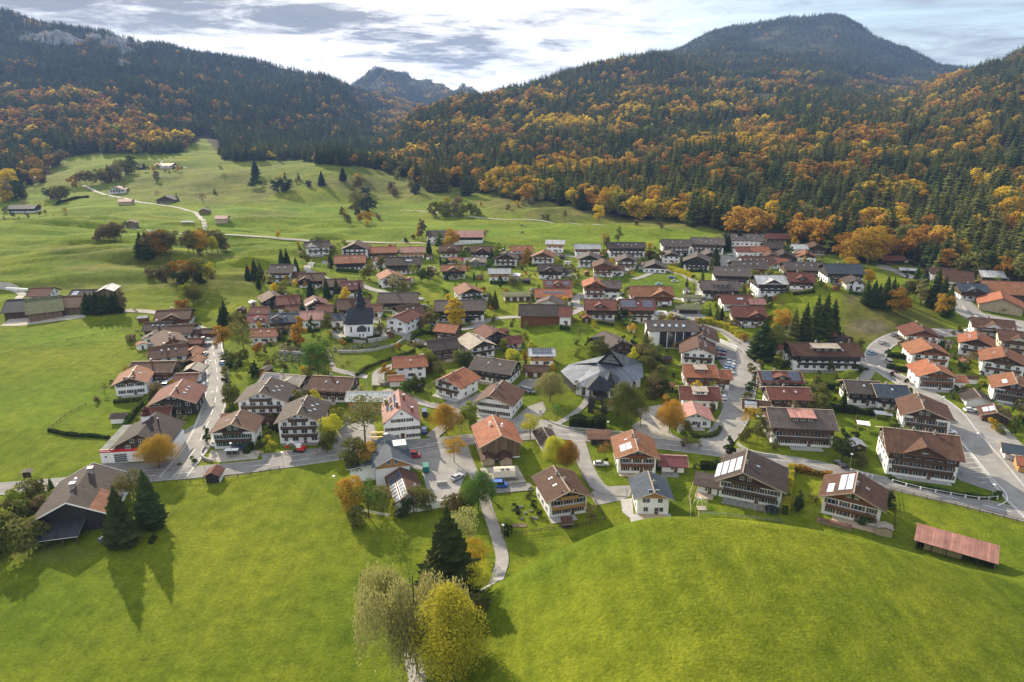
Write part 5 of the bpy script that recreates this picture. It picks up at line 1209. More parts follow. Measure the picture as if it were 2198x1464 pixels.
def modern_house():      # house with slate roof, orange gable and solar barn wing, beside the square
    o, s, p = root_at('house', 845, 1040, 14, 'white house with orange timber gable and slate roof by the square', 'house', 78, 18)
    Wd = 72*s; he = 6.4; hr = he+Wd/2*.5; b = MB(); gable(b, ID, 0, 14, Wd/2, -2, he, hr); part('wall', b, plaster, o)
    b = MB(); b.quad((-Wd/2, -.06, he), (Wd/2, -.06, he), (0, -.06, hr)); b.box(-Wd/2, Wd/2, -.07, .02, he-.9, he); part('timber_gable', b, hwood, o)
    r = MB(); e = Wd/2+1; roof_slab(r, ID, 15, -1, -e, he-.5+.06, 0, hr+.06); roof_slab(r, ID, -1, 15, e, he-.5+.06, 0, hr+.06); ro = part('roof', r, [rmat('bl'), trimw], o)
    for x in (-1.0, 1.0): win(o, x, -.12, he+.9, .8, 1.4)
    for x in (.2, 1.2): win(o, Wd*.2+x, -.07, 4.3, .6, .7)
    for i in range(3): win(o, Wd*.0+i*1.5, -.07, 1.2, .8, 1.0)
    link('chimney', MB().box(-.5, .5, -.5, .5, -1, 2).box(-.6, .6, -.6, .6, 2, 2.2, 1).mesh('chimney', [metal, metal]), ro, (-.9, 11, hr))
    part('roof_terrace', MB().box(.8, Wd/2, 7, 11, he+.6, hr-.2), metal, ro)
    part('lean_to', MB().box(-Wd/2-7, -Wd/2-.1, 4, 12, -2, 4.6), plaster, o)
    b = MB(); k = lambda a, bb, z: (bb, a, z); roof_slab(b, k, 3, 13, -Wd/2-8, 4.7, -Wd/2-.1, 5.3, .15); part('lean_to_roof', b, [rmat('bl'), trimw], o)
    o, s, p = root_at('house', 880, 1100, 18, 'low white wing with glossy solar roof beside the orange timber gable', 'house', 70, 18)
    Wd = 60*s; he = 3.6; hr = he+Wd/2*.55; ro = simple_gable(o, Wd, 14, he, hr, 'br', plaster, .8)
    an = math.atan(.55)
    for i in range(8):
        for j in range(2): xx = -Wd/2*(.32+.52*j); q = link('solar_panel', pan_me(False), ro, (xx, .4+i*1.7, hr-abs(xx)*.55+.3)); q.rotation_euler = (0, -an, 0); q.scale = (1.75, 1.0, 1)
    link('flue', MB().cyl((0, 0), .25, .25, -1, 1.2).cyl((0, 0), .45, .1, 1.2, 1.7).mesh('flue', metal), ro, (2.2, 3, hr-.6))
    w = MB(); a = P(895, 1098); c = P(963, 1086); w.bar((a[0], a[1], a[2]+.9), (c[0], c[1], c[2]+.9), .3, 2.6); o2 = link('yard_wall', w.mesh('yard_wall', plaster)); tag(o2, 'white yard wall running right from the solar roofed wing', 'wall')
modern_house()
def office():
    o, s, p = root_at('office_block', 1442, 748, -3, 'office block with dark glass bays and a roof with five skylights', 'building', 104, 14)
    Wd = 100*s; he = 8.4; kf = lambda a, b, z: (a, b+7, z); b = MB(); gable(b, kf, -Wd/2, Wd/2, 7, -2, he, he+2.6); part('wall', b, plaster, o)
    r = MB(); roof_slab(r, kf, -Wd/2-1, Wd/2+1, -8, he-.3, 0, he+2.7); roof_slab(r, kf, Wd/2+1, -Wd/2-1, 8, he-.3, 0, he+2.7); ro = part('roof', r, [rmat('gy'), dwood], o)
    n = 4; x0 = -Wd/2+Wd*.22
    for i in range(n):
        x = x0+Wd*.17*i; g_ = part('glass_bay', MB().box(x, x+Wd*.155, -.12, .02, .4, he-.5), glass, o)
        for fl in range(1, 3): part('floor_band', MB().box(x, x+Wd*.155, -.2, -.1, fl*2.7-.2, fl*2.7+.15), blackm, g_)
        part('pillar', MB().box(x-.3, x+.0, -.5, .02, -1, he-.3), trimw, o)
    an = math.atan(2.6/7)
    for i in range(5): q = link('skylight', sky_me(), ro, (-Wd*.36+i*Wd*.15, 3.0, he+2.7-4*2.6/7+.25)); q.rotation_euler = (an, 0, 0); q.scale = (1.4, 1.4, 1)
office()
def long_shed():
    o, s, p = root_at('field_shed', 2046, 1200, -34, 'long open field shed with pink metal roof on the far right meadow', 'shed', 160, 5)
    Wd = 15.5; b = MB(); b.box(-Wd/2, Wd/2, 4.6, 4.9, -1, 3.0); b.box(-Wd/2, -Wd/2+.2, .3, 4.8, -1, 2.8); b.box(Wd/2-.2, Wd/2, .3, 4.8, -1, 2.8); part('wall', b, bwood, o)
    r = MB(); k = lambda a, bb, z: (a, bb, z); roof_slab(r, k, -Wd/2-.7, Wd/2+.7, -1.1, 2.5, 5.6, 3.7, .12); ro = part('roof', r, [rmat('pk'), dwood], o)
    for i in range(6): x = -Wd/2+Wd*i/5; part('post', MB().box(x-.12, x+.12, -.1, .14, -1, 2.7), dwood, o)
    for i in range(13): x = -Wd/2-.5+(Wd+1)*i/12; part('seam', MB().box(x-.04, x+.04, -1.1, 5.6, 0, .07), rmat('pk'), ro, loc=(0, 0, 2.63)).rotation_euler = (math.atan(1.2/6.7), 0, 0)
    part('log_stack', MB().box(-Wd*.4, Wd*.1, 1, 4, -1, 1.4), lwood, o)
long_shed()
def small_things():
    # road-side hay hut
    o, s, p = root_at('hay_hut', 457, 1037, 4, 'small dark wooden hut with brown gable roof on the meadow edge', 'hut', 34, 4)
    simple_gable(o, 3.6, 3.8, 2.4, 3.4, 'rd', bwood, .6); part('plaster_corner', MB().box(1.75, 1.95, .2, 3.6, -1, 1.2), plaster, o)
    o, s, p = root_at('notice_shelter', 60, 1030, 20, 'tiny wooden shelter with grey roof beside the left road', 'shelter', 20, 2)
    for x in (-.9, .9): part('post', MB().box(x-.1, x+.1, 0, .2, -.5, 2.4), dwood, o)
    part('panel', MB().box(-.9, .9, .3, .4, .5, 2.2), dwood, o); r = MB(); k = lambda a, b, z: (b, a, z); roof_slab(r, k, -.7, 1.6, -1.6, 2.3, 0, 2.9, .08); roof_slab(r, k, 1.6, -.7, 1.6, 2.3, 0, 2.9, .08); part('roof', r, [rmat('gy'), dwood], o)
    o, s, p = root_at('bus_shelter', 498, 982, 4, 'bus shelter with white flat roof by the gravel lot', 'bus shelter', 24, 2)
    part('roof', MB().box(-2, 2, -.2, 1.4, 2.35, 2.5), trimw, o); part('pane', MB().box(-1.9, 1.9, 1.2, 1.25, .3, 2.3), glass, o)
    for x in (-1.8, 1.8): part('post', MB().box(x-.05, x+.05, 0, .1, -.3, 2.35), metal, o)
    part('bench', MB().box(-1.4, 1.4, .6, 1.0, .4, .48), lwood, o)
    # shrine, sheds, woodpile
    o, s, p = root_at('wayside_shrine', 1056, 1074, 10, 'small wooden wayside shrine at the lawn corner below the blue van', 'shrine', 8, 1)
    part('post', MB().box(-.15, .15, -.15, .15, -.3, 1.9), dwood, o); part('case', MB().box(-.4, .4, -.25, .25, 1.2, 2.2), dwood, o); r = MB(); roof_slab(r, ID, -.5, .5, -.8, 2.0, 0, 2.7, .06); roof_slab(r, ID, .5, -.5, .8, 2.0, 0, 2.7, .06); part('roof', r, [rmat('br'), dwood], o)
    o, s, p = root_at('garden_shed', 1218, 1133, 8, 'tiny garden shed with tilted dark roof on the lower fence', 'shed', 26, 2)
    part('wall', MB().box(-1.3, 1.3, 0, 1.6, -.5, 1.3), dwood, o); r = MB(); k = lambda a, b, z: (a, b, z); roof_slab(r, k, -1.6, 1.6, -.5, 1.25, 2, 2.1, .08); part('roof', r, [rmat('br'), trimw], o)
    o, s, p = root_at('wooden_shed', 1897, 1151, -24, 'pale wooden tool shed below the solar chalet', 'shed', 34, 3)
    simple_gable(o, 3.4, 2.6, 1.9, 2.4, 'cr', lwood, .25)
    for i in range(9): x = -1.55+i*.39; part('board', MB().box(x-.17, x+.17, -.06, .02, 0, 1.9), lwood, o)
    o, s, p = root_at('woodpile', 1790, 1131, -28, 'stacked firewood under pink sheeting below the solar chalet', 'woodpile', 74, 1)
    b = MB(); r = random.Random(3)
    for i in range(46):
        for j in range(6): x = -4+i*.175; b.cyl((0, 0), .085, .085, 0, .9, 5)
    b = MB()
    for i in range(46):
        for j in range(6):
            x = -4+i*.175+.08*(j % 2); z = .1+j*.17; n_ = 5; pr = [(x+.085*math.cos(k*1.2566), z+.085*math.sin(k*1.2566)) for k in range(n_)]; y0 = r.uniform(-.08, .05)
            b.quad(*[(a, y0, c) for a, c in pr]); 
            for k in range(n_): a, c = pr[k], pr[(k+1) % n_]; b.quad((a[0], y0, a[1]), (a[0], 1, a[1]), (c[0], 1, c[1]), (c[0], y0, c[1]))
    lg = part('firewood', b, lwood, o); lg['kind'] = 'stuff'
    for i in range(4): part('cover_sheet', MB().box(-4.1+i*2.05, -2.1+i*2.05, -.25, 1.1, 1.12+.03*(i % 2), 1.18+.03*(i % 2)), rmat('pk'), o)
    o, s, p = root_at('silage_tube', 403, 478, 0, 'long white plastic silage tube on the bright far meadow', 'silage bale', 34, 1)
    b = MB(); b.tube([(-6, 0, .6), (-5, 0, .8), (5, 0, .8), (6, 0, .6)], .8, .8, 8); part('sleeve', b, plaster, o)
    for (u, v, n_, lab) in ((40, 622, 8, 'row of white wrapped bales beside the left lane'),):
        for i in range(n_):
            q = P(u-24+i*6, v+.3*i); g_ = link('wrapped_bale', shared('bale', lambda: MB().cyl((0, 0), .75, .75, 0, 1.4, 10).mesh('wrapped_bale', plaster)), None, q); tag(g_, 'white wrapped round bale in the row by the left lane', 'bale', 'white bales by the left lane')
small_things()
# ---------------------------------------------------------------- roads, yards, paths
asph = mat('asphalt', (.15, .142, .135), .9, 0, .22, col2=(.235, .225, .212), bump=.15, bscale=6, detail=8)
asph2 = mat('pale_asphalt', (.20, .19, .178), .9, 0, .25, col2=(.29, .275, .255), bump=.15, bscale=6, detail=8)
grav = mat('gravel', (.27, .245, .20), .95, 0, .5, col2=(.42, .39, .33), bump=.4, bscale=8, detail=8)
kerbm = mat('kerb_stone', (.36, .35, .33), .85, .2, 1)
paint = mat('road_paint', (.7, .7, .68), .7, .12, 1.5)
LAY = [0]
def smooth_line(pts, step=2.5):
    q = [Vector(P(*a)[:2]) for a in pts]; q = [q[0]*2-q[1]]+q+[q[-1]*2-q[-2]]; out = []
    for i in range(1, len(q)-2):
        p0, p1, p2, p3 = q[i-1:i+3]; n = max(2, int((p2-p1).length/step))
        for k in range(n):
            t = k/n; out.append(.5*((2*p1)+(p2-p0)*t+(2*p0-5*p1+4*p2-p3)*t*t+(3*p1-p0-3*p2+p3)*t**3))
    out.append(q[-2]); return out
def strip(line, w, off=0.0, dz=.06, closed=False):
    b = MB(); L_ = []
    for i, c in enumerate(line):
        d = (line[min(i+1, len(line)-1)]-line[max(i-1, 0)]).normalized(); nrm = Vector((-d.y, d.x)); L_.append((c+nrm*(off+w/2), c+nrm*(off-w/2), c+nrm*off))
    V = []; Q = []
    for l, r_, m in L_:
        for q in (l, m, r_): V.append((q.x, q.y, 0))
    V = np.array(V); V[:, 2] = height(V[:, 0], V[:, 1])+dz
    for i in range(len(L_)-1):
        a = i*3; Q += [(a+1, a+4, a+3, a), (a+2, a+5, a+4, a+1)]
    return V, np.array(Q)
def road(name, pts, w, m, kerb=False, edges=False, dash=False):
    LAY[0] += 1; line = smooth_line(pts); V, Q = strip(line, w, 0, .08+.004*LAY[0]); o = link(name, npmesh(name, V, Q[:, ::-1], m)); tag(o, kind='structure')
    if kerb:
        for sg in (-1, 1):
            b = MB()
            for i, (c, e) in enumerate(zip(line, line[1:])):
                d = (e-c).normalized(); n_ = Vector((-d.y, d.x))*sg*(w/2+.1); a, f = c+n_, e+n_; za = hz(a.x, a.y); zf = hz(f.x, f.y); b.bar((a.x, a.y, za+.1), (f.x, f.y, zf+.1), .22, .26)
            k = link('kerb', b.mesh('kerb', kerbm)); tag(k, kind='structure')
    if edges or dash:
        b = MB(); acc = 0; Vs = []; Qs = []
        for off, on in ([(w/2-.35, 1), (-w/2+.35, 1)] if edges else [])+([(0, 0)] if dash else []):
            V2, Q2 = strip(line, .16, off, .08+.004*LAY[0]+.03)
            if not on:
                keep = [j for j in range(len(Q2)) if (j//2) % 4 < 2]; Q2 = Q2[keep]
            Qs.append(Q2+len(Vs)*0+sum(len(x) for x in Vs)); Vs.append(V2)
        if Vs: k = link('road_marking', npmesh('road_marking', np.concatenate(Vs), np.concatenate(Qs)[:, ::-1], paint)); tag(k, kind='structure')
    return line
def yard(name, px, m, dz=None, grid=3.0):
    LAY[0] += 1; dz = dz or .05+.003*LAY[0]; poly = [Vector(P(*a)[:2]) for a in px]; n = len(poly); B = []
    for i in range(n):
        a, c = poly[i], poly[(i+1) % n]; k = max(1, int((c-a).length/grid)); B += [a.lerp(c, j/k) for j in range(k)]
    x0, x1 = min(p.x for p in B), max(p.x for p in B); y0, y1 = min(p.y for p in B), max(p.y for p in B)
    def inside(x, y):
        c = False; j = len(B)-1
        for i in range(len(B)):
            if (B[i].y > y) != (B[j].y > y) and x < (B[j].x-B[i].x)*(y-B[i].y)/(B[j].y-B[i].y)+B[i].x: c = not c
            j = i
        return c
    I = []; y = y0+grid/2
    while y < y1:
        x = x0+grid/2
        while x < x1:
            if inside(x, y) and min((Vector((x, y))-p).length for p in B) > grid*.45: I.append(Vector((x, y)))
            x += grid
        y += grid
    vs, _, fs, *_ = delaunay_2d_cdt(B+I, [(i, (i+1) % len(B)) for i in range(len(B))], [], 1, 1e-3)
    X = np.array([v.x for v in vs]); Y = np.array([v.y for v in vs]); Z = height(X, Y)+dz
    me = bpy.data.meshes.new(name); me.from_pydata(list(zip(X, Y, Z)), [], [f for f in fs]); me.materials.append(m); me.update()
    o = link(name, me); tag(o, kind='structure'); return o
def roads():
    yard('forecourt', [(205,1012),(222,994),(300,994),(378,986),(425,960),(420,990),(390,1012),(250,1032),(225,1030)], asph)
    yard('paved_yard', [(395,925),(425,905),(450,905),(425,960),(405,965),(385,950)], asph)
    yard('gravel_lot', [(452,967),(500,966),(560,968),(552,985),(470,993),(446,985)], grav)
    yard('asphalt_works', [(560,975),(700,960),(702,968),(565,988)], asph)
    yard('parking_yard', [(728,890),(800,900),(812,950),(790,962),(760,968),(712,972),(722,925)], asph2)
    yard('square', [(865,1000),(900,958),(985,942),(1010,1000),(992,1035),(975,1090),(925,1082),(905,1010)], asph2)
    yard('inn_forecourt', [(780,938),(820,948),(905,948),(940,930),(955,960),(900,975),(820,965)], asph)
    yard('gasthaus_forecourt', [(1018,905),(1040,896),(1100,900),(1135,872),(1165,862),(1172,880),(1158,900),(1190,905),(1240,925),(1120,935),(1030,930)], asph2)
    yard('garage_court', [(1100,835),(1125,815),(1172,810),(1178,818),(1140,835),(1115,842)], asph)
    yard('terrace_court', [(945,870),(968,855),(1005,850),(1015,858),(965,890)], asph)
    yard('church_hall_court', [(1365,878),(1425,868),(1440,930),(1475,950),(1440,955),(1390,945),(1355,915),(1378,900)], grav)
    yard('paved_lane_court', [(1290,1045),(1360,1042),(1352,1066),(1330,1075),(1280,1085),(1265,1060)], asph2)
    yard('patio', [(1332,1072),(1357,1070),(1360,1104),(1440,1104),(1446,1110),(1352,1112),(1336,1100)], kerbm)
    yard('parking_bays', [(1535,735),(1560,735),(1600,765),(1600,800),(1585,870),(1555,905),(1545,905),(1558,800),(1540,770)], asph)
    yard('hotel_parking', [(2035,975),(2075,960),(2140,1030),(2150,1062),(2060,1032),(2040,1010)], asph)
    yard('hotel_lawn_path', [(1975,1003),(2040,1026),(2038,1032),(1970,1030)], kerbm)
    yard('residents_parking', [(2055,900),(2100,870),(2150,910),(2200,960),(2260,1040),(2180,1040),(2110,960)], asph2)
    yard('timber_yard', [(2050,620),(2110,672),(2200,690),(2300,690),(2300,760),(2190,720),(2130,700),(2080,690),(2030,640)], asph2)
    yard('car_court', [(1525,548),(1600,545),(1640,560),(1600,572),(1555,575),(1540,562)], asph2)
    yard('side_court', [(1840,770),(1868,760),(1878,800),(1860,830),(1840,830),(1850,795)], asph2)
    yard('gravel_court', [(1610,965),(1660,985),(1690,1010),(1665,1050),(1640,1040),(1640,990)], grav)
    yard('gravel_drive', [(1862,1040),(1905,1052),(1895,1075),(1862,1075)], grav)
    yard('barn_yard', [(1030,1005),(1110,1000),(1130,1035),(1040,1045)], grav)
    yard('farm_yard', [(20,685),(180,675),(185,682),(40,700),(0,700)], grav)
    yard('street_court', [(400,750),(440,745),(440,830),(405,840),(350,838),(355,828),(395,820)], asph2)
    yard('churchyard_ground', [(712,708),(850,708),(840,722),(800,731),(760,732),(725,727)], grav)
    yard('cemetery_path', [(698,752),(706,752),(722,790),(790,806),(785,814),(715,798)], asph2)
    M = road('main_street', [(372,1025),(392,1000),(425,955),(448,905),(462,860),(467,820),(464,785),(457,750),(455,722),(440,708)], 8.2, asph2, True, True, True)
    road('valley_road', [(-160,1065),(-20,1052),(100,1042),(230,1030),(400,1016),(560,1000),(740,975),(880,958),(1000,945),(1100,937),(1180,932),(1260,938),(1370,948),(1470,960),(1560,972),(1640,984),(1740,999),(1850,1025),(1960,1050),(2080,1078),(2200,1108),(2330,1140)], 6.8, asph, True, False, True)
    road('village_street', [(1520,966),(1558,925),(1584,880),(1596,830),(1606,790),(1604,758),(1582,726),(1548,702),(1515,690),(1480,676),(1440,668)], 9.2, asph2, True)
    road('estate_road', [(2240,1120),(2180,1060),(2120,985),(2070,925),(2035,880),(1985,845),(1930,815),(1893,790),(1878,768),(1892,742),(1930,724),(1985,716),(2060,716),(2110,722)], 8.4, asph2, True, True)
    road('yard_road', [(2125,700),(2085,682),(2055,655),(2042,625),(2005,600),(1965,598),(1930,585),(1890,570)], 9, asph2)
    road('footpath', [(900,1500),(893,1440),(885,1400),(905,1340),(985,1290),(1045,1262),(1072,1228),(1078,1198),(1066,1150),(1050,1105),(1036,1062),(1022,1030),(1005,990),(993,955)], 3.1, asph2)
    road('van_lane', [(1034,1056),(1085,1050),(1142,1045)], 4.2, asph)
    road('side_lane', [(1235,930),(1245,960),(1255,995),(1272,1030),(1295,1052),(1345,1058)], 4.6, asph2)
    road('gasthaus_lane', [(925,940),(965,905),(1000,872),(1035,848),(1060,838)], 4.5, asph2)
    road('inn_lane', [(985,872),(950,875),(915,868),(880,858),(850,848),(825,838)], 4.0, asph2)
    road('church_lane', [(812,828),(815,800),(850,785),(890,772),(915,762),(925,748),(905,735),(880,728),(868,712),(878,695),(908,688),(960,706),(1010,704),(1060,685),(1130,680),(1200,682),(1240,668),(1262,655)], 5.0, asph2)
    road('hall_path', [(1195,912),(1228,892),(1255,868),(1262,850),(1262,842)], 2.4, asph2)
    road('upper_lane', [(1240,662),(1236,645),(1250,632),(1270,648),(1330,648),(1380,640),(1440,640),(1480,645),(1500,632),(1502,612),(1480,598),(1445,585),(1418,578),(1390,590),(1360,600)], 4.6, asph2)
    road('terrace_lane', [(1130,545),(1180,546),(1240,552),(1280,560)], 4.5, asph2)
    road('court_lane', [(1640,600),(1600,610),(1560,620),(1520,640),(1480,668)], 4.5, asph2)
    road('north_lane', [(909,643),(870,636),(835,630),(800,622),(780,615),(755,612),(700,600),(672,588),(660,578),(668,566),(700,562)], 4.4, asph2)
    road('field_lane', [(540,507),(600,512),(660,517),(740,519),(820,521),(900,522),(940,524)], 3.6, grav)
    road('meadow_lane', [(440,495),(438,478),(424,462),(402,452),(372,444),(330,438),(290,432),(255,424),(225,418),(200,408),(180,398)], 4.0, grav)
    road('hedge_lane', [(278,486),(320,494),(380,502),(460,503),(540,507)], 3.0, grav)
    road('farm_lane', [(-60,608),(0,614),(30,620),(48,634),(40,650)], 4.0, grav)
    road('west_lane', [(200,672),(260,668),(300,668),(345,674),(385,686),(420,700),(448,712)], 4.0, grav)
    road('hamlet_lane', [(350,345),(345,352),(372,356),(400,360)], 3.0, grav)
    road('forest_edge_track', [(860,452),(960,460),(1060,470),(1160,474),(1290,484)], 2.2, grav)
    # parking bay lines by the hotel
    b = MB()
    for i in range(7):
        a = P(2056+i*8, 975+i*10.5); c = P(2082+i*9, 974+i*10.5); b.bar((a[0], a[1], a[2]+.3), (c[0], c[1], c[2]+.3), .12, .02)
    tag(link('road_marking', b.mesh('road_marking', paint)), kind='structure')
    b = MB(); L_ = smooth_line([(2045,940),(2085,975),(2130,1030),(2158,1060),(2160,1078),(2140,1088)])
    V, Q = strip(L_, .22, 0, .36); tag(link('road_marking', npmesh('road_marking', V, Q[:, ::-1], paint)), kind='structure')
roads()
# ---------------------------------------------------------------- single trees
LEAF['L'] = ((.60, .46, .04), (.26, .30, .04)); LEAF['k'] = ((.46, .25, .035), (.26, .15, .03)); LEAF['v'] = ((.16, .26, .05), (.07, .12, .025)); LEAF['W'] = ((.40, .38, .14), (.24, .22, .08))
CN['L'] = 'yellow and lime'; CN['k'] = 'amber'; CN['v'] = 'fresh green'; CN['W'] = 'straw-coloured'
T = lambda *a, **k: tree(*a, **k)
# the group by the footpath
T(966, 1310, 222, 'S', 's', 'tall dark spruce rising behind the big yellow-green tree by the footpath', 1.15, lod=2)
T(968, 1478, 214, 'B', 'L', 'big yellow-green tree over the footpath at the bottom edge', .76, lod=2)
T(896, 1445, 258, 'W', 'W', 'large weeping straw-coloured tree left of the big yellow-green tree', .88, lod=2)
T(940, 1330, 140, 'W', 'W', 'smaller weeping tree standing in front of the tall spruce', .62, lod=2)
T(992, 1178, 86, 'O', 'W', 'pale thin tree right behind the tall spruce', 1, lod=2); T(1012, 1245, 84, 'O', 'y', 'thin yellow tree right of the tall spruce', 1, lod=2); T(1030, 1282, 70, 'O', 'L', 'lowest thin yellow-green tree beside the footpath bend', 1, lod=2)
T(1022, 1312, 46, 'R', 'm', 'olive bush at the foot of the tall spruce', 1.1)
T(1027, 1096, 86, 'B', 'v', 'fresh green tree between the square and the blue van', .95, lod=2); T(985, 1095, 44, 'R', 'm', 'olive bush beside the fresh green tree on the square', 1.2); T(968, 1100, 34, 'R', 'b', 'brown bush by the white yard wall')
# left farm
T(266, 1170, 128, 'S', 's', 'left of the two tall dark firs beside the old farmhouse', .98, lod=2); T(326, 1130, 122, 'S', 's', 'right of the two tall dark firs beside the old farmhouse', 1.0, lod=2)
T(292, 1100, 92, 'O', 'm', 'thin birch behind the two tall firs', .8, lod=2)
for a in ((78,1080,58,'R','m'),(40,1098,48,'R','l'),(112,1056,32,'S','g'),(20,1135,60,'R','m'),(62,1120,50,'R','h'),(95,1110,44,'R','b'),(15,1185,75,'R','h'),(62,1180,72,'R','m'),(130,1080,34,'R','l'),(330,1165,18,'R','d')): T(*a)
T(343, 1004, 72, 'B', 'k', 'round amber tree in front of the fire station', 1.25, lod=2)
for a in ((446,952,42,'C','g'),(416,992,15,'R','g'),(386,1000,8,'R','m'),(372,905,16,'R','d'),(390,903,14,'R','m')): T(*a)
# around the inn
T(784, 950, 98, 'O', 'm', 'large half-bare tree in front of the inn garden', 1.2, lod=2); T(762, 1022, 82, 'B', 'h', 'dense green tree beside the slate-roofed house', .95); T(790, 1012, 66, 'B', 'k', 'amber tree behind the dense green one by the slate-roofed house', .95)
for a in ((712,952,64,'B','L'),(727,925,52,'B','l'),(703,972,48,'B','h'),(757,1100,78,'B','k'),(792,1112,84,'O','v'),(822,1108,66,'O','m'),(770,1128,40,'R','m'),(845,1108,44,'C','L'),(805,1095,50,'O','b'),(888,1100,56,'O','h'),(908,1092,46,'R','m'),(835,1085,44,'O','b'),(740,1085,30,'R','d'),(872,1110,38,'R','d')): T(*a)
T(975, 992, 52, 'O', 'y', 'small thin golden tree standing on the square', 1.1, lod=2); T(958, 932, 64, 'B', 'k', 'round amber and green tree between the inn and the gasthaus', 1.15, lod=2); T(1009, 920, 62, 'P', 'l', 'lime-green upright tree left of the gasthaus front', 1.3, lod=2)
T(990, 930, 40, 'O', 'b'); T(1181, 862, 66, 'B', 'W', 'pale brown-yellow tree on the church hall lawn', 1.15, lod=2); T(1138, 944, 54, 'O', 'L', 'crooked small tree by the road below the gasthaus', 1.1, lod=2)
T(1196, 900, 36, 'O', 'v'); T(1342, 912, 92, 'B', 'h', 'big dark olive lime tree right of the bell tower', .95, lod=2); T(1374, 918, 56, 'O', 'm', 'thin tree beside the big lime tree right of the bell tower'); T(1436, 930, 74, 'B', 'o', 'orange maple at the gravel court by the village street', .95, lod=2)
T(1192, 1002, 66, 'B', 'L', 'lime and yellow tree by the small white cottage', .9, lod=2); T(1216, 1010, 66, 'B', 'k', 'brown-amber tree touching the lime one by the small white cottage', .85, lod=2)
T(1564, 978, 46, 'C', 'd', 'single dark thuja at the street junction', 1.4, lod=0); T(1298, 985, 36, 'O', 'r', 'small rust-red tree by the flat carport'); T(1806, 990, 50, 'B', 'd', 'dark spreading tree on the lawn by the pink dormer guesthouse', 1.3); T(1846, 1005, 34, 'R', 'm')
for a in ((1605,925,56,'O','y'),(1625,948,48,'O','m'),(1602,948,30,'R','h'),(1648,952,40,'O','m'),(1640,930,36,'R','h'),(1660,965,20,'R','m'),(1480,965,30,'O','m'),(1498,968,26,'O','m'),(1470,958,18,'R','b'),(1267,1128,46,'O','b'),(1088,1148,22,'R','d'),(1301,992,10,'R','d'),(1708,1100,34,'C','d'),(1714,1095,46,'C','d'),(1748,1078,18,'R','m'),(1856,1128,26,'R','g'),(1897,1085,34,'R','d'),(1140,1058,12,'R','g'),(1136,1070,14,'R','m'),(1146,1088,15,'R','d'),(1107,1092,13,'R','d'),(1108,1104,14,'R','d'),(1158,1108,13,'R','d'),(1140,1118,9,'R','b'),(1494,1005,12,'R','h'),(1990,1022,12,'R','g'),(1825,1005,14,'R','m')): T(*a)
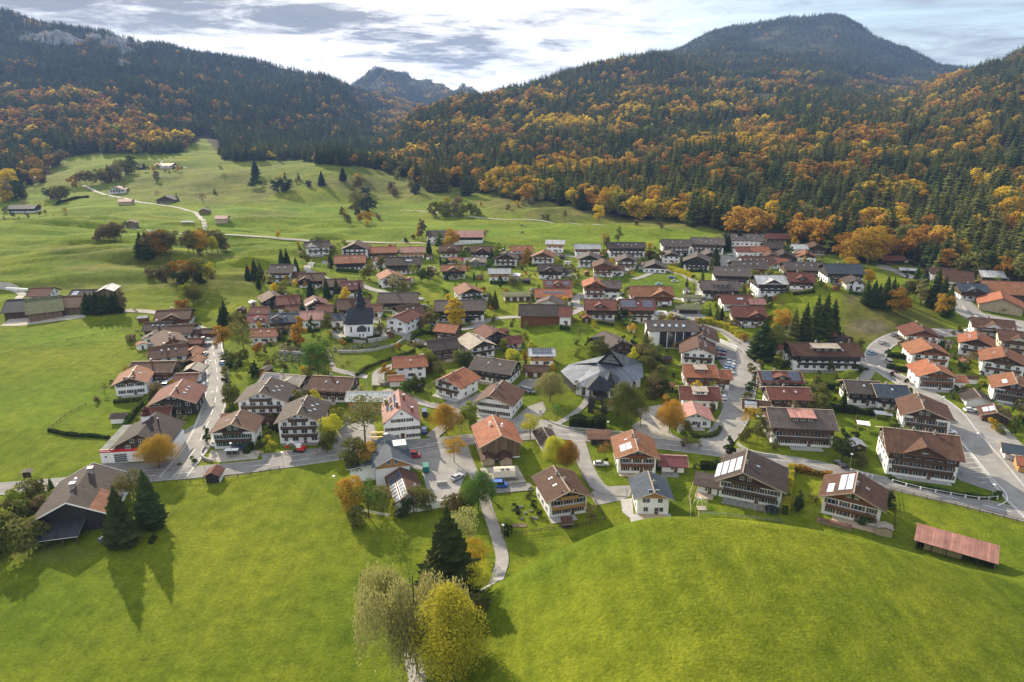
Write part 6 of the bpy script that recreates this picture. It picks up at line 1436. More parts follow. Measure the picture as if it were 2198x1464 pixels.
# street and gardens
for a in ((480,750,54,'B','k'),(526,768,84,'O','m'),(486,706,64,'S','d'),(478,708,50,'S','d'),(508,708,42,'B','m'),(520,705,30,'R','m'),(684,805,78,'B','v'),(706,805,52,'O','m'),(664,825,40,'R','m'),(541,812,30,'C','d'),(548,806,36,'C','d'),(554,812,30,'C','d'),(547,790,16,'C','d'),(507,800,24,'P','h'),(500,876,54,'B','h'),(488,868,36,'R','m'),(485,830,20,'R','d'),(484,815,20,'R','m'),(484,800,16,'R','m'),(497,893,24,'R','g'),(490,905,18,'R','g'),(500,780,26,'R','h'),(486,775,24,'R','h'),(520,778,30,'R','h'),(462,745,10,'R','m'),
          (625,890,44,'R','l'),(650,886,50,'R','m'),(672,880,42,'R','L'),(700,900,30,'R','p'),(722,905,34,'R','m'),(640,905,36,'R','l'),(690,885,30,'R','k'),(575,930,18,'R','l'),(588,910,24,'R','m'),(572,955,22,'R','L'),(560,962,20,'R','h'),(582,965,20,'R','L'),(598,930,18,'R','d'),(535,945,14,'R','d'),
          (645,748,74,'P','o'),(636,740,30,'B','k'),(670,716,42,'C','g'),(704,712,38,'B','m'),(744,672,60,'P','y'),(725,658,26,'B','l'),(668,645,50,'S','B'),(722,695,42,'S','g'),(600,730,34,'S','m'),(590,750,24,'O','w'),(555,760,26,'R','k'),(620,745,18,'R','d'),(633,742,16,'R','g'),(556,620,30,'S','d'),(605,648,36,'B','m'),(622,650,24,'R','m'),(610,630,30,'B','l'),(590,632,26,'B','y'),(645,660,24,'B','b'),(632,662,34,'B','m'),(562,655,20,'C','d'),(528,712,18,'R','l'),
          (612,760,26,'O','w'),(628,765,22,'O','b'),(608,790,18,'R','m'),(590,778,18,'R','m'),(628,783,14,'C','m'),(643,783,14,'C','m'),(570,762,20,'P','b'),(575,790,18,'R','b'),(665,775,20,'C','m'),(682,770,22,'R','k'),(700,765,16,'R','m'),(610,735,20,'S','g'),(736,800,20,'O','m'),(748,792,18,'O','m'),(648,800,14,'R','y'),(735,740,14,'R','k'),(846,762,18,'O','b'),(880,752,22,'O','b'),(893,758,26,'O','b'),(905,750,20,'O','b'),(852,750,14,'R','k'),(858,748,12,'R','k'),
          (978,704,70,'P','y'),(832,735,0,'R','m'),(818,727,14,'C','m'),(826,800,24,'P','k'),(833,815,30,'R','k'),(775,835,12,'O','y'),(905,835,20,'R','d'),(885,840,34,'R','g'),(870,842,26,'R','g'),(925,800,44,'B','h'),(945,810,36,'B','m'),(915,780,34,'B','l'),(935,765,20,'R','l'),(985,790,40,'B','h'),(1000,800,44,'B','d'),(1010,780,30,'R','m'),(1098,785,38,'B','L'),(1085,790,24,'R','m'),(1140,755,24,'B','L'),(1135,770,20,'O','m'),(1262,755,34,'C','d'),(1245,730,30,'O','m'),(1275,710,24,'O','L'),(1274,770,36,'R','l'),(1290,770,46,'B','h'),(1240,765,20,'R','l'),
          (1385,758,54,'S','S'),(1395,745,24,'O','y'),(1395,800,54,'B','m'),(1375,780,46,'B','b'),(1402,780,46,'B','h'),(1362,780,36,'R','L'),(1412,790,34,'R','d'),(1420,815,34,'B','m'),(1400,845,40,'B','b'),(1420,848,34,'R','d'),(1405,855,36,'R','b'),(1430,850,24,'R','m'),(1455,858,22,'R','g'),(1425,870,24,'R','k'),(1390,855,26,'R','m'),(1405,820,26,'O','b'),(1445,810,10,'R','d')): 
    if a[2]: T(*a, wide=1.45 if a[:2] == (978, 704) else 1.0)
# upper village
for a in ((606,576,44,'S','g'),(617,574,42,'S','d'),(637,592,42,'S','g'),(548,600,46,'S','d'),(560,596,34,'S','d'),(533,602,36,'S','d'),(536,598,30,'O','k'),(556,600,28,'R','h'),(710,574,30,'S','B'),(702,640,46,'S','d'),(724,646,50,'S','d'),(690,600,14,'R','d'),(655,560,24,'R','m'),(676,533,26,'R','h'),(690,532,22,'R','h'),(742,533,20,'R','l'),(715,548,20,'R','m'),(850,535,14,'O','w'),(838,532,8,'R','R'),(598,512,18,'B','y'),(840,602,14,'R','l'),(820,575,28,'B','m'),(792,600,34,'B','m'),(783,598,22,'R','l'),(855,630,48,'O','w'),(870,632,30,'R','m'),(793,608,12,'O','p'),(905,608,34,'B','g'),(920,606,28,'B','d'),(888,600,34,'O','l'),(926,600,24,'B','m'),(896,640,16,'O','l'),(775,655,12,'R','m'),
          (906,516,50,'P','w'),(899,514,34,'P','y'),(945,538,42,'P','v'),(972,536,46,'B','k'),(960,536,30,'B','y'),(921,544,34,'S','B'),(870,521,12,'R','g'),(887,513,10,'R','d'),(1042,518,28,'O','b'),(1030,520,22,'R','b'),(1056,568,38,'C','s'),(1070,566,50,'P','l'),(1083,545,22,'S','g'),(1131,578,50,'P','k'),(1137,572,24,'S','d'),(1052,578,24,'R','g'),(993,560,24,'R','g'),(1005,575,18,'R','m'),(945,570,24,'C','g'),(958,574,20,'R','d'),(975,572,18,'R','m'),(960,600,18,'R','d'),(990,595,24,'R','l'),(1006,582,12,'R','k'),(1063,662,40,'S','S'),(1052,662,36,'S','S'),(1075,618,30,'C','d'),(1095,614,22,'R','m'),(1105,610,16,'R','m'),(1035,655,20,'C','d'),(1024,650,18,'R','g'),(1038,625,10,'R','R'),(1087,632,14,'R','k'),(1023,616,10,'C','d'),(980,622,14,'R','l'),(996,620,14,'R','l'),(958,638,18,'R','g'),(925,690,36,'O','b'),(915,702,34,'R','b'),(935,695,26,'R','h'),(905,707,20,'R','b'),(1007,695,14,'R','d'),(1128,590,9,'R','R'),(1120,580,12,'R','m'),(1225,580,14,'R','m'),(1235,618,20,'R','l'),(1241,612,14,'R','l'),(1215,575,10,'R','m'),(1140,560,10,'R','d'),
          (1296,538,40,'O','r'),(1303,544,40,'P','m'),(1327,522,40,'P','l'),(1535,570,48,'S','s'),(1508,608,32,'C','g'),(1489,632,36,'O','l'),(1474,616,24,'S','s'),(1468,574,40,'S','B'),(1390,560,30,'O','p'),(1397,556,20,'R','d'),(1415,560,24,'R','m'),(1395,533,14,'R','y'),(1425,532,18,'R','b'),(1407,565,22,'R','h'),(1366,580,16,'C','d'),(1540,532,30,'B','W'),(1555,540,46,'S','d'),(1562,540,42,'S','d'),(1585,530,44,'S','d'),(1610,528,44,'S','d'),(1635,530,40,'S','d'),(1500,530,14,'R','l'),(1440,650,20,'O','k'),(1530,610,12,'C','d'),(1600,594,10,'C','d'),(1650,596,22,'R','l'),(1668,604,24,'R','l'),(1680,602,20,'R','p'),(1695,608,14,'R','l'),(1325,635,14,'R','b'),(1345,628,14,'R','l'),(1322,670,16,'R','d'),(1335,693,34,'B','d'),(1345,700,24,'R','g'),(1350,710,26,'O','l'),(1360,705,18,'R','d'),(1325,680,16,'C','m'),(1500,660,16,'R','m'),(1522,690,34,'S','g'),(1538,695,38,'S','m'),(1548,690,34,'S','d'),(1495,704,22,'R','k'),(1560,700,22,'R','b'),(1575,710,24,'R','b'),(1592,732,20,'R','k'),
          (1700,745,86,'S','S'),(1722,745,96,'S','s'),(1745,740,108,'S','s'),(1764,738,112,'S','s'),(1782,732,92,'S','d'),(1735,745,60,'S','S'),(1677,712,50,'B','o'),(1686,700,30,'B','k'),(1634,770,88,'S','d'),(1650,765,70,'B','h'),(1665,752,40,'R','m'),(1675,745,36,'R','h'),(1690,752,34,'R','l'),(1620,745,30,'R','m'),(1630,790,20,'R','m'),(1622,800,14,'R','m'),(1666,790,26,'C','g'),(1682,795,24,'R','d'),(1690,788,30,'C','m'),
          (1782,604,34,'P','y'),(1735,580,10,'R','m'),(1862,612,36,'B','y'),(1857,655,56,'S','d'),(1872,660,62,'S','d'),(1884,656,48,'S','d'),(1897,664,74,'S','s'),(1912,655,62,'S','s'),(1922,645,40,'S','g'),(1936,660,56,'S','g'),(1927,680,62,'B','k'),(1945,640,40,'B','m'),(1975,655,60,'P','W'),(1962,645,48,'B','m'),(2002,662,88,'S','s'),(2018,670,80,'S','s'),(2032,682,72,'S','g'),(2008,650,62,'P','y'),(2022,680,52,'B','k'),(1945,598,22,'C','g'),(1985,610,40,'S','d'),(1968,600,34,'S','g'),
          (1812,568,70,'B','k'),(1838,575,88,'B','k'),(1862,572,90,'B','y'),(1880,568,70,'B','k'),(1900,560,60,'B','k'),(1818,600,24,'R','d'),(1835,595,24,'R','d'),(1822,590,40,'B','y'),(1706,530,22,'B','y'),(1762,530,12,'R','w'),(1745,520,40,'S','d'),(1720,520,30,'B','y'),(1690,550,26,'R','g'),(1850,628,10,'C','d'),(1826,628,20,'C','d'),
          (1950,720,24,'R','d'),(1930,712,16,'R','d'),(1905,760,12,'R','d'),(2060,740,10,'R','m'),(2071,734,16,'C','d'),(2078,730,18,'C','d'),(2060,712,14,'R','m'),(2045,720,10,'R','b'),(1919,809,16,'R','p'),(1945,822,12,'R','d'),(2083,778,22,'R','b'),(2075,800,22,'R','g'),(2052,840,14,'R','d'),(2110,830,14,'R','m'),(1842,800,20,'R','g'),(1816,820,28,'R','l'),(1872,822,10,'R','m'),(1800,812,16,'R','l'),(1801,842,16,'R','l'),(1810,868,34,'S','g'),(1762,870,48,'B','m'),(1740,855,36,'B','h'),(1755,885,44,'R','m'),(1728,830,14,'R','m'),(1772,900,20,'R','m'),(1910,900,24,'R','h'),(1905,870,20,'R','h'),(1838,908,22,'S','m'),(1835,940,16,'R','d'),(1925,930,22,'R','d'),(2128,920,24,'R','y'),(2145,930,22,'R','m'),(2150,905,26,'R','m'),(2178,932,44,'C','g'),(2185,905,20,'R','m'),(2160,890,14,'R','m'),(2100,860,12,'R','d'),(2130,872,16,'R','d'),(2190,880,24,'R','m'),(1612,800,22,'R','m'),(1618,820,18,'R','m'),(1610,840,26,'R','d'),(1605,870,30,'R','h'),(1985,785,10,'C','d'),(2040,950,14,'R','d')):
    T(*a, wide=1.6 if a[:2] in ((1634, 770),) else 1.0)
# meadows, copses and the hills behind
for a in ((549,380,40,'S','B'),(552,402,30,'R','B'),(612,386,20,'S','B'),(605,386,16,'O','y'),(592,412,26,'R','B'),(606,412,28,'R','B'),(620,410,26,'R','B'),(600,398,20,'R','m'),(641,386,19,'S','B'),(637,393,10,'R','m'),(691,398,32,'S','B'),(663,402,16,'R','B'),(737,388,32,'S','B'),(768,392,22,'O','y'),(770,410,34,'B','b'),(776,404,26,'B','m'),(784,425,24,'R','B'),(790,428,26,'B','B'),(768,458,50,'B','m'),(780,452,40,'B','b'),(792,458,36,'R','B'),(762,462,24,'R','m'),(745,480,24,'R','m'),(735,465,24,'P','m'),(739,467,20,'P','y'),(775,480,24,'B','k'),(785,478,26,'B','k'),(797,478,24,'B','y'),(788,484,14,'R','y'),(810,470,16,'R','w'),(856,384,18,'R','m'),(842,408,20,'R','b'),(844,422,22,'R','b'),(886,384,32,'S','S'),(885,414,28,'R','b'),(897,416,26,'R','B'),(880,394,16,'R','m'),(900,396,20,'B','k'),
          (918,405,50,'S','S'),(928,410,62,'S','S'),(940,412,60,'S','S'),(952,410,56,'S','S'),(936,414,20,'R','b'),(1000,420,52,'S','s'),(1009,415,30,'S','S'),(935,464,32,'R','m'),(950,464,34,'R','l'),(965,464,32,'R','m'),(980,462,30,'R','b'),(995,464,30,'R','l'),(1010,462,28,'R','m'),(1022,462,26,'R','l'),(958,455,34,'B','L'),(985,450,30,'B','b'),(1032,445,16,'P','y'),
          (1045,405,30,'B','y'),(1060,410,34,'B','y'),(1080,400,26,'B','k'),(1205,442,44,'S','s'),(1248,449,50,'S','s'),(1285,478,40,'B','y'),(1305,458,60,'B','y'),(1320,462,56,'B','L'),(1335,466,40,'B','m'),(1162,435,22,'B','W'),(1175,470,14,'R','m'),(1165,469,10,'R','m'),(1213,468,20,'P','l'),(1366,484,14,'R','b'),(1417,490,16,'R','b'),(1125,440,16,'R','w'),(1140,438,16,'R','w'),(1110,445,16,'R','y'),(1090,450,14,'R','b'),(1100,428,30,'B','m'),
          (224,518,36,'B','b'),(236,522,44,'B','b'),(248,520,46,'B','b'),(259,516,36,'B','b'),(216,516,26,'R','b'),(306,554,58,'S','d'),(318,556,60,'S','d'),(332,556,62,'B','b'),(345,554,62,'B','k'),(356,550,60,'B','b'),(368,545,54,'B','m'),(325,550,50,'B','m'),(405,540,46,'B','b'),(416,545,52,'B','m'),(430,545,54,'B','k'),(444,543,54,'B','b'),(456,545,40,'B','L'),(468,543,52,'B','m'),(478,540,36,'R','b'),(424,545,34,'R','g'),
          (325,600,28,'R','b'),(340,603,30,'R','g'),(355,605,34,'R','b'),(372,605,44,'B','m'),(388,605,48,'B','k'),(402,606,44,'B','b'),(415,606,50,'B','k'),(430,606,56,'B','m'),(445,604,44,'B','L'),(380,608,26,'R','d'),(400,610,28,'R','d'),(420,610,28,'R','d'),(438,608,30,'R','d'),(452,600,26,'R','b'),(405,652,44,'B','l'),(416,655,46,'B','m'),(427,650,34,'B','m'),(393,680,40,'B','r'),(408,672,16,'R','b'),(292,676,16,'O','m'),
          (190,673,48,'S','d'),(200,672,44,'S','d'),(210,674,50,'S','d'),(222,674,48,'S','d'),(232,672,46,'S','g'),(245,672,44,'S','d'),(254,670,46,'S','d'),(265,668,50,'P','w'),(218,645,16,'O','k'),(113,635,10,'C','d'),(268,488,14,'R','m'),(268,412,16,'S','d'),(276,412,8,'R','m'),(354,428,12,'S','d'),(380,430,18,'S','d'),(340,426,18,'O','b'),(437,438,24,'O','b'),(461,415,16,'S','m'),(337,388,22,'B','b'),(340,390,12,'R','m'),(474,372,18,'O','m'),(12,457,14,'R','m'),(77,452,16,'S','d'),(88,450,14,'O','b'),(52,445,18,'O','b')):
    T(*a, wide=1.35 if a[3] == 'S' else 1.0)
# hedgerow below the left mountain
r9 = random.Random(21)
for (u0, v0, u1, v1, n, h0) in ((5,432,60,420,7,38),(100,425,150,435,6,34),(150,400,235,392,8,26),(215,398,285,368,11,32),(285,362,345,368,9,16),(395,365,350,372,5,14),(20,408,110,388,8,38),(95,366,140,352,6,30),(1,472,150,458,8,12)):
    for i in range(n):
        f = (i+r9.random()*.6)/n; T(u0+(u1-u0)*f, v0+(v1-v0)*f+r9.uniform(-3, 3), h0*r9.uniform(.7, 1.25), r9.choice('BBBRBS'), r9.choice('bbmkdmy'))
# garden shrubs around the village houses
def occupied(x, y, m=1.0):
    for h in HOUSES:
        dx = x-h['p'][0]; dy = y-h['p'][1]; a = -R(h['rot']); lx = dx*math.cos(a)-dy*math.sin(a); ly = dx*math.sin(a)+dy*math.cos(a)
        if abs(lx) < h['W']/2+m and -m-1 < ly < h['D']+m: return True
    return False
ROADPTS = [v.co for o in COL.objects if o.type == 'MESH' and o.name.split('.')[0] in ('main_street', 'valley_road', 'village_street', 'estate_road', 'yard_road', 'footpath', 'van_lane', 'side_lane', 'gasthaus_lane', 'inn_lane', 'church_lane', 'hall_path', 'upper_lane', 'terrace_lane', 'court_lane', 'north_lane', 'west_lane', 'forecourt', 'paved_yard', 'gravel_lot', 'parking_yard', 'square', 'inn_forecourt', 'gasthaus_forecourt', 'garage_court', 'church_hall_court', 'parking_bays', 'hotel_parking', 'residents_parking', 'timber_yard', 'car_court', 'side_court', 'gravel_court') for v in o.data.vertices]
RG = {}
for c in ROADPTS: RG.setdefault((int(c.x//4), int(c.y//4)), []).append((c.x, c.y))
def on_road(x, y, d=2.6):
    i, j = int(x//4), int(y//4)
    return any((x-a)**2+(y-b)**2 < d*d for di in (-1, 0, 1) for dj in (-1, 0, 1) for a, b in RG.get((i+di, j+dj), ()))
SHEDS, PLOTS = [], []
r8 = random.Random(5)
for h in list(HOUSES):
    if not (545 < h['v'] < 960) or (h['u'] < 470 and h['v'] < 690): continue
    a = R(h['rot'])
    def W2(lx, ly): return h['p'][0]+lx*math.cos(a)-ly*math.sin(a), h['p'][1]+lx*math.sin(a)+ly*math.cos(a)
    for k in range(3):
        if r8.random() < .5: continue
        x, y = W2(r8.choice((-1, 1))*(h['W']/2+r8.uniform(3, 8)), r8.uniform(-3, h['D']+4))
        if occupied(x, y, 2.6) or on_road(x, y, 4.0) or any((x-q[0])**2+(y-q[1])**2 < 60 for q in SHEDS): continue
        SHEDS.append((x, y, h['rot']+r8.choice((0, 90)))); break
    if r8.random() < .75:      # a clipped hedge along one side of the plot
        sd = r8.choice((-1, 1)); o_ = h['W']/2+r8.uniform(4, 7.5)
        q = [W2(sd*o_, -4), W2(sd*o_, h['D']*.9)] if r8.random() < .5 else [W2(-h['W']*.45, -r8.uniform(5, 8)), W2(h['W']*.45, -r8.uniform(5, 8))]
        mids = [(q[0][0]*(1-f)+q[1][0]*f, q[0][1]*(1-f)+q[1][1]*f) for f in (0, .25, .5, .75, 1)]
        if not any(occupied(*m_, 1.2) or on_road(*m_, 3.2) for m_ in mids): PLOTS.append(q)
placed = [(t['p'][0], t['p'][1], t['H']) for t in TREES]+[(q[0], q[1], 5) for q in SHEDS]+[(q[0][0]*(1-f)+q[1][0]*f, q[0][1]*(1-f)+q[1][1]*f, 3) for q in PLOTS for f in (0, .25, .5, .75, 1)]
r9 = random.Random(77); cnt = 0
for h in list(HOUSES):
    if not (545 < h['v'] < 950) or h['u'] < 470 and h['v'] < 690: continue
    for k in range(9):
        a = R(h['rot']); lx = r9.choice((-1, 1))*(h['W']/2+r9.uniform(1.6, 7)); ly = r9.uniform(-6, h['D']+4)
        if r9.random() < .35: lx = r9.uniform(-.5, .5)*h['W']; ly = -r9.uniform(2.5, 7)
        x = h['p'][0]+lx*math.cos(a)-ly*math.sin(a); y = h['p'][1]+lx*math.sin(a)+ly*math.cos(a)
        if occupied(x, y) or on_road(x, y): continue
        z = hz(x, y); u, v = proj(x, y, z)
        if any((x-a_)**2+(y-b_)**2 < 9 for a_, b_, _ in placed): continue
        kd = r9.choice('RRRRRBOOPC'); Hm = {'R': r9.uniform(1.6, 3.4), 'B': r9.uniform(5, 8), 'O': r9.uniform(4.5, 7), 'P': r9.uniform(5, 9), 'C': r9.uniform(3, 6)}[kd]
        s = scale((x, y, z)); T(u, v, Hm*.8/s, kd, r9.choice({'P': 'lmygh', 'C': 'dg', 'R': 'mdghlbmk', 'B': 'mlyb', 'O': 'mlbk'}[kd])); placed.append((x, y, Hm)); cnt += 1
print('shrubs', cnt, 'trees', len(TREES))
# ---------------------------------------------------------------- hedges
def hedge(label, pts, w, h, c='d', n=None, c2=None):
    line = smooth_line(pts, 1.5); rs = np.random.RandomState(len(label)); L_ = sum((b-a).length for a, b in zip(line, line[1:])); n = n or int(min(9000, 60*L_*(w+2*h)/2)); P_ = []
    seg = np.array([[a.x, a.y, b.x, b.y] for a, b in zip(line, line[1:])]); i = rs.randint(0, len(seg), n); f = rs.rand(n)
    cx = seg[i, 0]+(seg[i, 2]-seg[i, 0])*f; cy = seg[i, 1]+(seg[i, 3]-seg[i, 1])*f; d = np.stack([-(seg[i, 3]-seg[i, 1]), seg[i, 2]-seg[i, 0]], 1); d /= np.linalg.norm(d, axis=1)[:, None]
    side = rs.randint(0, 3, n); o_ = np.where(side == 0, -.5, np.where(side == 1, .5, rs.uniform(-.5, .5, n)))*w; hz_ = np.where(side == 2, 1, rs.rand(n))*h
    wob = 1+.12*np.sin(cx*.9)+.1*np.sin(cy*1.3); o_ = o_*wob+rs.randn(n)*.06; hz_ = hz_*wob+rs.randn(n)*.05
    x = cx+d[:, 0]*o_; y = cy+d[:, 1]*o_; z = height(cx, cy)+hz_; p = np.stack([x, y, z], 1)
    nn = rs.randn(n, 3); nn /= np.linalg.norm(nn, axis=1)[:, None]; a = np.cross(nn, rs.randn(n, 3)); a /= np.linalg.norm(a, axis=1)[:, None]; b = np.cross(nn, a); s = .2*(.6+.8*rs.rand(n))[:, None]
    V = np.concatenate([p-a*s, p-b*s, p+a*s, p+b*s], 1).reshape(-1, 3)
    o = link('hedge', None); o2 = link('foliage', npmesh('hedge', V, np.arange(4*n).reshape(-1, 4), leafmat(c)), o)
    b = MB()
    for q, e in zip(line, line[1:]): b.bar((q.x, q.y, hz(q.x, q.y)+h*.42), (e.x, e.y, hz(e.x, e.y)+h*.42), w*.8, h*.86)
    link('branches', b.mesh('branches', leafmat('d')), o); tag(o, label, 'hedge')
hedge('tall clipped dark hedge at the road below the bell tower', [(1222,915),(1260,915),(1300,918)], 3.6, 3.6, 'd')
hedge('long golden-green hedge left of the field solar farmhouse lawn', [(1684,1105),(1690,1060),(1697,1012)], 1.8, 2.6, 'L'); hedge('brownish hedge between the valley road and the narrow lawn', [(1700,1010),(1740,1018),(1785,1028)], 1.4, 1.8, 'k')
hedge('dark square hedge beside the terracotta house meadow', [(1502,1005),(1525,1006),(1542,1000)], 2.2, 2.0, 'd')
hedge('long dark green hedge below the half blue semi-detached house', [(1765,880),(1800,884),(1840,888),(1878,892)], 1.8, 2.4, 'd'); hedge('dark hedge above the long dark green one', [(1762,835),(1790,836),(1808,838)], 2.0, 2.6, 'd')
hedge('hedge ring around the small lawn by the brown cube house', [(945,722),(915,716),(893,722),(885,735),(905,748),(922,752)], 1.2, 1.6, 'g')
hedge('narrow brown-green hedge along the church lane bend', [(765,808),(790,790),(830,775),(870,762),(890,755)], 1.0, 1.2, 'h')
hedge('golden hedge along the lane above the dark-fronted inn', [(1412,572),(1440,580),(1470,590),(1488,598)], 3.0, 2.6, 'L'); hedge('golden-brown hedge beside the village street bend', [(1500,692),(1540,700),(1570,712),(1592,728)], 3.0, 2.8, 'L')
hedge('clipped hedge in front of the patched roof bungalow', [(1482,938),(1510,940),(1535,936),(1546,922)], 1.0, 1.4, 'h'); hedge('dark garden hedge along the street gardens left', [(484,790),(505,788),(520,786)], 1.6, 1.8, 'd')
hedge('clipped low hedge around the large hotel lawn', [(1908,1024),(1925,1036),(1990,1050),(2060,1064),(2125,1072),(2146,1060)], .9, 1.0, 'g')
hedge('dark hedge stack above the front orange-roofed chalet', [(1905,790),(1925,795),(1955,800)], 2.4, 1.8, 'd'); hedge('dark hedge stack beside the middle orange-roofed chalet', [(1905,765),(1930,768),(1950,772)], 2.4, 1.8, 'd')
hedge('low dark hedge in front of the black-boarded barn fence on the left', [(105,925),(150,935),(200,938),(235,942)], 1.0, .9, 'd'); hedge('dark hedge beside the green-gabled chalet forecourt', [(528,975),(540,960),(556,945)], 1.6, 1.5, 'g')
hedge('hedge under the white sacristy wall of the church', [(742,727),(760,728),(774,728)], .8, .8, 'd'); hedge('second hedge under the church wall', [(782,727),(800,725),(816,722)], .8, .8, 'd')
hedge('grey-green hedge line below the left mountain lane', [(120,440),(150,430),(190,424)], 3, 2.5, 'd')
# the smallest bushes read as one shrubbery
bs = sorted([t for t in TREES if t['k'] == 'R' and not t['label']], key=lambda t: -t['h']); small = bs[285:]
if small:
    Vs, cols, names = [], [], sorted({t['c'] for t in small}); src = {}
    for t in small:
        me = crown('R', t['c'], 1, 1); co = np.empty(len(me.vertices)*3); me.vertices.foreach_get('co', co); co = co.reshape(-1, 3); a = rnd.random()*6.28; M = np.array([[math.cos(a), -math.sin(a), 0], [math.sin(a), math.cos(a), 0], [0, 0, 1]])
        Vs.append(co@M.T*t['H']+np.array(t['p'])); cols += [names.index(t['c'])]*len(me.polygons)
        for ch in list(t['o'].children): bpy.data.objects.remove(ch)
        bpy.data.objects.remove(t['o']); TREES.remove(t)
    V = np.concatenate(Vs); me = npmesh('garden_shrubbery', V, np.arange(len(V)).reshape(-1, 4), [leafmat(c) for c in names]); me.polygons.foreach_set('material_index', cols)
    tag(link('garden_shrubbery', me), 'low small shrubs scattered through the village gardens', 'shrubs', kind='stuff')
# ---------------------------------------------------------------- labels for the trees
def near_ref(x, y, u, v):
    best = min(HOUSES, key=lambda h: (h['u']-u)**2+((h['v']-v)*1.8)**2)
    du = u-best['u']; dv = v-best['v']
    w = best['w']/2
    if abs(du) > max(w, abs(dv)*1.3): rel = 'right of' if du > 0 else 'left of'
    else: rel = 'in front of' if dv > 0 else 'behind'
    return rel, best['label']
def shorten(s, n):
    w = s.split()
    if len(w) <= n: return s
    w = w[:n]
    while w[-1] in ('the', 'a', 'and', 'with', 'of', 'in', 'beside', 'behind', 'above', 'below', 'at', 'on', 'right', 'left', 'by', 'from', 'front', 'its', 'small', 'pale', 'white', 'dark', 'brown', 'upper', 'two', 'front', 'long', 'shed', 'one', 'to', 'tall', 'orange', 'red', 'blue', 'green', 'grey', 'far', 'half', 'twin', 'big', 'its', 'far', 'lower', 'terracotta', 'black', 'golden', 'bright', 'orange-brown', 'between', 'under'): w.pop()
    return ' '.join(w)
def autolabel(items, nounf, group=None):
    from collections import defaultdict
    g = defaultdict(list)
    for t in items:
        u, v = t['u'], t['v']; far = min(abs(h['u']-u)+abs(h['v']-v) for h in HOUSES) > 120
        rel, ref = near_ref(0, 0, u, v); dist = 'well ' if far else ''
        g[(nounf(t), rel, ref, dist)].append(t)
    for (n, rel, ref, dist), l in g.items():
        l.sort(key=lambda t: t['u'])
        for i, t in enumerate(l):
            pre = '' if len(l) == 1 else ('leftmost ' if i == 0 else ('rightmost ' if i == len(l)-1 else ({1: 'second from left, ', 2: 'third from left, ', 3: 'fourth from left, ', 4: 'fifth from left, ', 5: 'sixth from left, ', 6: 'seventh from left, ', 7: 'eighth from left, '}.get(i, 'far right '))))
            s = pre+n+' '+rel+' the '+ref; wn = 16-len((pre+n+' '+rel+' the').split()); s = pre+n+' '+rel+' the '+shorten(ref, wn)
            t['lab'] = s
for t in TREES: t['size'] = 'tall' if t['H'] > 15 else ('small' if t['H'] < 4.5 else '')
autolabel([t for t in TREES if not t['label']], lambda t: ' '.join(x for x in (t['size'], CN[t['c']], KN[t['k']][1]) if x))
seen = {}
for t in TREES:
    l = t['label'] or t['lab']
    if l in seen: 
        seen[l] += 1; w = l.split(); l = ' '.join((['lower' if t['v'] > 800 else 'farther']+w)[:16])
    seen[l] = seen.get(l, 0)+1
    tag(t['o'], l, 'bush' if t['k'] == 'R' else ('shrub' if t['k'] == 'C' and t['H'] < 5 else 'tree'), {'S': 'spruces in the village and on the meadows', 'R': 'garden and field bushes', 'B': 'broadleaf trees in the village and on the meadows', 'O': 'thin autumn trees in the village', 'C': 'columnar evergreens in the gardens', 'P': 'slender upright trees in the village', 'W': 'weeping trees by the footpath'}[t['k']])

# garden sheds and plot hedges
items = []
for i, (x, y, rt) in enumerate(SHEDS):
    z = hz(x, y); o = link('garden_shed', None, None, (x, y, z), R(rt)); W_, D_, he = r8.uniform(2.6, 4.6), r8.uniform(2.6, 4.4), r8.uniform(1.9, 2.4); c = r8.choice(('br', 'rd', 'gy', 'dk', 'lt', 'ob')); wm = r8.choice((dwood, rwood, plaster, lwood, bwood))
    simple_gable(o, W_, D_, he, he+W_*.22, c, wm, .4); link('door', MB().box(-.45, .45, -.05, .02, 0, 1.9).mesh('door', shut if wm is not dwood else lwood), o)
    u, v = proj(x, y, z); cn = {'br': 'brown', 'rd': 'red-brown', 'gy': 'grey', 'dk': 'dark', 'lt': 'pale metal', 'ob': 'tan'}[c]; items.append(dict(o=o, u=u, v=v, n='small %s-roofed shed' % cn, cat='shed'))
def short_hedge(q, c, w, h):
    (x0, y0), (x1, y1) = q; L_ = math.hypot(x1-x0, y1-y0); n = int(L_*34); f = np.random.rand(n); rr = np.random.RandomState(int(x0*7) & 9999); dx, dy = -(y1-y0)/L_, (x1-x0)/L_; side = rr.randint(0, 3, n)
    of = np.where(side == 0, -.5, np.where(side == 1, .5, rr.uniform(-.5, .5, n)))*w; zz = np.where(side == 2, 1, rr.rand(n))*h+rr.randn(n)*.06; f = rr.rand(n)
    X = x0+(x1-x0)*f+dx*of; Y = y0+(y1-y0)*f+dy*of; p = np.stack([X, Y, height(X, Y)+zz], 1); nn = rr.randn(n, 3); nn /= np.linalg.norm(nn, axis=1)[:, None]; a = np.cross(nn, rr.randn(n, 3)); a /= np.linalg.norm(a, axis=1)[:, None]; b = np.cross(nn, a); s_ = .24*(.6+.8*rr.rand(n))[:, None]
    V = np.concatenate([p-a*s_, p-b*s_, p+a*s_, p+b*s_], 1).reshape(-1, 3); o = link('hedge', None); link('foliage', npmesh('foliage', V, np.arange(4*n).reshape(-1, 4), leafmat(c)), o)
    b = MB(); b.bar((x0, y0, hz(x0, y0)+h*.4), (x1, y1, hz(x1, y1)+h*.4), w*.8, h*.85); link('branches', b.mesh('branches', leafmat('d')), o); return o
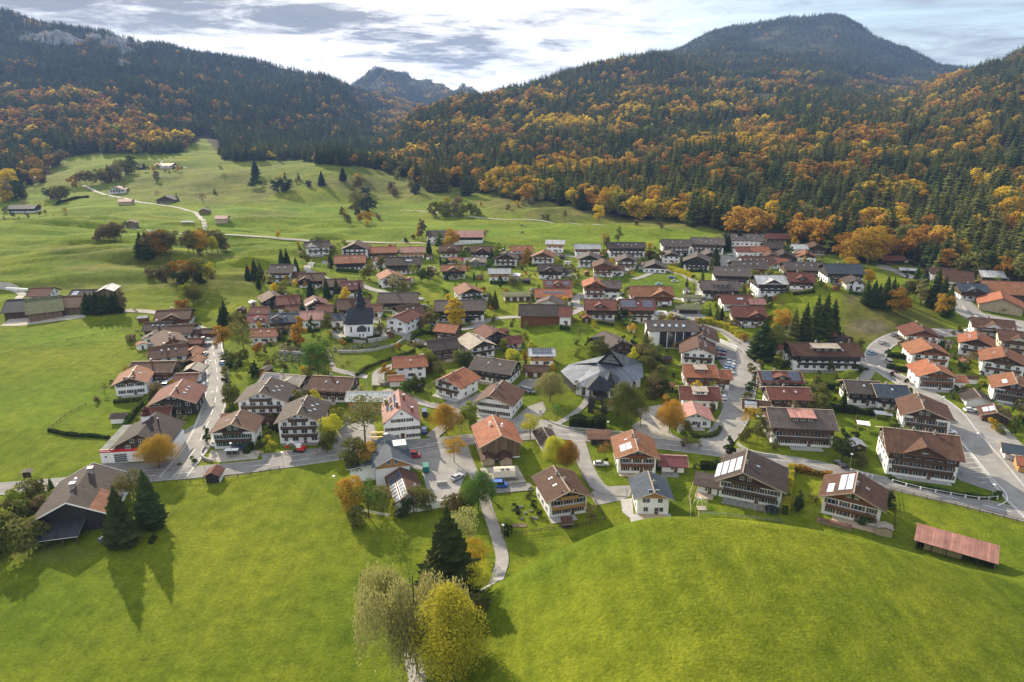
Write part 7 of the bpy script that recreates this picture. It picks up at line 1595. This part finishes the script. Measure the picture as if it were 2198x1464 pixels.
for q in PLOTS:
    c = r8.choice('dghgdmd'); h_ = r8.uniform(1.1, 2.2); o = short_hedge(q, c, r8.uniform(.8, 1.3), h_); x, y = (q[0][0]+q[1][0])/2, (q[0][1]+q[1][1])/2; u, v = proj(x, y, hz(x, y)); items.append(dict(o=o, u=u, v=v, n=('tall ' if h_ > 1.7 else 'low ')+CN[c]+' clipped hedge', cat='hedge'))
autolabel(items, lambda t: t['n'])
for t in items: 
    l = t['lab']
    if l in seen: l = ' '.join(('other '+l).split()[:16])
    seen[l] = 1; tag(t['o'], l, t['cat'], 'garden sheds between the houses' if t['cat'] == 'shed' else 'clipped hedges between the gardens')
# ---------------------------------------------------------------- cars
CARC = {'white': (.75, .75, .75), 'silver': (.42, .43, .44), 'grey': (.13, .135, .14), 'black': (.018, .018, .02), 'blue': (.02, .10, .42), 'dark blue': (.02, .04, .12), 'red': (.45, .02, .03), 'dark red': (.22, .015, .03), 'sky blue': (.25, .38, .55), 'beige': (.45, .4, .3)}
def paintm(c):
    k = 'car_paint_'+c.replace(' ', '_')
    if k in MATS: return MATS[k]
    m = mat(k, CARC[c], .28, .04, 2, spec=.6); m.node_tree.nodes['Principled BSDF'].inputs['Coat Weight'].default_value = .6; return m
tyre = mat('tyre_rubber', (.02, .02, .02), .85, .2, 3)
def car_body(c, kind):
    def f():
        L_, Wd = (4.5, 1.8) if kind == 'car' else (5.1, 1.95); b = MB()
        if kind == 'car': prf = [(-2.25, .35), (2.25, .35), (2.25, .62), (2.1, .78), (1.2, .92), (.55, 1.02), (-2.0, 1.0), (-2.22, .85)]
        else: prf = [(-2.55, .35), (2.55, .35), (2.55, .8), (2.3, 1.0), (1.7, 1.12), (-2.5, 1.12)]
        for sg in (-1, 1): q = [(x, sg*Wd/2, z) for x, z in prf]; b.quad(*(q if sg < 0 else q[::-1]))
        for i in range(len(prf)): a, e = prf[i], prf[(i+1) % len(prf)]; b.quad((e[0], -Wd/2, e[1]), (a[0], -Wd/2, a[1]), (a[0], Wd/2, a[1]), (e[0], Wd/2, e[1]))
        return b.mesh('body', paintm(c))
    return shared(('cb', c, kind), f)
def car_cabin(c, kind):
    def f():
        b = MB(); 
        if kind == 'car': lo = [(-1.95, .98), (.75, 1.0)]; hi = [(-1.55, 1.46), (.0, 1.48)]; w0, w1 = .86, .66
        else: lo = [(-2.5, 1.1), (1.75, 1.1)]; hi = [(-2.45, 1.95), (1.1, 1.95)]; w0, w1 = .95, .86
        A = [(lo[0][0], -w0, lo[0][1]), (lo[1][0], -w0, lo[1][1]), (lo[1][0], w0, lo[1][1]), (lo[0][0], w0, lo[0][1])]; B = [(hi[0][0], -w1, hi[0][1]), (hi[1][0], -w1, hi[1][1]), (hi[1][0], w1, hi[1][1]), (hi[0][0], w1, hi[0][1])]
        for i in range(4): j = (i+1) % 4; b.quad(A[i], A[j], B[j], B[i], mi=0)
        t = .04; b.hexa([(p[0]*1.0, p[1], p[2]) for p in B]+[(p[0]*.97, p[1]*.96, p[2]+t) for p in B], 1)
        return b.mesh('cabin', [glass, paintm(c)])
    return shared(('cc', c, kind), f)
def wheel(): return shared('wheel', lambda: MB().cyl((0, 0), .33, .33, -.11, .11, 12).cyl((0, 0), .19, .17, .11, .125, 8, 1).mesh('wheel', [tyre, metal]))
def car(u, v, c, rot, label, kind='car', near=None):
    p = P(u, v); nm = 'car' if kind == 'car' else 'van'; o = link(nm, None, None, (p[0], p[1], p[2]+.16), R(rot)); link('body', car_body(c, kind), o); link('cabin', car_cabin(c, kind), o)
    if p[1] < 330:
        for sx in (-1.4, 1.4):
            for sy in (-1, 1): w = link('wheel', wheel(), o, (sx, sy*.82, .33)); w.rotation_euler = (R(-90*sy), 0, 0)
        for sy in (-.62, .62):
            link('headlight', shared(('hl', kind), lambda: MB().box(-.03, .03, -.16, .16, -.07, .07).mesh('headlight', trimw)), o, (2.25 if kind == 'car' else 2.56, sy, .68))
            link('tail_light', shared(('tl', kind), lambda: MB().box(-.03, .03, -.12, .12, -.08, .08).mesh('tail_light', mat('tail_red', (.4, .01, .01), .4))), o, (-2.22 if kind == 'car' else -2.56, sy, .78))
    tag(o, label, nm, 'cars and vans parked or driving in the village')
for a in ((1070,1046,'blue',4,'bright blue minibus parked on the lane beside the wooden lodge','van'),(886,982,'red',6,'red van with pale roof parked behind the orange-gabled house','van'),(911,890,'dark blue',100,'dark van beside the inn wall farther up','van'),(911,927,'blue',96,'blue car beside the inn near the road corner','car'),(745,903,'sky blue',10,'pale blue car in the yard left of the half-bare tree','car'),(982,1028,'silver',50,'silver car half under the fresh green tree on the square','car'),
          (512,966,'dark blue',4,'dark blue car parked in front of the green-gabled chalet','car'),(468,955,'white',70,'white car in the carport corner of the green-gabled chalet','car'),(482,783,'sky blue',-6,'pale blue car parked beside the street gardens','car'),(439,763,'white',80,'white car driving down the main street','car'),(446,743,'grey',82,'grey car driving at the top of the main street','car'),(359,829,'white',96,'white van standing between the left street farmhouses','van'),(343,827,'white',20,'white car beside the white van between the farmhouses','car'),(426,828,'white',6,'white van parked along the left street','van'),(386,799,'beige',86,'beige car parked behind the street garages','car'),(422,752,'silver',8,'silver car beside the street garage row','car'),(440,730,'white',10,'white car near the timber hut at the street head','car'),(408,706,'white',-30,'white van on the lane above the left street','van'),(420,707,'silver',70,'silver car on the lane above the left street','car'),
          (1092,748,'white',-20,'white caravan parked by the black chalet','van'),(1100,753,'dark blue',-30,'dark car beside the white caravan','car'),(1124,839,'black',-60,'black car at the gasthaus side, left one','car'),(1132,841,'grey',-60,'grey car at the gasthaus side, middle one','car'),(1140,843,'black',-60,'black car at the gasthaus side, right one','car'),
          (1568,779,'silver',4,'silver car in the parking bays, uppermost','car'),(1567,785,'white',4,'white car in the parking bays, second from top','car'),(1565,791,'sky blue',4,'pale blue car in the parking bays, third from top','car'),(1562,797,'silver',4,'silver car in the parking bays, fourth from top','car'),(1564,803,'white',4,'white car in the parking bays, lowest','car'),
          (1549,756,'dark blue',6,'dark blue car at the apartment wall, uppermost','car'),(1547,763,'dark red',6,'dark red car at the apartment wall, middle','car'),(1545,771,'black',6,'black car at the apartment wall, lowest','car'),(1553,856,'white',80,'white estate car parked by the orange guesthouse wing','car'),
          (1921,722,'grey',20,'grey car driving at the top of the estate road','car'),(1894,738,'silver',35,'silver car driving down the estate road, middle of three','car'),(1872,761,'sky blue',20,'pale blue car driving down the estate road, lowest of three','car'),(1907,780,'beige',80,'beige van parked beside the hedge stack','van'),(1852,794,'black',0,'black car parked at the long apartment chalet end','car'),(2080,712,'white',2,'white car parked above the red-roofed chalet lawn','car'),
          (2083,884,'white',-4,'white estate car in front of the dark carport','car'),(2032,902,'black',-10,'dark car behind the twin chimney guesthouse','car'),(2036,930,'white',-14,'white car in front of the twin chimney guesthouse','car'),(1803,1000,'black',100,'black car on the drive by the pink dormer guesthouse','car'),(1638,897,'white',0,'white car under the striped panel carport','car'),
          (1442,598,'blue',-10,'blue car beside the low white chalet lane','car'),(1449,606,'silver',-4,'silver car below the blue car on the upper lane','car'),(1415,612,'sky blue',0,'pale blue pickup in front of the solar chalet block','car'),(1568,548,'white',0,'white car on the court below the grey hotel wing','car'),(1538,556,'black',20,'black car near the tall single fir','car'),(1337,633,'black',90,'black car beside the stacked balconies wing','car'),(1273,645,'white',0,'white car left below the four-storey timber house','car'),(1286,645,'white',0,'white car right below the four-storey timber house','car'),(1334,655,'white',80,'white car behind the solar field house','car'),(1336,680,'white',0,'white van beside the solar field house','van'),(1467,688,'black',-10,'black car below the green-roofed open garage','car'),(1335,649,'silver',60,'silver car on the lane by the round bush','car'),
          (1048,646,'white',-10,'white car beside the dark orange-brown chalet','car'),(911,660,'black',4,'black car on the church road by the grey-roofed chalet','car'),(927,576,'white',0,'white car parked by the conservatory house','car'),(820,616,'black',10,'dark car beside the orange white chalet','car'),(868,519,'white',0,'white car at the farm entrance','car'),(1290,552,'blue',0,'blue car near the meadow edge block','car'),(1710,555,'red',0,'red car on the upper square','car'),(1990,652,'white',80,'white van at the timber yard hall','van'),(2110,698,'dark blue',0,'dark car in the timber yard, left','car'),(2140,700,'blue',0,'blue car in the timber yard, middle','car'),(2172,700,'white',0,'white car in the timber yard, right','car'),(1613,670,'black',0,'black car by the pink metal wing','car'),(1290,1000,'silver',0,'silver car half hidden by the small rust-red tree','car')):
    car(a[0], a[1], a[2], a[3], a[4], a[5])
# ---------------------------------------------------------------- fences, lamps and the like
def fence(label, pts, h=1.1, rails=2, m=None, gap=2.6, pw=.12, step=2.6, name='fence'):
    m = m or lwood; line = smooth_line(pts, gap); o = link(name, None, None, (line[0].x, line[0].y, 0)); ox, oy = line[0].x, line[0].y
    pm = shared(('post', m.name, h, pw), lambda: MB().box(-pw/2, pw/2, -pw/2, pw/2, -.3, h).mesh('post', m))
    for q in line: link('post', pm, o, (q.x-ox, q.y-oy, hz(q.x, q.y)))
    for k in range(rails):
        b = MB(); z = h*(.92-.42*k)
        for a, c in zip(line, line[1:]): b.bar((a.x-ox, a.y-oy, hz(a.x, a.y)+z), (c.x-ox, c.y-oy, hz(c.x, c.y)+z), .06, .11)
        link('rail', b.mesh('rail', m), o)
    tag(o, label, 'fence')
fence('wooden two-rail fence along the footpath edge', [(1036,1062),(1052,1095),(1066,1130),(1078,1158)], 1.1, 2, lwood)
fence('dark two-rail fence below the brown-roofed family house garden', [(1098,1150),(1160,1142),(1220,1135),(1300,1118)], 1.1, 2, dwood)
fence('brown fence along the lane beside the family house', [(1245,1012),(1262,1045),(1278,1080),(1300,1118)], 1.2, 2, dwood)
fence('brown rail fence behind the wooden lodge', [(1068,1036),(1110,1033),(1142,1026)], 1.1, 2, dwood)
fence('white rail fence around the shrubbery below the square', [(758,1095),(790,1102),(830,1110),(858,1105)], 1.1, 2, trimw)
fence('thin dark rail along the valley road meadow, middle piece', [(480,1030),(540,1018),(600,1007)], 1.0, 2, blackm)
fence('roadside pasture fence on the near left meadow', [(325,1040),(380,1036),(438,1036)], 1.0, 1, dwood)
fence('long dark pasture fence along the valley road on the right', [(1890,1048),(1960,1064),(2050,1086),(2130,1106),(2240,1135)], 1.1, 2, dwood)
fence('white post and bar fence around the large hotel lawn', [(1915,1036),(1975,1052),(2040,1064),(2100,1074),(2140,1072)], 1.1, 1, trimw, pw=.25)
fence('white bar fence beside the hotel garage ramp', [(1826,1012),(1850,1020),(1872,1026)], 1.0, 1, trimw, pw=.25)
fence('metal rail along the hotel parking edge', [(2063,1020),(2090,1028),(2120,1040)], 1.1, 2, metal)
fence('double wooden fence above the gasthaus lane', [(858,842),(890,855),(920,868),(945,872)], 1.1, 2, lwood)
fence('wooden fence along the lane below the terracotta balcony chalet', [(978,868),(1000,858),(1022,846)], 1.1, 2, lwood)
fence('dark garden fence at the far left meadow plot', [(105,925),(140,895),(185,870)], 1.0, 2, dwood)
fence('light boarded rail by the wide solar farmhouse slope', [(1488,1040),(1478,1075),(1482,1095),(1500,1110)], 1.2, 2, lwood)
fence('wire pasture fence at the right field corner', [(1918,1055),(1922,1090),(1920,1135)], 1.2, 2, dwood)
fence('play area netting fence below the wide solar farmhouse', [(1505,1105),(1560,1108),(1620,1116),(1680,1122)], 1.0, 2, metal)
fence('meadow fence line down the bright slope in the upper village', [(1232,590),(1240,605),(1250,615)], 1.1, 2, trimw)
fence('thin rail along the village street wall', [(1562,735),(1585,750),(1602,765)], 1.2, 1, trimw)
def wall(label, pts, h, w, m, name='garden_wall'):
    line = smooth_line(pts, 3); b = MB()
    for a, c in zip(line, line[1:]): b.bar((a.x, a.y, hz(a.x, a.y)+h/2-.3), (c.x, c.y, hz(c.x, c.y)+h/2-.3), w, h+.6)
    tag(link(name, b.mesh(name, m)), label, 'wall')
fence('long pasture fence on the open left meadow', [(-20,770),(90,745),(200,722),(300,706)], 1.1, 1, dwood, gap=5)
fence('pasture fence below the far lane', [(180,470),(260,462),(350,470),(420,486)], 1.1, 1, dwood, gap=6)
fence('pasture fence above the upper village', [(1000,500),(1080,508),(1150,520),(1185,530)], 1.1, 1, dwood, gap=5)
wall('white ramp wall beside the parking bays', [(1545,735),(1560,742),(1582,752)], 1.8, .3, plaster); wall('pale kerb wall around the front orange chalet garden', [(1905,802),(1930,822),(1962,842),(1992,858)], .7, .5, concrete)
wall('curved low wall at the green-gabled chalet corner', [(440,960),(432,975),(438,986),(456,992)], .9, .5, concrete); wall('low concrete wall at the street corner garden', [(1582,955),(1600,968),(1622,976),(1668,982)], 1.0, .4, concrete)
wall('grey boulder wall beside the small white garage', [(815,815),(820,828),(845,822),(862,818)], 1.3, 1.2, stone); wall('low road wall below the bell tower hedge', [(1180,905),(1215,918),(1300,926),(1380,935)], .5, .4, concrete)
wall('long low wall between the square and the road', [(878,968),(905,964),(938,957)], .7, .4, concrete); wall('pale stone edge along the timber yard road', [(2065,660),(2090,678),(2112,692)], .9, .5, concrete); wall('low concrete blocks on the square by the parked trailer', [(938,1042),(960,1040)], 1.2, .8, concrete)
wall('pale retaining wall beside the village street', [(1510,700),(1550,715),(1588,738)], .8, .6, stone)
def lamp(u, v, label, h=5.2):
    p = P(u, v); o = link('street_lamp', None, None, p); link('pole', shared(('pole', h), lambda: MB().cyl((0, 0), .07, .05, -.2, h, 6).mesh('pole', metal)), o)
    link('lamp_head', shared('lh', lambda: MB().cyl((0, 0), .42, .3, 0, .1, 8).cyl((0, 0), .12, .2, -.35, 0, 8).mesh('lamp_head', trimw)), o, (0, 0, h)); tag(o, label, 'street lamp', 'street lamps')
for a in ((1080,1158,'street lamp at the footpath bend beside the round bush',4.2),(1823,1008,'white street lamp at the hotel garage ramp'),(2126,1076,'white street lamp at the end of the hotel lawn'),(2092,962,'street lamp on the estate road by the residents parking'),(2020,880,'street lamp above the twin chimney guesthouse'),(1882,812,'street lamp at the estate road bend'),(1945,808,'turquoise street lamp beside the front orange-roofed chalet'),(1962,740,'street lamp at the estate road top'),(1963,712,'street lamp below the grazed bank'),(910,705,'street lamp on the church road'),(889,756,'street lamp in the lane circle by the church'),(440,1010,'lamp post beside the amber tree by the fire station'),(503,1010,'tall lamp post in front of the bus shelter'),(609,1004,'lamp post on the valley road verge'),(722,1085,'tall thin white pole at the meadow edge'),(1304,936,'street lamp opposite the bell tower'),(1350,905,'small path lamp near the bell tower'),(790,858,'flag pole in front of the long modern building'),(1498,775,'lamp on the lawn behind the church hall'),(460,870,'street lamp on the main street pavement'),(455,800,'street lamp at the middle of the main street'),(1610,905,'street lamp at the village street hedge'),(2040,1000,'street lamp on the hotel parking')):
    lamp(*a[:3], h=(a[3] if len(a) > 3 else (9 if 'tall' in a[2] or 'flag' in a[2] else 5.2)))
def extras():
    # excavator and barriers in the road works
    o, s, p = root_at('excavator', 642, 968, -10, 'red and white excavator working in front of the big white house', 'excavator', 30, 4)
    rd = mat('machine_red', (.5, .03, .02), .5, .1, 1)
    for y in (-1, 1): part('track', MB().box(-1.6, 1.6, y-.25, y+.25, 0, .7), blackm, o)
    part('cab', MB().box(-.4, 1.0, -1, .2, .9, 2.6), trimw, o); part('body', MB().box(-.3, 2.0, -1.1, 1.1, .7, 1.6), rd, o)
    part('boom', MB().bar((-.3, .4, 1.3), (-2.6, .4, 3.2), .3, .35).bar((-2.6, .4, 3.2), (-4.2, .4, 1.6), .25, .3), trimw, o); part('bucket', MB().box(-4.6, -3.8, 0, .8, .7, 1.5), rd, o)
    for u, v in ((557, 976), (620, 973), (688, 966), (690, 971)):
        p = P(u, v); o = link('road_barrier', None, None, p, R(6)); b = MB()
        for i in range(6): b.box(-1.2+i*.4, -.8+i*.4, -.03, .03, .7, .95, i % 2)
        link('board', b.mesh('board', [rd, trimw]), o)
        for x in (-1.1, 1.1): link('foot', MB().box(x-.05, x+.05, -.3, .3, 0, .7).mesh('foot', metal), o)
        tag(o, 'red and white road barrier '+{557: 'left of the excavator works', 620: 'on the road edge below the excavator', 688: 'upper one right of the excavator', 690: 'lower one right of the excavator'}[u], 'barrier', 'road barriers at the works')
    # trailer
    o, s, p = root_at('trailer', 914, 1012, 100, 'green covered trailer on the square beside the solar wing', 'trailer', 16, 2)
    part('box', MB().box(-1.6, 1.6, -.9, .9, .6, 2.3), mat('trailer_green', (.02, .16, .13), .5, .1, 1), o); part('drawbar', MB().bar((1.6, 0, .6), (2.9, 0, .5), .1), blackm, o)
    for y in (-.9, .9): w = link('wheel', wheel(), o, (0, y, .35)); w.rotation_euler = (R(90), 0, 0)
    # farm tank by the firs
    o, s, p = root_at('farm_trailer', 228, 1162, 60, 'old grey tank trailer beside the left dark fir', 'trailer', 18, 2)
    b = MB(); b.tube([(-1.6, 0, 1.1), (1.6, 0, 1.1)], .65, .65, 10); part('tank', b, metal, o)
    for y in (-.8, .8): w = link('wheel', wheel(), o, (0, y, .35)); w.rotation_euler = (R(90), 0, 0)
    # gravel parasols, tables in the inn garden
    for i, (u, v) in enumerate(((800, 878), (818, 880))):
        p = P(u, v); o = link('parasol', MB().cyl((0, 0), .04, .04, 0, 1, 5).cyl((0, 0), .35, .08, .9, 3.0, 8, 1).mesh('parasol', [lwood, mat('parasol_blue', (.35, .5, .65), .8, .1, 1)]), None, p); tag(o, ('left' if i == 0 else 'right')+' closed pale blue parasol on the terrace of the long modern building', 'parasol')
    for i, (u, v) in enumerate(((803, 932), (816, 932), (803, 942), (816, 942))):
        p = P(u, v); o = link('beer_table', None, None, p, R(8)); link('table_top', shared('bt', lambda: MB().box(-1.1, 1.1, -.35, .35, .72, .78).mesh('table_top', mat('yellow_wood', (.6, .42, .12), .6, .15, 2))), o)
        for y in (-.75, .75): link('bench', shared('bb', lambda: MB().box(-1.1, 1.1, -.13, .13, .42, .47).mesh('bench', MATS['yellow_wood'])), o, (0, y, 0))
        for x in (-.9, .9): link('leg', shared('bl', lambda: MB().box(-.04, .04, -.3, .3, 0, .72).mesh('leg', metal)), o, (x, 0, 0))
        tag(o, ['upper left', 'upper right', 'lower left', 'lower right'][i]+' yellow beer garden table beside the inn', 'table', 'beer garden tables')
    # trampoline, swings, playthings below the wide solar farmhouse
    o, s, p = root_at('trampoline', 1656, 1098, 0, 'round netted trampoline below the wide solar farmhouse', 'trampoline', 26, 2)
    b = MB(); n = 16; b.cyl((0, 0), 1.9, 1.9, .75, .8, n); part('mat', b, blackm, o)
    for i in range(8): a = i*.785; part('pole', MB().bar((2*math.cos(a), 2*math.sin(a), 0), (2*math.cos(a), 2*math.sin(a), 2.3), .06), metal, o)
    b = MB()
    for z in (.78, 2.3):
        for i in range(n): a, c = i*2*math.pi/n, (i+1)*2*math.pi/n; b.bar((2*math.cos(a), 2*math.sin(a), z), (2*math.cos(c), 2*math.sin(c), z), .07)
    part('rim', b, mat('trampoline_green', (.03, .12, .08), .6), o)
    o, s, p = root_at('swing_frame', 1628, 1100, 0, 'wooden swing frame on the lawn below the wide solar farmhouse', 'swing', 14, 2)
    for x in (-1.4, 1.4):
        for y in (-.9, .9): part('leg', MB().bar((x, y, 0), (x*.85, 0, 2.4), .1), lwood, o)
    part('beam', MB().bar((-1.3, 0, 2.4), (1.3, 0, 2.4), .12), lwood, o); part('seat', MB().box(-.3, .3, -.12, .12, .5, .54), dwood, o)
    for x in (-.25, .25): part('rope', MB().bar((x, 0, .5), (x, 0, 2.4), .03), lwood, o)
    o, s, p = root_at('climbing_dome', 1503, 1082, 0, 'pale tubular play dome left of the wide solar farmhouse', 'play dome', 22, 2)
    for k in range(4): a = k*.785; part('hoop', MB().tube([(1.9*math.cos(t)*math.cos(a), 1.9*math.cos(t)*math.sin(a), 1.9*math.sin(t)) for t in [i*math.pi/10 for i in range(11)]], .05, .05, 5), trimw, o)
    o, s, p = root_at('sandpit', 1506, 1092, 0, 'pale wooden sandpit by the play dome', 'sandpit', 18, 2); part('frame', MB().box(-1.2, 1.2, -1, 1, 0, .25), lwood, o); part('sand', MB().box(-1.05, 1.05, -.85, .85, .2, .27), grav, o)
    o, s, p = root_at('garden_pavilion', 1852, 925, -20, 'open garden pavilion with pale roof on the long lawn', 'pavilion', 24, 3)
    for x in (-1.6, 1.6):
        for y in (0, 2.6): part('post', MB().box(x-.08, x+.08, y-.08, y+.08, -.2, 2.3), lwood, o)
    part('roof', MB().box(-2, 2, -.4, 3, 2.3, 2.42), trimw, o)
    o, s, p = root_at('glass_canopy', 1895, 905, -18, 'pale glass canopy beside the twin chimney guesthouse', 'canopy', 34, 3)
    for x in (-2.4, 2.4): part('post', MB().box(x-.08, x+.08, -.08, .08, -.2, 2.6), metal, o)
    part('roof', MB().box(-2.8, 2.8, -.4, 3, 2.6, 2.72), metal, o)
    # benches and notice boards
    for (u, v, rt, lab) in ((1316, 951, 0, 'bench beside the road at the flat carport'), (1180, 917, -30, 'white bench at the gasthaus path'), (1552, 985, 10, 'bench behind the thuja at the junction')):
        p = P(u, v); o = link('park_bench', None, None, p, R(rt)); link('seat', shared('pbs', lambda: MB().box(-.9, .9, -.25, .25, .42, .48).mesh('seat', lwood)), o); link('backrest', shared('pbb', lambda: MB().box(-.9, .9, .2, .26, .5, .95).mesh('backrest', lwood)), o)
        for x in (-.7, .7): link('leg', shared('pbl', lambda: MB().box(-.04, .04, -.22, .22, 0, .42).mesh('leg', metal)), o, (x, 0, 0))
        tag(o, lab, 'bench', 'park benches')
    for (u, v, lab) in ((1160, 893, 'white notice pillar on the church hall lawn edge'), (1457, 930, 'white notice pillar at the gravel court corner')):
        p = P(u, v); o = link('notice_pillar', MB().box(-.5, .5, -.12, .12, .5, 2.6).box(-.42, .42, -.14, -.11, .8, 2.4, 1).box(-.1, .1, -.1, .1, -.2, .5).mesh('notice_pillar', [trimw, mat('poster', (.5, .45, .5), .7, .4, 3)]), None, p); tag(o, lab, 'sign')
    # stone slabs in the rockery garden and the vegetable bed
    p = P(1115, 1128); o = link('garden_bed', MB().box(-1.9, 1.9, -.8, .8, -.1, .12).mesh('garden_bed', mat('bed_soil', (.16, .12, .08), .95, .5, 2, bump=1)), None, p); tag(o, 'brown vegetable bed on the lawn of the family house', 'garden bed')
    for i, (u, v) in enumerate(((1114, 1090), (1120, 1089), (1128, 1102), (1140, 1098), (1146, 1112), (1152, 1114), (1121, 1114))):
        p = P(u, v); b = MB(); r = random.Random(i); b.hexa([(-.6*r.uniform(.6, 1), -.5, -.1), (.6, -.4, -.1), (.5, .5, -.1), (-.5, .4, -.1), (-.3, -.2, .5*r.uniform(.5, 1)), (.3, -.3, .45), (.25, .3, .4), (-.35, .2, .5)]); o = link('rock', b.mesh('rock', stone), None, p, r.random()*3); tag(o, 'grey rockery stone on the lawn of the brown-roofed family house', 'rock', 'rockery stones on the family house lawn')
    # two walkers on the left road
    def person(u, v, label, coat, hgt=1.75, step=.16, rt=0):
        V = [(0, 0, .92), (0, 0, 1.15), (0, 0, 1.42), (0, 0, 1.52), (0, -.01, 1.66), (-.1, step, .48), (-.1, step*1.5, .06), (-.1, step*1.5-.16, .03), (.1, -step, .48), (.1, -step*1.3, .06), (.1, -step*1.3-.16, .03), (-.2, 0, 1.4), (-.25, -.08, 1.12), (-.26, -.2, .9), (.2, 0, 1.4), (.25, .08, 1.12), (.26, .02, .88), (-.09, 0, .9), (.09, 0, .9)]
        E = [(0, 1), (1, 2), (2, 3), (3, 4), (0, 17), (17, 5), (5, 6), (6, 7), (0, 18), (18, 8), (8, 9), (9, 10), (2, 11), (11, 12), (12, 13), (2, 14), (14, 15), (15, 16)]
        Rr = [.15, .14, .15, .06, .11, .075, .045, .045, .075, .045, .045, .065, .045, .035, .065, .045, .035, .1, .1]
        me = bpy.data.meshes.new('body'); me.from_pydata(V, E, []); ob = link('body', me); sk = ob.modifiers.new('skin', 'SKIN')
        for i, q in enumerate(Rr): me.skin_vertices[0].data[i].radius = (q, q)
        me.skin_vertices[0].data[0].use_root = True; ob.modifiers.new('sub', 'SUBSURF').levels = 1; me.materials.append(coat)
        p = P(u, v); o = link('person', None, None, p, R(rt)); ob.parent = o; link('hair', MB().cyl((0, .01), .105, .06, 1.68, 1.79, 8).mesh('hair', bwood), o); tag(o, label, 'person', 'walkers on the left road'); o.scale = (1.15,)*3
    if hasattr(bpy.types.Mesh, 'skin_vertices'):
        try:
            dk = mat('dark_clothes', (.02, .02, .03), .9, .2, 2); jk = mat('grey_clothes', (.10, .11, .14), .9, .2, 2); person(123, 1034, 'person in dark clothes walking on the left road, left of two', dk, rt=10); person(128, 1034, 'person in grey clothes walking on the left road, right of two', jk, rt=-10)
        except Exception as e: print('person', e)
    # cows
    for i, (u, v, rt) in enumerate(((1120, 487, 0), (1121, 502, 10))):
        p = P(u, v); b = MB(); b.hexa([(-.8, -.28, .75), (.8, -.3, .7), (.8, .3, .7), (-.8, .28, .75), (-.85, -.2, 1.4), (.8, -.2, 1.35), (.8, .2, 1.35), (-.85, .2, 1.4)]); b.hexa([(.8, -.12, 1.0), (1.35, -.12, .95), (1.35, .12, .95), (.8, .12, 1.0), (.75, -.12, 1.35), (1.3, -.1, 1.3), (1.3, .1, 1.3), (.75, .12, 1.35)])
        for x in (-.7, .65):
            for y in (-.2, .2): b.tube([(x, y, .8), (x+.03, y, .4), (x, y, 0)], .1, .06, 5)
        o = link('cow', b.mesh('cow', bwood), None, p, R(rt)); o.scale = (1.5,)*3; tag(o, ('farther' if i == 0 else 'nearer')+' dark cow grazing on the meadow behind the upper village', 'cow', 'cows on the far meadow')
extras()
